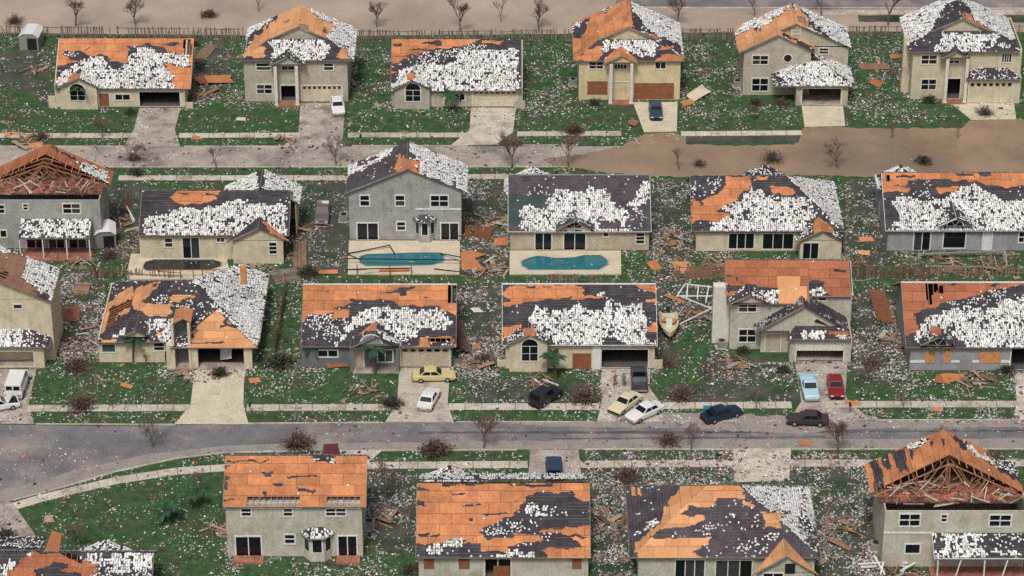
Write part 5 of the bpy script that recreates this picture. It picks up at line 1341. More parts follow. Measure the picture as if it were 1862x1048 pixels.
# streets
sheet('road', [(-260, 268), (1300, 266), (1300, 303), (-260, 304)], 0.006, 'dusty_asphalt')
sheet('road', zs(13, -600, 322, 0, 322, 500, 330, 1100, 320) + [(700, 768), (1200, 768), (2100, 764), (2100, 816), (1200, 817), (700, 819), (560, 820), (412, 823), (323, 833), (213, 857), (114, 886), (23, 910), (-60, 940), (-300, 1000)], 0.006, 'asphalt')
sheet('road_dust', wob([(412, 811), (560, 806), (760, 804), (1200, 800), (2100, 797), (2100, 816), (1200, 817), (700, 819), (560, 820), (412, 823), (323, 833), (213, 857), (114, 886), (23, 910), (-60, 925), (-60, 905), (60, 878), (150, 853), (260, 828)], 14, 1.6, 3), 0.010, 'gutter_dust', parent=None)
sheet('road_dust', wob([(900, 767), (1300, 767), (1700, 765), (2100, 764), (2100, 775), (1500, 780), (1000, 776)], 14, 1.6, 4), 0.010, 'gutter_dust')
sheet('road', [(1120, -70), (2200, -70), (2200, 12), (1700, 16), (1500, 17), (1120, 12)], 0.008, 'asphalt')
for i, pl in enumerate([[(760, 785), (1300, 784), (1862, 782), (2100, 781), (2100, 784), (1700, 786), (1200, 789), (760, 789)], [(1000, 797), (1500, 794), (1500, 796), (1000, 799)]]):
    sheet('tyre_track', wob(pl, 12, 1.2, 60 + i), 0.012 + 0.001 * i, 'tyre_mark')
# brown flood water
sheet('floodwater', wob([(-500, -400), (2400, -400), (2400, 58), (1862, 58), (1500, 58), (1000, 62), (600, 66), (0, 60), (-500, 56)], 40, 1.0, 5), 0.004, 'pale_mud')
sheet('floodwater', wob(zs(3, 700, 1090, 980, 1025, 1130, 945, 1365, 935, 1430, 985) + [(1245, 262), (1330, 266), (1440, 263), (1460, 232), (1540, 231), (1560, 234), (1750, 233), (1765, 220), (1870, 216), (2100, 214), (2100, 326), (1700, 324), (1560, 322), (1450, 318), (1250, 322), (1188, 320), (1110, 316), (1060, 308), (1000, 300), (985, 290)], 10, 2.2, 6), 0.014, 'mud_water')
sheet('wet_verge', wob([(1245, 248), (1455, 246), (1452, 260), (1250, 260)], 10, 1.5, 8), 0.018, 'dirt')
sheet('verge', wob([(1560, 28), (1900, 28), (1900, 42), (1560, 40)], 20, 1, 9), 0.009, 'dirt')
# worn dirt showing through the lawns
for i, pl in enumerate([
    [(345, 95), (400, 70), (430, 150), (380, 180), (345, 195)], [(0, 95), (95, 85), (92, 200), (60, 175), (0, 150)],
    [(205, 330), (255, 330), (250, 470), (190, 478), (180, 460)], [(105, 500), (190, 490), (180, 640), (110, 660)], [(528, 400), (560, 330), (632, 330), (630, 500), (520, 505)], [(842, 330), (920, 330), (922, 505), (840, 505)],
    [(1186, 330), (1255, 330), (1262, 500), (1186, 520)], [(1538, 330), (1600, 330), (1612, 480), (1540, 490)], [(832, 520), (912, 520), (905, 680), (832, 690)], [(1196, 520), (1320, 520), (1322, 560), (1240, 600), (1196, 690)], [(1550, 530), (1640, 520), (1642, 690), (1550, 700), (1545, 640)],
    [(1290, 640), (1440, 660), (1440, 690), (1330, 700), (1270, 690)], [(1060, 825), (1300, 830), (1580, 826), (1580, 900), (1480, 880), (1300, 870), (1075, 900)], [(1076, 900), (1150, 890), (1150, 1048), (1085, 1048)], [(1480, 900), (1590, 900), (1600, 1048), (1490, 1048)], [(666, 860), (756, 850), (756, 1000), (690, 1000), (668, 960)],
    [(850, 690), (960, 690), (1080, 700), (1085, 735), (860, 735)], [(1210, 700), (1450, 705), (1455, 735), (1210, 735)]]):
    sheet('dirt_patch', wob(pl, 9, 3.5, 20 + i), 0.003 + 0.0001 * i, 'dirt')

# sidewalks, slab by slab
SLAB = {}
def sidewalk(px, width=1.35, step=1.9, lift=0.05, skip=()):
    root = bpy.data.objects.new('sidewalk', None); COL.objects.link(root); root['kind'] = 'structure'
    pts = [G(x, y) for x, y in px]
    k = 0
    for a, b in zip(pts[:-1], pts[1:]):
        d = b - a; L = np.linalg.norm(d); d /= L; n = np.array([-d[1], d[0], 0])
        cnt = max(1, int(round(L / step)))
        for i in range(cnt):
            k += 1
            t0, t1 = i * L / cnt + 0.02, (i + 1) * L / cnt - 0.02
            c = a + d * (t0 + t1) / 2
            w = P(c)[0]
            if any(s0 < w[0] < s1 for s0, s1 in skip): continue
            key = (round(t1 - t0, 2), width)
            if key not in SLAB:
                hl, hw = (t1 - t0) / 2, width / 2
                mb = MB().add([(-hl, -hw, 0), (hl, -hw, 0), (hl, hw, 0), (-hl, hw, 0), (-hl + 0.02, -hw + 0.02, 0.05), (hl - 0.02, -hw + 0.02, 0.05), (hl - 0.02, hw - 0.02, 0.05), (-hl + 0.02, hw - 0.02, 0.05)],
                         [(4, 5, 6, 7), (0, 1, 5, 4), (1, 2, 6, 5), (2, 3, 7, 6), (3, 0, 4, 7)])
                SLAB[key] = mb.mesh('slab')
            o = link('slab', SLAB[key], 'concrete', root, (c[0], c[1], 0.004 + random.uniform(0, 0.012)))
            o.rotation_euler = (random.uniform(-0.006, 0.006), random.uniform(-0.006, 0.006), math.atan2(d[1], d[0]))
    return root
sidewalk([(-60, 247), (250, 247)], skip=()); sidewalk([(325, 247), (545, 246)]); sidewalk([(632, 246), (858, 246)]); sidewalk([(940, 244), (1130, 243)]); sidewalk([(1238, 244), (1458, 242)])
sidewalk([(215, 324), (640, 324)], skip=()); sidewalk([(850, 322), (1000, 321)])
sidewalk([(50, 743), (345, 742)]); sidewalk([(448, 742), (718, 741)]); sidewalk([(815, 740), (1090, 740)]); sidewalk([(1205, 738), (1440, 737)]); sidewalk([(1500, 736), (2000, 735)])
sidewalk([(1480, 23), (1900, 22)])
sidewalk([(27, 921), (70, 908), (114, 897), (213, 874), (323, 857), (412, 851)])
sidewalk([(660, 847), (960, 845)], skip=()); sidewalk([(1055, 845), (1335, 843)]); sidewalk([(1432, 843), (1900, 842)])

# kerbs
def kerb(px):
    pts = [G(x, y) for x, y in px]
    mb = MB()
    for a, b in zip(pts[:-1], pts[1:]): mb.beam((a[0], a[1], 0.05), (b[0], b[1], 0.05), 0.16, 0.12)
    mb.build('kerb', 'concrete', kind='structure')
for e in ([(-60, 267), (240, 267)], [(335, 267), (540, 267)], [(640, 266), (850, 266)], [(950, 265), (1050, 265)], [(-60, 305), (1030, 304)], [(65, 772), (320, 773)], [(452, 771), (690, 769)], [(830, 768), (1080, 768)], [(1220, 767), (1420, 766)], [(1560, 765), (1860, 764)],
          [(560, 821), (412, 824), (323, 834), (213, 858), (114, 887), (23, 911)], [(690, 820), (940, 819)], [(1060, 818), (1330, 818)], [(1440, 818), (1900, 817)], [(1120, 14), (1900, 16)]):
    kerb(e)

# driveways
def drive(pts, m, z=0.03, joints=2):
    v = [G(x, y) for x, y in pts]
    o = MB().prism([(p[0], p[1]) for p in v], -0.05, z).build('driveway', m, kind='structure')
    return o
for pts, m in ((zs(1, 985, 762, 1275, 762, 1232, 915, 1270, 1035, 875, 1035, 945, 910), 'worn_concrete'), (zs(2, 568, 728, 880, 728, 870, 935, 860, 1030, 440, 1040, 555, 930), 'worn_concrete'), (zs(3, -92, 762, 225, 762, 205, 935, 90, 1020, -240, 1030, -100, 920), 'concrete'),
               (zs(3, 1050, 722, 1365, 722, 1360, 928, 1130, 935), 'pale_concrete'), (zs(4, 522, 640, 772, 640, 785, 760, 540, 766), 'pale_concrete'), (zs(4, 1420, 622, 1800, 612, 1815, 720, 1545, 725), 'pale_concrete'),
               ([(-60, 672), (66, 672), (52, 735), (62, 771), (-60, 771)], 'worn_concrete'), (zs(13, 845, 65, 1175, 60, 1168, 120, 1165, 230, 1190, 320, 835, 320, 912, 230, 925, 118), 'pale_concrete'), (zs(10, 1112, 695, 1470, 695, 1450, 950, 1495, 1078, 1010, 1078, 1092, 950), 'concrete'),
               (zs(11, 842, 645, 1165, 645, 1160, 780, 1235, 880, 1245, 1000, 815, 1000, 845, 880), 'concrete'), (zs(12, 555, 620, 842, 620, 830, 800, 850, 850, 990, 950, 520, 950, 590, 840), 'worn_concrete'), (zs(12, 1750, 685, 1980, 685, 1980, 945, 1735, 940, 1765, 860), 'concrete'),
               ([(-60, 905), (23, 914), (72, 985), (30, 1000), (-60, 1000)], 'worn_concrete'), (zs(14, 985, 152, 1302, 152, 1192, 245, 1190, 300, 980, 300), 'concrete'), (zs(15, 870, 150, 1210, 150, 1232, 345, 855, 345), 'worn_concrete'), (zs(16, 530, 165, 800, 165, 790, 310, 540, 320), 'concrete')):
    drive(pts, m)
sheet('dirt_patch', wob([(1095, 745), (1430, 757), (1545, 745), (1600, 768), (1450, 790), (1150, 775)], 9, 3, 77), 0.014, 'gutter_dust')

# ---- pools
def pool(label, deck_px, pool_px, water, deckm, sunk=0.10):
    dv = [G(x, y) for x, y in deck_px]
    pv = [G(x, y) for x, y in pool_px]
    c = sum(pv) / len(pv)
    root = thing('swimming_pool', label, 'pool', (c[0], c[1], 0))
    import bmesh
    def ring(name, A, B, z, m):
        bm = bmesh.new()
        va = [bm.verts.new((p[0] - c[0], p[1] - c[1], z)) for p in A]
        vb = [bm.verts.new((p[0] - c[0], p[1] - c[1], z)) for p in B]
        ed = [bm.edges.new((va[i], va[(i + 1) % len(va)])) for i in range(len(va))] + [bm.edges.new((vb[i], vb[(i + 1) % len(vb)])) for i in range(len(vb))]
        bmesh.ops.triangle_fill(bm, use_beauty=True, edges=ed, normal=(0, 0, 1))
        me = bpy.data.meshes.new(name); bm.to_mesh(me); bm.free()
        return link(name, me, m, root)
    inner = [c + (p - c) * 1.0 for p in pv]
    rim = [c + (p - c) * 1.045 for p in pv]
    ring('patio', dv, rim, 0.16, deckm)
    ring('coping', rim, inner, 0.17, 'worn_concrete')
    mb = MB()
    n = len(dv)
    for i in range(n):
        a, b = dv[i], dv[(i + 1) % n]
        mb.add([(a[0] - c[0], a[1] - c[1], 0), (b[0] - c[0], b[1] - c[1], 0), (b[0] - c[0], b[1] - c[1], 0.159), (a[0] - c[0], a[1] - c[1], 0.159)], [(0, 1, 2, 3)])
    mb.build('patio_edge', deckm, root)
    mb = MB(); n = len(inner)
    for i in range(n):
        a, b = inner[i], inner[(i + 1) % n]
        mb.add([(a[0] - c[0], a[1] - c[1], 0.02), (b[0] - c[0], b[1] - c[1], 0.02), (b[0] - c[0], b[1] - c[1], 0.168), (a[0] - c[0], a[1] - c[1], 0.168)], [(0, 1, 2, 3)])
    mb.build('pool_wall', 'pool_tile', root)
    MB().poly([(p[0] - c[0], p[1] - c[1], 0.16 - sunk) for p in inner]).build('water', water, root)
    return root
def lift(pts, dz=0.4): return [(x, y) for x, y in pts]
pool('teal swimming pool with torn screen frame behind the tall grey gabled house', zs(6, 578, 785, 1335, 785, 1330, 1012, 570, 1012), zs(6, 655, 895, 700, 878, 870, 874, 1020, 868, 1190, 868, 1225, 888, 1218, 930, 1140, 952, 920, 958, 700, 958, 655, 935), 'pool_water', 'pale_concrete')
pool('teal swimming pool in a clean rectangular tan patio behind the tan house', zs(7, 104, 690, 888, 690, 890, 855, 102, 855), zs(7, 190, 765, 240, 742, 300, 728, 370, 734, 430, 744, 560, 738, 620, 724, 740, 722, 795, 760, 792, 790, 735, 824, 240, 826, 192, 795), 'pool_water', 'pale_concrete')
pool('drained murky pool in a pale yellow patio', zs(9, 925, 90, 1600, 120, 1630, 265, 915, 270, 905, 180), zs(9, 1012, 175, 1030, 148, 1090, 132, 1500, 134, 1555, 150, 1560, 180, 1480, 205, 1040, 212, 1015, 195), 'pool_murk', 'pale_concrete', 0.13)

# ================================================================== vehicles
def loft(mb, secs):
    """Sections across the car: each a list of (y, z) at one x."""
    n = len(secs[0][1])
    vs = []
    for x, ring in secs: vs += [(x, y, z) for y, z in ring]
    fs = []
    for i in range(len(secs) - 1):
        for j in range(n):
            a, b = i * n + j, i * n + (j + 1) % n
            fs.append((a, b, b + n, a + n))
    fs.append(tuple(range(n - 1, -1, -1))); fs.append(tuple(range((len(secs) - 1) * n, len(secs) * n)))
    mb.add(vs, fs)
    return mb

def car(label, px, head, kind='sedan', col='paint_white', name=None, L=4.6, W=1.76, z=0.03, opened=None, cat='car', cargo=None):
    c = G(*px)
    nm = name or {'sedan': 'sedan', 'pickup': 'pickup_truck', 'van': 'van', 'suv': 'sport_utility_car', 'hatch': 'hatchback'}[kind]
    root = thing(nm, label, cat, (c[0], c[1], z), R(head))
    hl = L / 2; hw = W / 2
    def ring(w, zt, zl=0.22, belt=None):
        b = belt or zt
        return [(-w * 0.9, zl), (-w, zl + 0.2), (-w, b - 0.06), (-w * 0.86, zt), (0, zt + 0.03), (w * 0.86, zt), (w, b - 0.06), (w, zl + 0.2), (w * 0.9, zl)]
    prof = {'sedan': [(-1, .62, .84), (-.97, .84, .96), (-.6, .92, 1), (-.3, .92, 1), (.25, .90, 1), (.5, .86, 1), (.9, .72, .97), (.985, .62, .9), (1, .55, .82)],
            'hatch': [(-1, .62, .84), (-.96, .90, .95), (-.5, .94, 1), (.2, .92, 1), (.5, .86, 1), (.9, .74, .97), (.985, .64, .9), (1, .55, .82)],
            'suv': [(-1, .75, .90), (-.97, 1.05, .97), (-.3, 1.06, 1), (.25, 1.04, 1), (.5, 1.0, 1), (.93, .92, .98), (.985, .8, .94), (1, .6, .88)],
            'van': [(-1, .8, .94), (-.985, 1.10, .98), (-.3, 1.12, 1), (.3, 1.10, 1), (.7, 1.0, .99), (.94, .88, .95), (1, .6, .85)],
            'pickup': [(-1, .80, .96), (-.98, .62, .98), (-.35, .62, .98), (-.12, 1.0, 1), (.3, 1.0, 1), (.5, .98, 1), (.93, .88, .97), (.985, .75, .93), (1, .55, .86)]}[kind]
    mb = MB()
    loft(mb, [(x * hl, ring(hw * w, t)) for x, t, w in prof])
    mb.build('body', col, root)
    if kind == 'pickup':
        b = MB()
        b.box(-hl, -0.12 * hl, hw - 0.1, hw - 0.02, 0.5, 1.06); b.box(-hl, -0.12 * hl, -hw + 0.02, -hw + 0.1, 0.5, 1.06)
        b.box(-hl + 0.01, -hl + 0.08, -hw + 0.1, hw - 0.1, 0.5, 1.06); b.box(-0.16 * hl, -0.12 * hl - 0.01, -hw + 0.1, hw - 0.1, 0.5, 1.07)
        b.build('cargo_bed', col, root)
    # greenhouse
    xb0, xb1, xt0, xt1, z0, z1, wt = {'sedan': (-.68, .38, -.42, .10, .90, 1.38, .76), 'hatch': (-.93, .38, -.72, .06, .92, 1.40, .76), 'suv': (-.96, .36, -.90, .14, 1.05, 1.74, .82),
                                       'van': (-.975, .74, -.955, .45, 1.08, 1.98, .88), 'pickup': (-.14, .42, -.10, .20, .98, 1.66, .80)}[kind]
    wb = hw * 0.90; wt = hw * wt
    bot = [(xb0 * hl, -wb, z0), (xb1 * hl, -wb, z0), (xb1 * hl, wb, z0), (xb0 * hl, wb, z0)]
    top = [(xt0 * hl, -wt, z1), (xt1 * hl, -wt, z1), (xt1 * hl, wt, z1), (xt0 * hl, wt, z1)]
    ctr = [(xt0 * hl + 0.15, -wt + 0.12, z1 + 0.035), (xt1 * hl - 0.15, -wt + 0.12, z1 + 0.035), (xt1 * hl - 0.15, wt - 0.12, z1 + 0.035), (xt0 * hl + 0.15, wt - 0.12, z1 + 0.035)]
    cb = MB().add(bot + top + ctr, [(8, 9, 10, 11)] + [(i, (i + 1) % 4, 4 + (i + 1) % 4, 4 + i) for i in range(4)] + [(4 + i, 4 + (i + 1) % 4, 8 + (i + 1) % 4, 8 + i) for i in range(4)])
    cabin = cb.build('cabin', col, root)
    B, T = [np.array(p) for p in bot], [np.array(p) for p in top]
    def pane(i, u0, u1, v0=0.12, v1=0.88):
        a, b, d, e = B[i], B[(i + 1) % 4], T[(i + 1) % 4], T[i]
        def pt(u, v): return (a * (1 - u) + b * u) * (1 - v) + (e * (1 - u) + d * u) * v
        n = np.cross(b - a, e - a); n /= np.linalg.norm(n)
        ps = [pt(u0, v0) + n * 0.012, pt(u1, v0) + n * 0.012, pt(u1, v1) + n * 0.012, pt(u0, v1) + n * 0.012]
        MB().poly(ps).build('window', 'glass', cabin)
    if kind == 'van':
        for i in (0, 2): pane(i, (.72 if i == 0 else .04), (.96 if i == 0 else .28), .3, .85)
        pane(1, .06, .94, .3, .88); pane(3, .08, .46, .25, .8); pane(3, .54, .92, .25, .8)
    else:
        for i in (0, 2):
            if kind == 'pickup': pane(i, .1, .9)
            else: pane(i, .08, .48); pane(i, .53, .93)
        pane(1, .05, .95); pane(3, .06, .94)
    wr = 0.31 if kind in ('sedan', 'hatch') else 0.37
    for sx in (-0.60, 0.62):
        for sy in (-1, 1):
            cx, cy = sx * hl, sy * (hw - 0.09)
            w = MB().tube((cx, cy - 0.10, wr), (cx, cy + 0.10, wr), wr, wr, 14).build('wheel', 'rubber', root)
            MB().tube((cx, cy + sy * 0.101, wr), (cx, cy + sy * 0.115, wr), wr * 0.58, wr * 0.5, 10).build('hub_cap', 'grey_metal', w)
    zl = prof[0][1] - 0.02
    for sy in (-1, 1):
        y = sy * hw * 0.66
        MB().box(hl * 0.985, hl + 0.015, y - 0.18, y + 0.18, 0.52, 0.66).build('headlight', 'lamp_glass', root)
        MB().box(-hl - 0.015, -hl + 0.06, y - 0.2, y + 0.2, zl - 0.18, zl - 0.03).build('taillight', 'red_light', root)
    for sx in (-1, 1):
        MB().box(sx * (hl - 0.06), sx * (hl + 0.06), -hw * 0.88, hw * 0.88, 0.32, 0.50).build('bumper', 'grey_metal' if kind in ('pickup', 'van') else ('rubber' if col != 'paint_white' else 'paint_grey'), root)
    if opened == 'trunk':
        MB().add([(-hl * 0.62, -hw * 0.8, 0.97), (-hl * 0.62, hw * 0.8, 0.97), (-hl * 0.86, hw * 0.8, 1.75), (-hl * 0.86, -hw * 0.8, 1.75)], [(0, 1, 2, 3)]).build('boot_lid', col, root)
    if opened == 'hood':
        MB().add([(hl * 0.42, -hw * 0.85, 0.95), (hl * 0.42, hw * 0.85, 0.95), (hl * 0.66, hw * 0.8, 1.8), (hl * 0.66, -hw * 0.8, 1.8)], [(0, 1, 2, 3)]).build('bonnet', col, root)
        MB().box(hl * 0.45, hl * 0.9, -hw * 0.7, hw * 0.7, 0.7, 0.93).build('engine_bay', 'dark_metal', root)
    if opened == 'door':
        MB().add([(hl * 0.22, -hw, 0.4), (hl * 0.05, -hw - 0.85, 0.4), (hl * 0.05, -hw - 0.85, 0.95), (hl * 0.22, -hw, 0.95)], [(0, 1, 2, 3)]).build('door', col, root)
    return root

car('white hatchback parked on the drive of the beige two-storey house', (614, 201), -82, 'hatch', 'paint_white', L=4.3)
car('dark blue car in front of the brown boarded garage', (1192, 209), -90, 'hatch', 'paint_navy', L=4.3)
car('white panel van with two dark rear windows at the left picture edge', (32, 709), 88, 'van', 'paint_white', L=4.9, W=2.05, cat='van')
car('white car with raised bonnet cut by the left picture edge', (-2, 744), 20, 'sedan', 'paint_white', opened='hood')
car('pale yellow sedan parked crosswise before the tan garage door', (789, 690), 2, 'sedan', 'paint_yellow', L=4.9)
car('white sedan standing behind the pale yellow one', (780, 733), 76, 'sedan', 'paint_white', L=4.4)
car('black off-road car standing across the sidewalk', (992, 730), 50, 'suv', 'paint_black', L=4.2)
car('slate grey pickup half inside the open garage', (1162, 697), 90, 'pickup', 'paint_slate', L=4.8, W=1.85, cat='pickup')
car('cream sedan slanting on the drive next to the white one', (1137, 741), -128, 'sedan', 'paint_cream', L=4.6)
car('white sedan with an open door nearest the street', (1172, 757), -140, 'sedan', 'paint_white', L=4.7, opened='door')
car('dark blue sedan with its boot open at the kerb', (1312, 760), 28, 'sedan', 'paint_blue', L=4.7, opened='trunk')
car('burnt out brown car wreck at the roadside', (1468, 770), 176, 'sedan', 'paint_burnt', L=4.6, name='wrecked_car')
car('light blue pickup parked nose out', (1471, 714), -87, 'pickup', 'paint_ltblue', L=4.7, cat='pickup')
car('red hatchback beside the light blue pickup', (1519, 712), -90, 'hatch', 'paint_red', L=4.2)
car('navy off-road car on the drive above the big orange roof', (1007, 862), 90, 'suv', 'paint_navy', L=4.3)
car('maroon van seen behind the orange roofed two-storey house', (603, 845), 95, 'van', 'paint_maroon', L=4.6, cat='van')
t = car('grey pickup loaded with household goods between two houses', (587, 395), -90, 'pickup', 'paint_dusty', L=4.9, cat='pickup')
for i, (dx, dy, sx, sy, sz, m) in enumerate(((-1.2, 0.3, .8, .6, .8, 'paint_white'), (-1.6, -0.4, .6, .7, .6, 'paint_grey'), (-0.7, -0.3, .5, .6, .9, 'terracotta'))):
    c = G(587, 395)
    o = MB().box(-sx / 2, sx / 2, -sy / 2, sy / 2, 0, sz).box(-sx / 2 - .03, sx / 2 + .03, -sy / 2 - .03, sy / 2 + .03, sz, sz + .06).build('packed_box', m)
    o.location = (c[0] + dy, c[1] - dx, 0.66); o.rotation_euler = (0, 0, 0.3 * i)
    tag(o, ('white carton with flat lid at the front of the loaded pickup bed', 'grey carton near the tailgate of the loaded pickup', 'reddish carton against the cab of the loaded pickup')[i], 'carton')
c = G(1287, 752)
o = MB().box(-.5, .5, -.35, .35, 0, .7).box(-.54, .54, -.39, .39, .7, .78).build('cool_box', 'paint_teal'); o.location = (c[0], c[1], 0.02)
tag(o, 'teal box with lid behind the dark blue sedan', 'box')

# ---- boat on its trailer
c = G(1216, 603)
root = thing('motor_boat', 'small white motor boat full of debris beside the low cream house', 'boat', (c[0], c[1], 0), R(-90))
secs = []
for x, w, zb in ((-2.6, .98, .55), (-1.2, 1.12, .5), (0.4, 1.1, .5), (1.5, .85, .55), (2.3, .42, .7), (2.75, .06, .95)):
    zt = 1.25 + max(0, x) * 0.06
    secs.append((x, [(-w, zt), (-w * 0.86, 0.85), (0, zb), (w * 0.86, 0.85), (w, zt), (w * 0.86, zt), (w * 0.7, zb + 0.45), (-w * 0.7, zb + 0.45), (-w * 0.86, zt)]))
loft(MB(), secs).build('hull', 'paint_cream', root)
MB().box(-0.3, 0.5, -.35, .35, .9, 1.6).build('console', 'paint_white', root)
MB().box(-2.95, -2.6, -.2, .2, .7, 1.7).build('outboard_motor', 'dark_metal', root)
MB().beam((-0.8, -.7, 1.2), (0.1, .8, 1.5), 1.0, .05).build('plywood_piece', 'ply_board', root)
tr = MB().box(-2.4, 2.6, -.05, .05, .38, .46).box(-2.0, -1.9, -1, 1, .36, .44).box(0.6, .7, -.9, .9, .36, .44).build('trailer_frame', 'grey_metal', root)
for sy in (-1, 1):
    MB().tube((-1.2, sy * 1.0 - .09, .3), (-1.2, sy * 1.0 + .09, .3), .3, .3, 12).build('wheel', 'rubber', root)

# ---- two people on the drive
def person(label, px, shirt, trousers, face):
    c = G(*px)
    J = {'pel': (0, 0, .93), 'sp': (0, 0, 1.15), 'ch': (0, 0.01, 1.36), 'nk': (0, 0.02, 1.50), 'h0': (0, 0.03, 1.58), 'h1': (0, 0.03, 1.70),
         'sl': (-.19, 0, 1.41), 'el': (-.27, 0.02, 1.13), 'wl': (-.26, .12, .90), 'hl': (-.25, .17, .80), 'sr': (.19, 0, 1.41), 'er': (.28, 0.0, 1.13), 'wr': (.29, .05, .88), 'hr': (.29, .09, .78),
         'pl': (-.10, 0, .88), 'kl': (-.11, .05, .50), 'al': (-.12, -.02, .09), 'tl': (-.13, .15, .04), 'pr': (.10, 0, .88), 'kr': (.11, .03, .50), 'ar': (.12, -.05, .09), 'tr': (.14, .12, .04)}
    rad = dict(pel=.15, sp=.13, ch=.16, nk=.06, h0=.085, h1=.095, sl=.075, el=.05, wl=.035, hl=.04, sr=.075, er=.05, wr=.035, hr=.04, pl=.10, kl=.065, al=.045, tl=.04, pr=.10, kr=.065, ar=.045, tr=.04)
    ks = list(J); idx = {k: i for i, k in enumerate(ks)}
    E = [('pel', 'sp'), ('sp', 'ch'), ('ch', 'nk'), ('nk', 'h0'), ('h0', 'h1'), ('ch', 'sl'), ('sl', 'el'), ('el', 'wl'), ('wl', 'hl'), ('ch', 'sr'), ('sr', 'er'), ('er', 'wr'), ('wr', 'hr'),
         ('pel', 'pl'), ('pl', 'kl'), ('kl', 'al'), ('al', 'tl'), ('pel', 'pr'), ('pr', 'kr'), ('kr', 'ar'), ('ar', 'tr')]
    nf = len(J); V = [J[k] for k in ks]; rr = [rad[k] for k in ks]
    EE = [(idx[a], idx[b]) for a, b in E]
    for hn, sg in (('hl', -1), ('hr', 1)):                       # fingers
        b = np.array(J[hn])
        for f in range(4):
            V.append(tuple(b + np.array([(f - 1.5) * .022, .03, -.05]))); rr.append(.010); EE.append((idx[hn], len(V) - 1))
            V.append(tuple(b + np.array([(f - 1.5) * .024, .05, -.09 - .006 * (f in (1, 2))]))); rr.append(.008); EE.append((len(V) - 2, len(V) - 1))
        V.append(tuple(b + np.array([-sg * .055, .04, -.01]))); rr.append(.010); EE.append((idx[hn], len(V) - 1))
    me = bpy.data.meshes.new('person'); me.from_pydata(V, EE, [])
    ob = bpy.data.objects.new('person', me); COL.objects.link(ob)
    md = ob.modifiers.new('skin', 'SKIN')
    for i, sv in enumerate(me.skin_vertices[0].data):
        sv.radius = (rr[i], rr[i]); sv.use_root = (i == 0)
    ob.modifiers.new('sub', 'SUBSURF').levels = 1
    ev = ob.evaluated_get(bpy.context.evaluated_depsgraph_get())
    m2 = bpy.data.meshes.new_from_object(ev)
    ob.modifiers.clear(); ob.data = m2
    m2.materials.clear()
    for m in ('skin', shirt, trousers, 'hair', 'rubber'): m2.materials.append(MATS[m])
    for p in m2.polygons:
        x, y, z = p.center
        k = 0
        if z < .07: k = 4
        elif z < .97 and abs(x) < .22: k = 2
        elif z < 1.46 and (abs(x) < .24 and z > 0.95) : k = 1
        elif z > 1.66 or (z > 1.56 and y < 0.0): k = 3
        p.material_index = k; p.use_smooth = True
    fm = MB()
    for sx in (-.035, .035): fm.box(sx - .012, sx + .012, .115, .128, 1.635, 1.648)
    fm.build('eyes', 'hair', ob)
    MB().add([(-.014, .115, 1.60), (.014, .115, 1.60), (0, .145, 1.60), (0, .118, 1.64)], [(0, 1, 2), (0, 2, 3), (1, 3, 2)]).build('nose', 'skin', ob)
    MB().box(-.028, .028, .112, .122, 1.565, 1.573).build('mouth', 'paint_red', ob)
    ob.location = (c[0], c[1], 0.035); ob.rotation_euler = (0, 0, R(face))
    tag(ob, label, 'person')
person('person in a reddish shirt and dark trousers standing on the drive', (1118, 703), 'shirt_red', 'trousers', 200)
person('person in a bright blue shirt standing next to the grey pickup', (1134, 703), 'shirt_blue', 'trousers', 170)

# ---- garden sheds
def shed(label, px, w, d, hgt, rz, lean=0.0):
    c = G(*px)
    root = thing('garden_shed', label, 'shed', (c[0], c[1], 0), R(rz))
    root.rotation_euler = (R(lean), 0, R(rz))
    MB().prism_y([(-w / 2, 0), (w / 2, 0), (w / 2, hgt), (w / 4, hgt + .45), (-w / 4, hgt + .45), (-w / 2, hgt)], -d / 2, d / 2).build('wall', 'paint_grey', root)
    rf = MB()
    for a, b in (((-w / 2 - .1, hgt - .05), (-w / 4, hgt + .5)), ((-w / 4, hgt + .5), (w / 4, hgt + .5)), ((w / 4, hgt + .5), (w / 2 + .1, hgt - .05))):
        rf.add([(a[0], -d / 2 - .1, a[1]), (b[0], -d / 2 - .1, b[1]), (b[0], d / 2 + .1, b[1]), (a[0], d / 2 + .1, a[1]), (a[0], -d / 2 - .1, a[1] + .05), (b[0], -d / 2 - .1, b[1] + .05), (b[0], d / 2 + .1, b[1] + .05), (a[0], d / 2 + .1, a[1] + .05)],
               [(4, 5, 6, 7), (0, 1, 5, 4), (2, 3, 7, 6), (0, 4, 7, 3), (1, 2, 6, 5)])
    rf.build('roof', 'paint_white', root)
    MB().box(-w * .08, w * .42, -d / 2 - .04, -d / 2 - .005, .1, hgt * .92).build('door', 'dark_metal', root)
    MB().box(-w * .42, -w * .14, -d / 2 - .04, -d / 2 - .005, .1, hgt * .92).build('door', 'paint_grey', root)
shed('white roofed grey garden shed in the top left yard', (58, 83), 2.7, 3.4, 2.0, -4)
shed('tipped white garden shed against the grey house porch', (192, 443), 2.6, 2.4, 2.2, 8, 9)

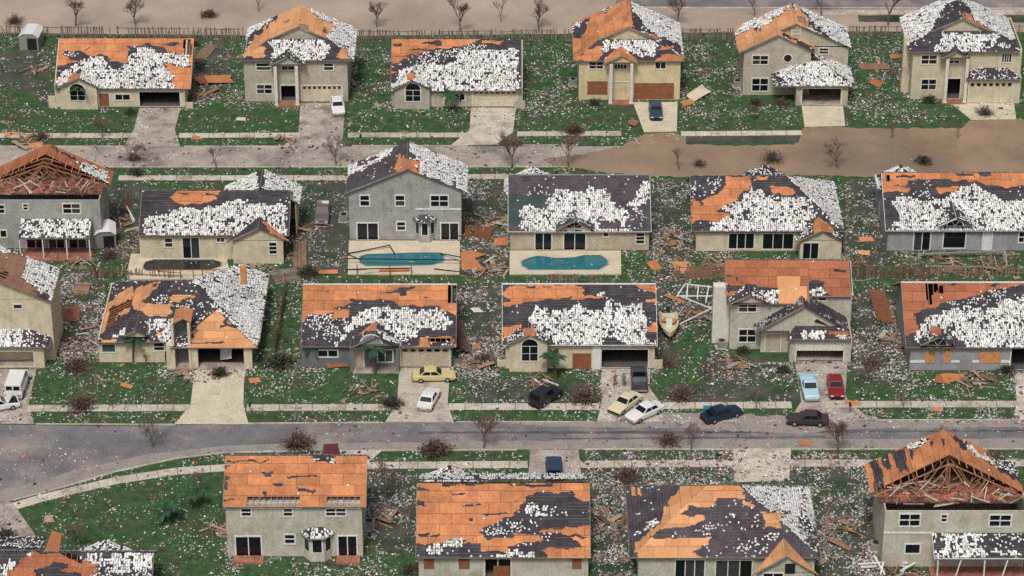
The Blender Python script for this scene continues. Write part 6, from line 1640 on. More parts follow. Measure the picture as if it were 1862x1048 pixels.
# ================================================================== fences
def fence(label, px, hgt=1.75, gap=0.30, miss=0.2, m='fence_grey', lean=0.10, wob_=0.12, w=0.15, cat='fence'):
    pts = [G(x, y) for x, y in px]
    root = thing('wooden_fence', label, cat, tuple(pts[0]))
    o = pts[0]
    for a, b in zip(pts[:-1], pts[1:]):
        d = b - a; L = np.linalg.norm(d); d /= L; n = np.array([-d[1], d[0], 0])
        k = max(1, int(L / 2.4))
        for i in range(k + 1):
            p = a + d * (L * i / k) - o
            MB().beam(p - [0, 0, .05], p + [random.gauss(0, lean * .6), random.gauss(0, lean * .6), hgt + .08], .11, .11).build('post', m, root)
        for z in (0.35, hgt - .3):
            for i in range(k):
                if random.random() < miss * .6: continue
                p, q_ = a + d * (L * i / k) - o, a + d * (L * (i + 1) / k) - o
                MB().beam(p + [0, 0.05, z + random.gauss(0, .05)], q_ + [0, 0.05, z + random.gauss(0, .05)], .05, .09).build('rail', m, root)
        cnt = int(L / gap)
        for i in range(cnt):
            if random.random() < miss or math.sin(i * .21 + a[0]) > .93: continue
            p = a + d * (gap * (i + .5)) - o - n * 0.09
            hh = hgt * random.choice([1, 1, 1, .96, .9, .7])
            MB().beam(p, p + [random.gauss(0, wob_), random.gauss(0, wob_ * .6), hh], w, .025, n).build('picket', m, root)
    return root
fence('broken picket fence behind the white roofed shed and low orange-ridged house', [(-20, 66), (215, 69), (442, 71)], miss=.22)
fence('picket fence between the bright orange peak and the low tiled house', [(648, 74), (800, 75), (1042, 73)], miss=.12)
fence('picket fence running between the yellow house and the grey round-window house', [(1240, 72), (1345, 71)], miss=.05, gap=.24)
fence('brown picket fence behind the yard between the grey house and dark-eaved cream house', [(1545, 68), (1650, 66)], miss=.15)
fence('picket fence stub at the top right corner', [(1838, 66), (1900, 65)], miss=.2)
fence('dark brown board fence behind the yard left of the low blue-grey house', [(1546, 505), (1690, 508)], m='fence_wood', miss=.08, gap=.2, w=.17, wob_=.05)
fence('short row of pickets below the clean rectangular pool patio', [(1000, 514), (1100, 514)], m='fence_grey', miss=.15, gap=.26, hgt=1.2)
fence('orange-brown board fence left of the reddish stripped roof', [(1230, 507), (1325, 505)], m='deck_brown', miss=.05, gap=.19, w=.18, wob_=.04)
fence('ragged wooden fence standing between the left edge houses', [(170, 505), (205, 508)], m='fence_wood', miss=.1, gap=.2, w=.17)
fence('low broken fence left of the drained pool', [(210, 500), (330, 508)], m='wood', miss=.35, gap=.3, hgt=1.1, wob_=.25)
fence('brown side fence right of the tall grey house', [(846, 432), (892, 434)], m='brown_board', miss=.02, gap=.17, w=.17, wob_=.03)
fence('broken fence under the grey patio frame of the blue-grey house', [(1690, 500), (1862, 502)], m='wood', miss=.3, gap=.3, hgt=1.3, wob_=.2)
fence('side fence beside the huge white tiled slope', [(500, 640), (515, 560), (520, 520)], m='fence_wood', miss=.1, gap=.25)

# fallen fence panels and big boards lying about
def panel(label, px, L, W, rz, m='fence_wood', tilt=(0, 0), z=0.12, slats=True, cat='fence panel', name='fallen_fence_panel'):
    c = G(*px)
    root = thing(name, label, cat, (c[0], c[1], z))
    root.rotation_euler = (R(tilt[0]), R(tilt[1]), R(rz))
    n = int(W / .17)
    for i in range(n):
        y = -W / 2 + (i + .5) * W / n
        MB().box(-L / 2 * random.uniform(.9, 1), L / 2 * random.uniform(.9, 1), y - .07, y + .07, 0, .025).build('board', m, root)
    for x in (-L * .35, L * .35):
        MB().box(x - .05, x + .05, -W / 2, W / 2, -.06, -.001).build('rail', m, root)
panel('dark fallen fence leaning along the right wall of the dark grey house', (838, 615), 8.5, 1.7, 100, 'fence_wood', (35, 0), .6)
panel('brown fence panel flat in the yard right of the stripped reddish house', (1602, 560), 8.0, 2.0, 92, 'brown_board', (8, 0), .25)
panel('brown slatted panel lying beside the cream house at the left edge', (150, 527), 1.8, 2.4, 0, 'wood', (4, 3), .2)
panel('larger brown slatted panel in the left side yard below the other', (126, 575), 2.6, 3.0, 5, 'terracotta', (6, -4), .25)
panel('pinkish slatted fence lying along the yard right of the low orange-ridged house', (372, 100), 6.5, 1.7, 75, 'wood', (6, 0), .2)
panel('dark upright fence remains left of the drained pool house', (231, 375), 5.5, 1.5, 96, 'fence_wood', (50, 0), .7)
panel('dark fence panel lying right of the white tiled slope yard', (520, 505), 3.5, 2.6, 20, 'fence_grey', (10, 0), .25)
panel('brown fence flattened along the yard behind the pickup with goods', (545, 465), 7.0, 1.6, 94, 'wood', (5, 0), .15)

def board(label, px, L, W, rz, m='ply_board', tilt=(0, 0), z=0.1, name='plywood_sheet', cat='plywood'):
    c = G(*px)
    nx = 3
    mb = MB(); vs = []
    L *= .82; W *= .8
    jag = [random.uniform(-.2, .2) * W for _ in range(8)]
    pts = [(-L / 2, -W / 2 + jag[0]), (0, -W / 2 + jag[1] * .4), (L / 2 + jag[2], -W / 2), (L / 2 - abs(jag[3]) * 2, W / 2 * .3), (L / 2, W / 2 + jag[4]), (-L / 4, W / 2), (-L / 2 + jag[6], W / 2 * .8)]
    mb.prism(pts, 0, .03)
    o = mb.build(name, m)
    o.location = (c[0], c[1], z); o.rotation_euler = (R(tilt[0]), R(tilt[1]), R(rz))
    return tag(o, label, cat)
board('large torn orange roof piece beside the low orange-ridged house', (400, 150), 4.4, 2.2, 15, 'deck', (12, 6), .5)
board('small brown roof piece next to the large orange one by the far left house', (368, 150), 2.2, 2.2, 40, 'deck_red', (15, 10), .4)
board('cream and orange curled sheet on the lawn right of the yellow house', (1268, 178), 4.0, 1.8, 38, 'pale_concrete', (25, -10), .6)
board('orange sheet lying at the lower end of the cream curled one', (1250, 190), 2.6, 1.6, 30, 'deck', (10, 0), .25)
board('long orange sheets on the grass left of the dark-eaved cream house', (1590, 122), 5.0, 2.2, 2, 'deck_brown', (4, 0), .12)
board('orange sheet beside the chimney of the dark-eaved cream house', (1632, 104), 2.6, 1.6, 0, 'deck', (4, 0), .12)
board('brown sheet in the middle of the far right yard', (1592, 152), 2.6, 2.2, 60, 'deck_red', (8, 0), .15)
board('orange sheet at the left foot of the dark-eaved cream house', (1645, 153), 2.0, 1.6, 0, 'deck', (8, 0), .15)
board('long orange sheet below the brown side fence of the tall grey house', (862, 478), 3.0, 6.0, -8, 'deck', (5, 0), .15)
board('orange sheet by the left corner of the tan house with the clean pool', (910, 442), 2.2, 2.0, 0, 'deck', (6, 0), .15)
board('wide orange board under the torn pool screen frame', (717, 496), 4.6, 1.8, 0, 'deck', (8, 0), .15)
board('narrow orange board left of the torn pool screen frame', (596, 497), 3.0, 1.0, 5, 'deck', (8, 0), .15)
board('orange sheet on the grass between the clean pool and cream hip house', (1190, 485), 2.2, 2.4, 30, 'deck', (6, 6), .15)
board('bright orange sheet left of the orange-brown board fence', (1243, 488), 2.8, 3.0, 10, 'deck_bright', (6, 6), .2)
board('slanting orange piece left of the low blue-grey house', (1575, 437), 2.6, 1.4, 20, 'deck', (6, 6), .15)
board('small orange board above the dark brown board fence', (1572, 462), 2.0, 1.2, 0, 'deck_bright', (6, 6), .15)
board('orange scrap on the front lawn of the white tiled hip house', (231, 703), 1.7, 1.0, -10, 'deck', (6, 6), .1)
board('orange scrap at the right of the pale yellow drive', (463, 693), 1.6, 1.1, 20, 'deck', (6, 6), .1)
board('tan sheet lying on the lawn near the bottom left drive', (90, 945), 1.5, 1.6, 10, 'lumber', (3, 3), .1)
board('orange scrap in the street gutter', (1467, 808), 2.0, 1.2, 0, 'deck', (5, 5), .1)
board('long orange board pointing at the boat', (1228, 546), 3.4, 0.8, -35, 'deck', (5, 5), .2)
board('orange roof chunk on the lawn of the house cut by the right edge', (1735, 690), 3.6, 1.8, 10, 'deck', (10, 6), .25)
board('brown roof chunk left of the orange one on the right lawn', (1715, 694), 2.2, 1.6, -15, 'deck_red', (10, 6), .3)
board('orange board propped below the low dark grey house window', (614, 667), 2.9, 1.5, 0, 'brown_board', (55, 0), .7)
board('orange scrap on the verge of the far street', (358, 252), 1.4, 1.3, 20, 'deck', (8, 8), .12)
board('orange scrap beside the far left street edge', (66, 267), 2.4, 1.8, 15, 'deck', (8, 8), .12)
board('yellow scrap on the grass left of the beige two-storey house', (438, 218), 1.5, .9, -5, 'pale_concrete', (5, 5), .1)
board('pale panel lying in the yard right of the dark grey house', (868, 566), 1.6, 1.4, 25, 'trim', (5, 8), .15)
board('orange scrap at the left wall of the arched window house', (868, 632), 1.3, 1.1, 20, 'deck', (8, 8), .12)
board('orange scrap near the sidewalk on the right verge', (1705, 745), 1.7, .9, 5, 'deck', (5, 5), .1)
board('orange scrap left of the sidewalk end by the red hatchback', (1552, 735), 2.4, .9, -20, 'deck', (5, 5), .1)
board('orange scrap under the tree at the left of the far street', (24, 245), 2.6, 1.1, 5, 'deck', (5, 5), .1)
board('red-brown panel at the flooded street edge drive', (1152, 226), 2.6, 1.4, 70, 'terracotta', (20, 5), .3)

# torn screen enclosures: bent aluminium frames
def frame(label, bars, m='dark_metal', w=.08, name='screen_frame'):
    c = G(*bars[0][0])
    root = thing(name, label, 'screen frame', (c[0], c[1], 0))
    for p, z0, q_, z1 in [(b[0], b[2], b[1], b[3]) for b in bars]:
        a, b = G(*p), G(*q_)
        MB().beam((a[0] - c[0], a[1] - c[1], z0), (b[0] - c[0], b[1] - c[1], z1), w, w).build('bar', m, root)
def fb(k, x0, y0, x1, y1, z0, z1): return (q(k, x0, y0), q(k, x1, y1), z0, z1)
frame('bent dark screen frame over the teal pool of the tall grey house', [fb(6, 575, 880, 855, 835, .3, .5), fb(6, 855, 835, 890, 880, .5, .3), fb(6, 570, 885, 660, 920, .3, .2), fb(6, 570, 945, 1330, 950, .9, .8), fb(6, 635, 1012, 635, 1000, 0, 1.2), fb(6, 858, 1030, 858, 1010, 0, 1.6), fb(6, 1005, 1015, 1005, 1000, 0, 1.0), fb(6, 700, 1015, 1000, 1000, .9, .7), fb(6, 1200, 880, 1340, 940, .3, 1.0), fb(6, 1260, 760, 1345, 830, .8, 1.6), fb(6, 1160, 985, 1330, 1000, .3, .2), fb(6, 560, 990, 700, 985, .3, .3)], w=.10)
frame('white fallen screen frame between the boat and the reddish stripped house', [fb(11, 1340, 190, 1390, 140, .2, .8), fb(11, 1390, 140, 1570, 160, .9, .9), fb(11, 1345, 190, 1560, 200, .3, .5), fb(11, 1410, 150, 1405, 200, .9, .2), fb(11, 1480, 150, 1475, 205, .9, .2), fb(11, 1550, 150, 1530, 230, .9, .2), fb(11, 1370, 190, 1560, 270, .2, .3), fb(11, 1360, 370, 1580, 280, .2, .6), fb(11, 1560, 270, 1660, 330, .2, .4)], 'white_trim', .13)
frame('grey fallen patio cover beam behind the low blue-grey house', [fb(8, 1120, 740, 1120, 735, 0, .6), fb(8, 1115, 735, 1722, 728, .6, .9), fb(8, 1722, 728, 1740, 800, .9, .2), fb(8, 1180, 800, 1560, 810, .2, .3)], 'grey_metal', .2)
frame('white broken frame in front of the house with the torn off roof end', [fb(20, 0, 975, 300, 970, .2, .5), fb(20, 160, 1048, 190, 950, .2, .8), fb(20, 230, 965, 350, 990, .5, .6), fb(20, 300, 1030, 440, 970, .3, .6), fb(20, 20, 990, 130, 1000, .1, .4), fb(20, 110, 930, 190, 1048, .5, .2)], 'white_trim', .16)
frame('dark screen posts along the drained pool', [fb(9, x, 265, x, 262, 0, 1.3) for x in (1190, 1275, 1365, 1430, 1515)] + [fb(9, 1100, 262, 1560, 262, 1.3, 1.25)], 'brown_board', .1)
frame('pale twisted gutter by the drained pool house', [fb(5, 870, 560, 950, 680, .8, .3)], 'white_trim', .14, 'fallen_gutter')

# small fixtures
def aircon(label, px):
    c = G(*px)
    root = thing('air_conditioner', label, 'air conditioner', (c[0], c[1], 0))
    MB().box(-.55, .55, -.45, .45, .08, .95).build('case', 'grey_metal', root)
    MB().tube((0, 0, .951), (0, 0, 1.0), .36, .34, 14).build('fan_grille', 'dark_metal', root)
    MB().box(-.65, .65, -.55, .55, 0, .08).build('pad', 'concrete', root)
aircon('air conditioner box against the left wall of the yellow house', (1042, 155)); aircon('air conditioner box left of the grey round-window house', (1341, 158)); aircon('air conditioner box left of the dark-eaved cream house', (1640, 142)); aircon('air conditioner box left of the house with the torn off roof end', (1592, 1000))
aircon('air conditioner box right of the two-storey house with solid orange roof', (672, 960)); aircon('air conditioner box at the left wall of the stripped reddish house', (1312, 632)); aircon('air conditioner box in the gap left of the tall grey house', (625, 402))
def mailbox(label, px, m='dark_metal'):
    c = G(*px)
    root = thing('mailbox', label, 'mailbox', (c[0], c[1], 0))
    MB().box(-.05, .05, -.05, .05, 0, 1.05).build('post', 'wood', root)
    MB().box(-.13, .13, -.28, .28, 1.05, 1.2).tube((0, -.28, 1.2), (0, .28, 1.2), .13, .13, 10).build('box', m, root)
mailbox('mailbox on the verge right of the far beige house drive', (656, 262)); mailbox('mailbox at the sidewalk in front of the pale yellow drive', (455, 752)); mailbox('mailbox on the verge beside the burnt wreck', (1545, 752))

# ================================================================== trees
def grow(seed, H, spread, depth=4, thick=.11, twigs=True, lean=0.0):
    r = random.Random(seed)
    tr, br = MB(), MB()
    def rec(p, d, L, rad, lv):
        d = d / np.linalg.norm(d)
        nseg = 2
        a = p
        for i in range(nseg):
            dd = d + np.array([r.gauss(0, .10), r.gauss(0, .10), r.gauss(0, .05)])
            b = a + dd / np.linalg.norm(dd) * L / nseg
            r0, r1 = rad * (1 - .18 * i), rad * (1 - .18 * (i + 1))
            (tr if lv == 0 else br).tube(a, b, r0, r1, 5 if lv < 2 else 3, False)
            a = b
        if lv >= depth: return
        k = r.choice([4, 5]) if lv == 0 else r.choice([3, 3, 4])
        for i in range(k):
            az = r.uniform(0, 2 * math.pi); sp = spread * r.uniform(.5, 1.15)
            nd = d * math.cos(sp) + np.array([math.cos(az), math.sin(az), .25]) * math.sin(sp)
            rec(a - d * L * r.uniform(0, .25), nd, L * r.uniform(.62, .92), max(.02, rad * .58), lv + 1)
    rec(np.zeros(3), np.array([lean, 0, 1.0]), H * .30, thick, 0)
    return tr.mesh('trunk'), br.mesh('branches')
TREES = [grow(i + 3, 6.0, .52 + .05 * (i % 3), 5, .15) for i in range(4)] + [grow(31 + i, 6.0, .45, 4, .13) for i in range(2)]
def tree(label, px, hgt, kind, rz=0.0, lean=(0, 0), group=None, name='bare_tree'):
    c = G(*px)
    root = thing(name, label, 'tree', (c[0], c[1], 0), 0)
    root.rotation_euler = (R(lean[0]), R(lean[1]), rz)
    s = hgt / 6.0
    root.scale = (s, s, s)
    link('trunk', TREES[kind][0], 'bark', root); link('branches', TREES[kind][1], 'twig', root)
tl = [('bare tree beyond the fence right of the white roofed shed', 138, 48, 5.5), ('bare tree behind the middle of the far left fence', 247, 46, 5.0), ('thin bare tree left of the bright orange peak at the top edge', 470, 22, 4.0), ('bare tree rising from the flood right of the bright orange peak', 685, 50, 5.5), ('bare tree behind the fence above the low tiled house', 838, 58, 5.5), ('bare tree left of the yellow house beyond the fence', 980, 54, 5.5), ('thin dead trunk at the top edge between two bare trees', 911, 40, 4.0),
      ('bare tree right of the yellow house peak', 1233, 46, 5.5), ('bare tree beside the top right road', 1615, 46, 6.0), ('thin bare tree behind the left slope of the grey round-window house', 1372, 30, 4.5), ('bare tree by the top right road kerb', 1494, 30, 4.5),
      ('bare tree on the far verge under the low orange-ridged house', 186, 252, 3.0), ('ragged bare tree on the near verge of the far street, left side', 243, 303, 4.6), ('thin bare tree left of the pale far street crossing', 393, 305, 4.2), ('bare purple-brown tree left of the tall grey house roof', 611, 300, 4.4), ('bare tree right of the tall grey house at the street', 931, 306, 4.8), ('small bare tree where the flood begins', 1034, 303, 4.6), ('thin dead sapling standing in the flood edge', 1235, 309, 4.2), ('bare tree standing in the brown flood before the cream hip house', 1523, 306, 4.8), ('thin sapling on the flooded verge of the far right yard', 1621, 252, 2.8), ('dark sapling in front of the dark-eaved cream house drive', 1742, 252, 3.2), ('small bare tree on the lawn by the grey round-window house', 1370, 220, 3.0),
      ('bare reddish tree by the street curve', 279, 814, 4.5), ('bare tree standing right of the street brush pile on the near verge', 879, 815, 4.0), ('bare tree right of the fallen brush on the middle verge', 1257, 818, 4.0), ('pale bare tree on the near verge before the torn off roof end house', 1522, 828, 5.0), ('thin bare sapling near the right sidewalk', 1644, 748, 3.2), ('thin sapling on the verge left of the boot-open sedan', 1375, 745, 3.0), ('sapling on the lawn of the white tiled hip house', 205, 744, 2.2), ('leaning dark trunk on the big bottom left lawn', 370, 905, 4.0), ('bare tree right of the solid orange roof house', 705, 905, 4.6), ('small bare tree at the corner of the bottom left roof', 137, 1000, 4.4), ('bare sapling left of the tall entry of the hip house', 268, 668, 2.8), ('thin bare tree right of the red hatchback', 1585, 700, 3.2), ('bare tree on the lawn before the boat', 1290, 690, 2.8)]
for i, (lb, x, y, hh) in enumerate(tl):
    hh *= random.uniform(.75, 1.15)
    if 'leaning' in lb: tree(lb, (x, y), hh, 4, i * 1.3, (0, -14))
    elif 'sapling' in lb or 'thin' in lb: tree(lb, (x, y), hh, 4 + i % 2, i * 1.3, (random.uniform(-6, 6), random.uniform(-6, 6)))
    else: tree(lb, (x, y), hh, i % 4, i * 1.7, (random.uniform(-5, 5), random.uniform(-5, 5)))

# uprooted brush and shrubs: twigs with dead or green leaf faces
def bush_mesh(seed, n_tw=90, n_lf=900, flat=.7):
    r = random.Random(seed); tw = MB(); lf = MB()
    for i in range(n_tw):
        az, el = r.uniform(0, 2 * math.pi), r.uniform(.05, 1.4)
        L = r.uniform(.6, 1.15)
        d = np.array([math.cos(az) * math.cos(el), math.sin(az) * math.cos(el), math.sin(el) * flat])
        m = d * L * .5 + np.array([r.gauss(0, .08), r.gauss(0, .08), 0]); e = d * L + np.array([r.gauss(0, .1), r.gauss(0, .1), r.gauss(0, .05)])
        tw.tube((0, 0, .02), m, .022, .013, 3, False); tw.tube(m, e, .013, .005, 3, False)
    for i in range(n_lf):
        az, el = r.uniform(0, 2 * math.pi), r.uniform(.0, 1.45)
        L = r.uniform(.3, 1.0) * (.75 + .25 * math.sin(az * 3 + seed) * math.cos(el * 4))
        p = np.array([math.cos(az) * math.cos(el), math.sin(az) * math.cos(el), math.sin(el) * flat]) * L
        u = np.array([r.gauss(0, 1), r.gauss(0, 1), r.gauss(0, 1)]); u /= np.linalg.norm(u)
        v = np.cross(u, [r.gauss(0, 1), r.gauss(0, 1), 1.1]); v /= np.linalg.norm(v)
        s = r.uniform(.03, .075)
        lf.add([p - u * s, p + v * s * .7, p + u * s, p - v * s * .7], [(0, 1, 2, 3)])
    return tw.mesh('twigs'), lf.mesh('leaves')
BUSH = [bush_mesh(i + 50, 90, [1000, 350, 700][i]) for i in range(3)]
BM = {}
def bush(label, px, size, kind, leaf='dead_leaf', sc=(1, 1, 1), name='fallen_brush', cat='brush'):
    c = G(*px)
    root = thing(name, label, cat, (c[0], c[1], 0), random.uniform(0, 6))
    root.scale = (size * sc[0], size * sc[1], size * sc[2])
    link('twigs', BUSH[kind][0], 'twig', root)
    key = (kind, leaf)
    if key not in BM: BM[key] = BUSH[kind][1].copy(); BM[key].materials.clear()
    link('leaves', BM[key], leaf, root)
for lb, x, y, s, k, lf in (('dark round shrub standing in the flood at the top left', 380, 30, 1.7, 0, 'dead_leaf'), ('pale twiggy shrub beyond the fence at the top left corner', 27, 42, 2.0, 1, 'dead_leaf'), ('dark green shrub in the brown flood before the blue-grey house', 1680, 296, 1.6, 0, 'shrub_leaf'), ('brown brush pile in the flood above the cream hip house', 1405, 292, 2.2, 1, 'dead_leaf'), ('small brown brush in the flood right of the dead sapling', 1272, 301, 1.4, 1, 'dead_leaf'),
                          ('dark brush heap on the sidewalk before the yellow house', 1045, 242, 2.1, 2, 'dead_leaf'), ('dark brush at the left end of the far verge', 75, 252, 1.8, 1, 'dead_leaf'), ('green bush on the near verge of the far street', 250, 318, 1.5, 0, 'shrub_leaf'), ('big dark brush heap on the street behind the solid orange roof', 543, 812, 2.6, 2, 'dead_leaf'), ('dark brush heap on the verge above the big orange and black roof', 792, 824, 2.5, 0, 'dead_leaf'), ('brown brush lying on the street in the middle', 1217, 806, 2.2, 1, 'dead_leaf'), ('dark brush heap on the left sidewalk', 148, 742, 2.4, 2, 'dead_leaf'), ('brush heap at the sidewalk beside the white sedan drive', 714, 738, 1.9, 2, 'shrub_leaf'), ('wide brown brush beside the black off-road car', 1062, 728, 2.8, 1, 'dead_leaf'), ('brown brush on the lawn right of the open garage house', 1243, 724, 2.4, 1, 'dead_leaf'),
                          ('dark green bush at the bottom left corner drive', 8, 985, 2.2, 0, 'shrub_leaf'), ('overgrown dark hedge left of the low dark grey house', 510, 665, 2.6, 2, 'shrub_leaf'), ('brown hedge below the cream house at the left edge', 140, 672, 2.3, 2, 'dead_leaf'), ('dark shrub on the lawn of the low orange-ridged house', 238, 207, 1.3, 0, 'shrub_leaf'), ('dark shrub under the arched window in the far row', 730, 194, 1.3, 0, 'shrub_leaf'), ('shrub row under the boarded window of the yellow house', 1082, 190, 1.4, 2, 'shrub_leaf'), ('dark shrub below the left windows of the grey round-window house', 1375, 190, 1.5, 2, 'shrub_leaf'), ('brown shrub between entry and drive of the grey round-window house', 1420, 190, 1.6, 1, 'dead_leaf'), ('shrub under the windows of the dark-eaved cream house', 1690, 185, 1.5, 0, 'shrub_leaf'), ('fallen branch on the drive of the dark-eaved cream house', 1790, 208, 1.9, 1, 'shrub_leaf'), ('brush on the lawn beside the reddish stripped house garage', 1585, 665, 2.0, 1, 'dead_leaf'), ('dark shrub left of the reddish stripped house door', 1352, 640, 1.3, 0, 'shrub_leaf'), ('low shrub by the garage corner of the stripped house', 1426, 676, 1.2, 0, 'shrub_leaf'),
                          ('shrub at the bottom edge before the hip roofed house back', 1192, 1044, 1.5, 2, 'shrub_leaf'), ('dark shrub before the entry columns of the hip roofed cream house', 400, 682, 1.6, 0, 'shrub_leaf'), ('brown shrub behind the fence left of the boat house', 880, 655, 1.5, 1, 'dead_leaf'), ('brown brush right of the garage of the arched window house', 1215, 664, 1.8, 1, 'dead_leaf'), ('shrub before the window of the house cut by the right edge', 1830, 676, 1.6, 0, 'shrub_leaf'), ('dark brush at the far street kerb left of the fallen shed', 243, 290, 1.4, 2, 'dead_leaf'), ('dead brush beside the near drive of the navy car', 1140, 870, 2.2, 1, 'dead_leaf'), ('green shrub at the left wall of the low pale house back', 745, 1040, 1.4, 2, 'shrub_leaf'), ('brown brush in the yard corner by the left edge porch', 200, 468, 1.8, 1, 'dead_leaf'), ('dark hedge in the yard right of the drained pool wing', 560, 500, 2.0, 2, 'shrub_leaf')):
    bush(lb, (x, y), s, k, lf)
c = G(540, 800)

# palms
def palm_mesh(seed, n=11):
    r = random.Random(seed); lf = MB()
    for i in range(n):
        az = 2 * math.pi * i / n + r.uniform(-.2, .2); el = r.uniform(.1, .9); L = r.uniform(1.5, 2.1)
        p = np.zeros(3); d = np.array([math.cos(az) * math.cos(el), math.sin(az) * math.cos(el), math.sin(el)]); sd = np.array([-math.sin(az), math.cos(az), 0])
        for j in range(5):
            e = p + d * L / 5; w0 = .30 * math.sin(math.pi * (j + .4) / 6); w1 = .30 * math.sin(math.pi * (j + 1.4) / 6)
            for s in (-1, 1):
                lf.add([p, e, e + sd * s * w1 - [0, 0, .12], p + sd * s * w0 - [0, 0, .12]], [(0, 1, 2, 3)])
            p = e; d = d + np.array([0, 0, -.30]); d /= np.linalg.norm(d)
    return lf.mesh('fronds')
PALM = [palm_mesh(3), palm_mesh(9, 7)]
def palm(label, px, hgt, kind=0, lean=4):
    c = G(*px)
    root = thing('palm_tree', label, 'palm tree', (c[0], c[1], 0), random.uniform(0, 6))
    tm = MB(); a = np.zeros(3)
    for i in range(6):
        b = np.array([math.sin(i * .12) * lean * .05 * i, 0, hgt * (i + 1) / 6]); tm.tube(a, b, .14 - i * .008, .15 - i * .008, 7, False); a = b
    tm.build('trunk', 'bark', root)
    link('fronds', PALM[kind], 'palm_leaf', root, tuple(a))
palm('battered palm leaning before the left window of the hip roofed cream house', (243, 660), 3.4, 1); palm('dark green palm before the entry gable of the low dark grey house', (682, 684), 3.2, 0); palm('low palm by the left window of the low dark grey house', (580, 662), 2.6, 1); palm('big green palm right of the tall arched window', (1010, 690), 2.6, 0); palm('brown-green palm before the boarded windows at the right edge', (1706, 668), 3.0, 0)
palm('small green palm on the big bottom left lawn, left one', (300, 945), 1.5, 0); palm('small green palm on the big bottom left lawn, right one', (348, 928), 2.2, 1); palm('ragged palm before the arched far left house', (141, 197), 3.2, 1); palm('palm by the double window of the far low tiled house', (828, 203), 2.4, 1)

# heaps of wreckage: boards, studs and torn sheets thrown together
def heap(label, px, size=1.0, n=20, mats=('lumber', 'wood', 'wood', 'fence_wood', 'deck_brown', 'tile_grey')):
    c = G(*px)
    root = thing('wreckage_heap', label, 'wreckage', (c[0], c[1], 0), 0)
    r = random.Random(int(px[0] * 7 + px[1]))
    for i in range(n):
        a = r.uniform(0, math.pi); L = r.uniform(.5, 2.0) * size; x, y = r.gauss(0, .8) * size, r.gauss(0, .7) * size
        z0 = r.uniform(.03, .35); z1 = r.uniform(.03, .6) if i % 3 else .05
        dx, dy = L / 2 * math.cos(a), L / 2 * math.sin(a)
        w = r.choice([.08, .1, .14, .14, .3, .6])
        MB().beam((x - dx, y - dy, z0), (x + dx, y + dy, z1), w, .04).build('torn_sheet' if w > .2 else 'board', r.choice(mats), root)
for lb, x, y, s in (('heap of broken boards in the yard right of the low orange-ridged house', 362, 172, 1.3), ('board heap in the yard left of the low orange-ridged house', 70, 130, 1.2), ('long litter of boards on the far left verge', 60, 256, 1.4), ('board litter at the sidewalk of the far beige house', 520, 257, 1.1),
                    ('heap of splintered wood beside the fallen shed', 222, 410, 1.3), ('wood heap behind the porch of the torn open grey house', 150, 482, 1.4), ('wood heap in the passage below the slatted panels', 140, 625, 1.4), ('dark wood heap between pickup and pool yard', 560, 415, 1.2), ('wood heap by the brown side fence of the tall grey house', 885, 405, 1.3), ('wood heap below the orange sheet right of the tall grey house', 900, 490, 1.2),
                    ('wood heap in the narrow yard left of the cream hip house', 1222, 440, 1.3), ('wood heap on the patio edge of the cream hip house', 1290, 484, 1.4), ('wood heap under the fallen grey patio beam', 1720, 478, 1.5), ('orange and brown wood heap at the right edge behind the blue-grey house', 1810, 486, 1.6), ('wood heap left of the dark brown board fence', 1560, 480, 1.2), ('wood heap at the lower end of the dark fallen fence', 850, 660, 1.2), ('wood heap between the white frame and the boat', 1265, 575, 1.2),
                    ('rubbish heap before the door of the stripped reddish house', 1330, 668, 1.3), ('wood heap beside the brown flat fence panel', 1625, 620, 1.2), ('wood heap on the lawn of the right edge house', 1770, 695, 1.3), ('board heap before the hip roofed cream house', 330, 685, 1.2), ('board heap on the lawn of the dark grey house', 660, 712, 1.1), ('board heap by the left wall of the solid orange roof house', 398, 965, 1.1), ('rubble heap in the passage left of the big orange and black roof', 705, 940, 1.2), ('rubble heap between the two right bottom houses', 1540, 960, 1.5), ('rubble heap right of the big orange and black roof', 1115, 950, 1.4), ('heap of planks before the torn off roof end house', 1625, 1040, 1.3), ('plank heap beside the arched window house drive', 985, 700, 1.1)):
    heap(lb, (x, y), s)

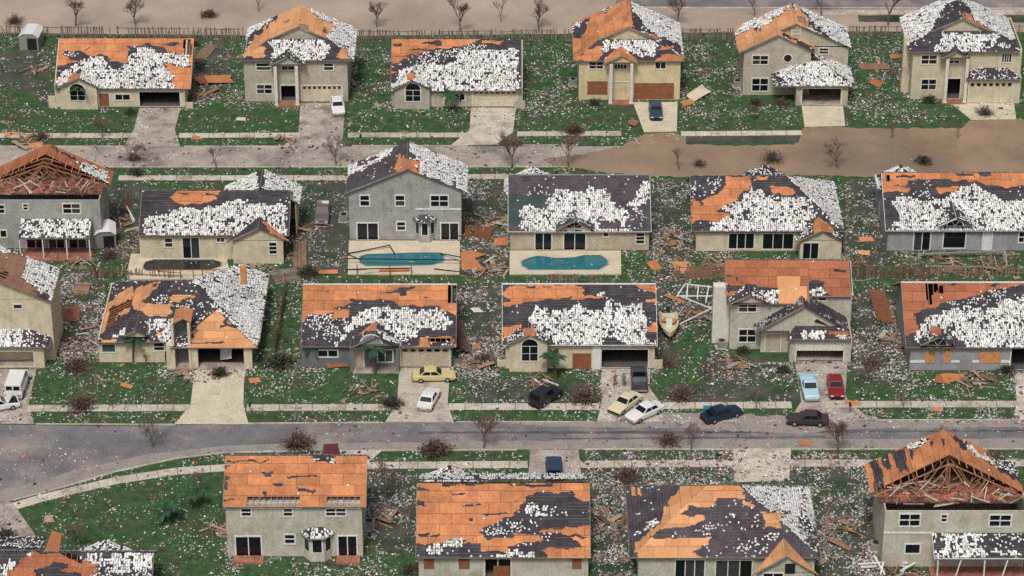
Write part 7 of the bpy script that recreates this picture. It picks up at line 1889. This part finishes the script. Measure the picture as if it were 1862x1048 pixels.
# ================================================================== scattered debris that nobody could count
def scatter(name, n, m, size, flat, seed, dens, kind=0):
    r = np.random.RandomState(seed)
    pts = []
    x = r.uniform(-30, 1892, n * 4); y = r.uniform(62, 1075, n * 4)
    keep = r.rand(n * 4)
    a, b = (x - CX) / F, (CY - y) / F
    d1, d2 = CP + b * SP, -SP + b * CP
    t = -CAMZ / d2
    X, Y = a * t, CAMY + d1 * t
    ok = np.ones(n * 4, bool)
    for f in FOOT: ok &= ~((X > f[0] - .1) & (X < f[1] + .1) & (Y > f[2] - .1) & (Y < f[3] + .1))
    px = np.stack([x, y], 1)
    D = dens(px, X, Y)
    ok &= keep < D
    X, Y = X[ok][:n], Y[ok][:n]
    N = len(X)
    rot = r.uniform(0, 2 * np.pi, N)
    s = size[0] + (size[1] - size[0]) * r.rand(N) ** 2
    asp = r.uniform(.35, 1.0, N) if kind == 0 else r.uniform(.05, .10, N)
    L = np.array([[-1, -1, 0], [1, -1, 0], [1, 1, 0], [-1, 1, 0], [-.8, -.85, 1], [.9, -.8, 1], [.75, .9, 1], [-.9, .7, 1]], float)
    W = np.zeros((N, 8, 3))
    lx = L[None, :, 0] * s[:, None] / 2; ly = L[None, :, 1] * (s * asp)[:, None] / 2; lz = L[None, :, 2] * flat
    tilt = r.randn(N)[:, None] * .22
    lz = lz + lx * tilt + .02 + np.abs(lx * tilt).max(1)[:, None] * .6
    W[..., 0] = X[:, None] + lx * np.cos(rot)[:, None] - ly * np.sin(rot)[:, None]
    W[..., 1] = Y[:, None] + lx * np.sin(rot)[:, None] + ly * np.cos(rot)[:, None]
    W[..., 2] = lz
    Q = np.array([[4, 5, 6, 7], [0, 1, 5, 4], [1, 2, 6, 5], [2, 3, 7, 6], [3, 0, 4, 7]])[None] + (np.arange(N) * 8)[:, None, None]
    me = mesh_np(name, W.reshape(-1, 3), Q.reshape(-1, 4), np.repeat(r.rand(N), 5))
    return link(name, me, m, None, kind='stuff')
def dens_of(base, heavy, road, water=0.0):
    def f(px, X, Y):
        nz = vnoise(X / 2.2, Y / 2.2, 4) * .6 + vnoise(X / .8, Y / .8, 8) * .4
        D = base * np.clip((nz - .36) * 3.4, 0.04, 1.0)
        dm = np.full(len(X), 99.0)
        for f_ in FOOT:
            dx = np.maximum(np.maximum(f_[0] - X, X - f_[1]), 0); dy = np.maximum(np.maximum(f_[2] - Y, Y - f_[3]), 0)
            dm = np.minimum(dm, np.hypot(dx, dy))
        D = D * (0.75 + 1.5 * np.exp(-dm / 1.1))
        for pl, k in heavy: D = np.where(inside(px, pl), np.clip(D * k + .06 * k * base, 0, 1), D)
        x, y = px[:, 0], px[:, 1]
        rd = ((y > 268) & (y < 304)) | ((y > 770) & (y < 816))
        D = np.where(rd, D * road, D)
        left = inside(px, [(-60, 772), (560, 772), (560, 818), (412, 823), (213, 857), (23, 910), (-60, 940)])
        D = np.where(left, D * .25, D)
        wt = inside(px, [(1050, 300), (1130, 265), (1460, 235), (1900, 215), (1900, 322), (1100, 318)]) | (y < 64)
        D = np.where(wt, D * water, D)
        for pl in ([(925, 455), (1132, 455), (1132, 502), (925, 502)], [(632, 438), (836, 438), (836, 503), (632, 503)], [(235, 462), (425, 462), (425, 510), (235, 510)], [(348, 697), (444, 697), (444, 770), (330, 770)], [(725, 668), (820, 668), (820, 770), (705, 770)], [(1150, 186), (1235, 186), (1235, 240), (1150, 240)], [(1458, 190), (1537, 190), (1537, 232), (1458, 232)]):
            D = np.where(inside(px, pl), D * .12, D)
        return D
    return f
HV = [([(0, 268), (1050, 268), (1050, 304), (0, 304)], 3.0), ([(25, 925), (410, 855), (410, 1048), (280, 1048), (200, 990)], .34), ([(1205, 600), (1330, 590), (1330, 730), (1205, 730)], .45), ([(60, 690), (345, 690), (345, 770), (60, 770)], .75), ([(450, 690), (720, 690), (700, 770), (450, 770)], .75), ([(640, 80), (710, 80), (712, 230), (640, 215)], 1.6), ([(948, 80), (1045, 80), (1050, 200), (950, 235)], 2.0), ([(1240, 80), (1345, 80), (1350, 230), (1240, 220)], 1.9), ([(1540, 90), (1650, 80), (1690, 225), (1540, 230)], 1.8), ([(1186, 325), (1256, 325), (1262, 500), (1186, 520)], 2.4), ([(1535, 325), (1605, 325), (1612, 480), (1538, 480)], 2.2), ([(105, 500), (190, 490), (185, 660), (110, 660)], 2.6), ([(832, 520), (914, 520), (905, 690), (830, 690)], 2.6), ([(1196, 520), (1325, 520), (1325, 600), (1196, 640)], 1.5), ([(1290, 630), (1445, 650), (1445, 695), (1280, 700)], 2.6), ([(1550, 620), (1650, 540), (1650, 690), (1555, 700)], 2.2), ([(1060, 820), (1580, 825), (1580, 870), (1065, 890)], 2.2), ([(1078, 880), (1150, 880), (1150, 1048), (1085, 1048)], 2.6), ([(1470, 880), (1592, 880), (1600, 1048), (1490, 1048)], 2.2), ([(668, 860), (756, 860), (756, 950), (668, 950)], 2.0), ([(840, 330), (922, 330), (922, 500), (840, 500)], 2.0), ([(1100, 745), (1862, 745), (1862, 780), (1100, 790)], 2.0), ([(345, 80), (442, 80), (442, 190), (345, 190)], 1.7), ([(1640, 690), (1862, 690), (1862, 735), (1640, 735)], 1.6)]
scatter('tile_fragments', 52000, 'tile_chip', (.07, .27), .05, 5, dens_of(.38, HV, .10))
scatter('grey_rubble', 44000, 'tile_grey', (.07, .28), .05, 6, dens_of(.36, HV, .35, .01))
WV = HV + [([(100, 460), (260, 460), (260, 530), (100, 640)], 3), ([(428, 400), (560, 400), (545, 515), (428, 515)], 3), ([(842, 400), (925, 400), (925, 520), (842, 520)], 3), ([(1186, 440), (1330, 440), (1330, 520), (1186, 520)], 3), ([(1536, 440), (1862, 460), (1862, 512), (1536, 512)], 4), ([(342, 90), (430, 90), (430, 200), (342, 200)], 3), ([(0, 236), (330, 236), (330, 266), (0, 266)], 2.5), ([(190, 330), (250, 330), (250, 470), (190, 470)], 3)]
scatter('wood_splinters', 11000, 'lumber', (.3, 1.2), .04, 8, dens_of(.13, WV, .3, .01), 1)
scatter('wood_scraps', 7000, 'wood', (.18, .6), .05, 9, dens_of(.16, WV, .5, .01))
scatter('orange_scraps', 1500, 'deck', (.15, .55), .03, 10, dens_of(.08, HV, .4))
scatter('dark_scraps', 5000, 'felt', (.15, .6), .04, 12, dens_of(.16, HV, .4, .02))
scatter('leaf_litter', 9000, 'dead_leaf', (.12, .5), .05, 13, dens_of(.2, HV, .5, .015))
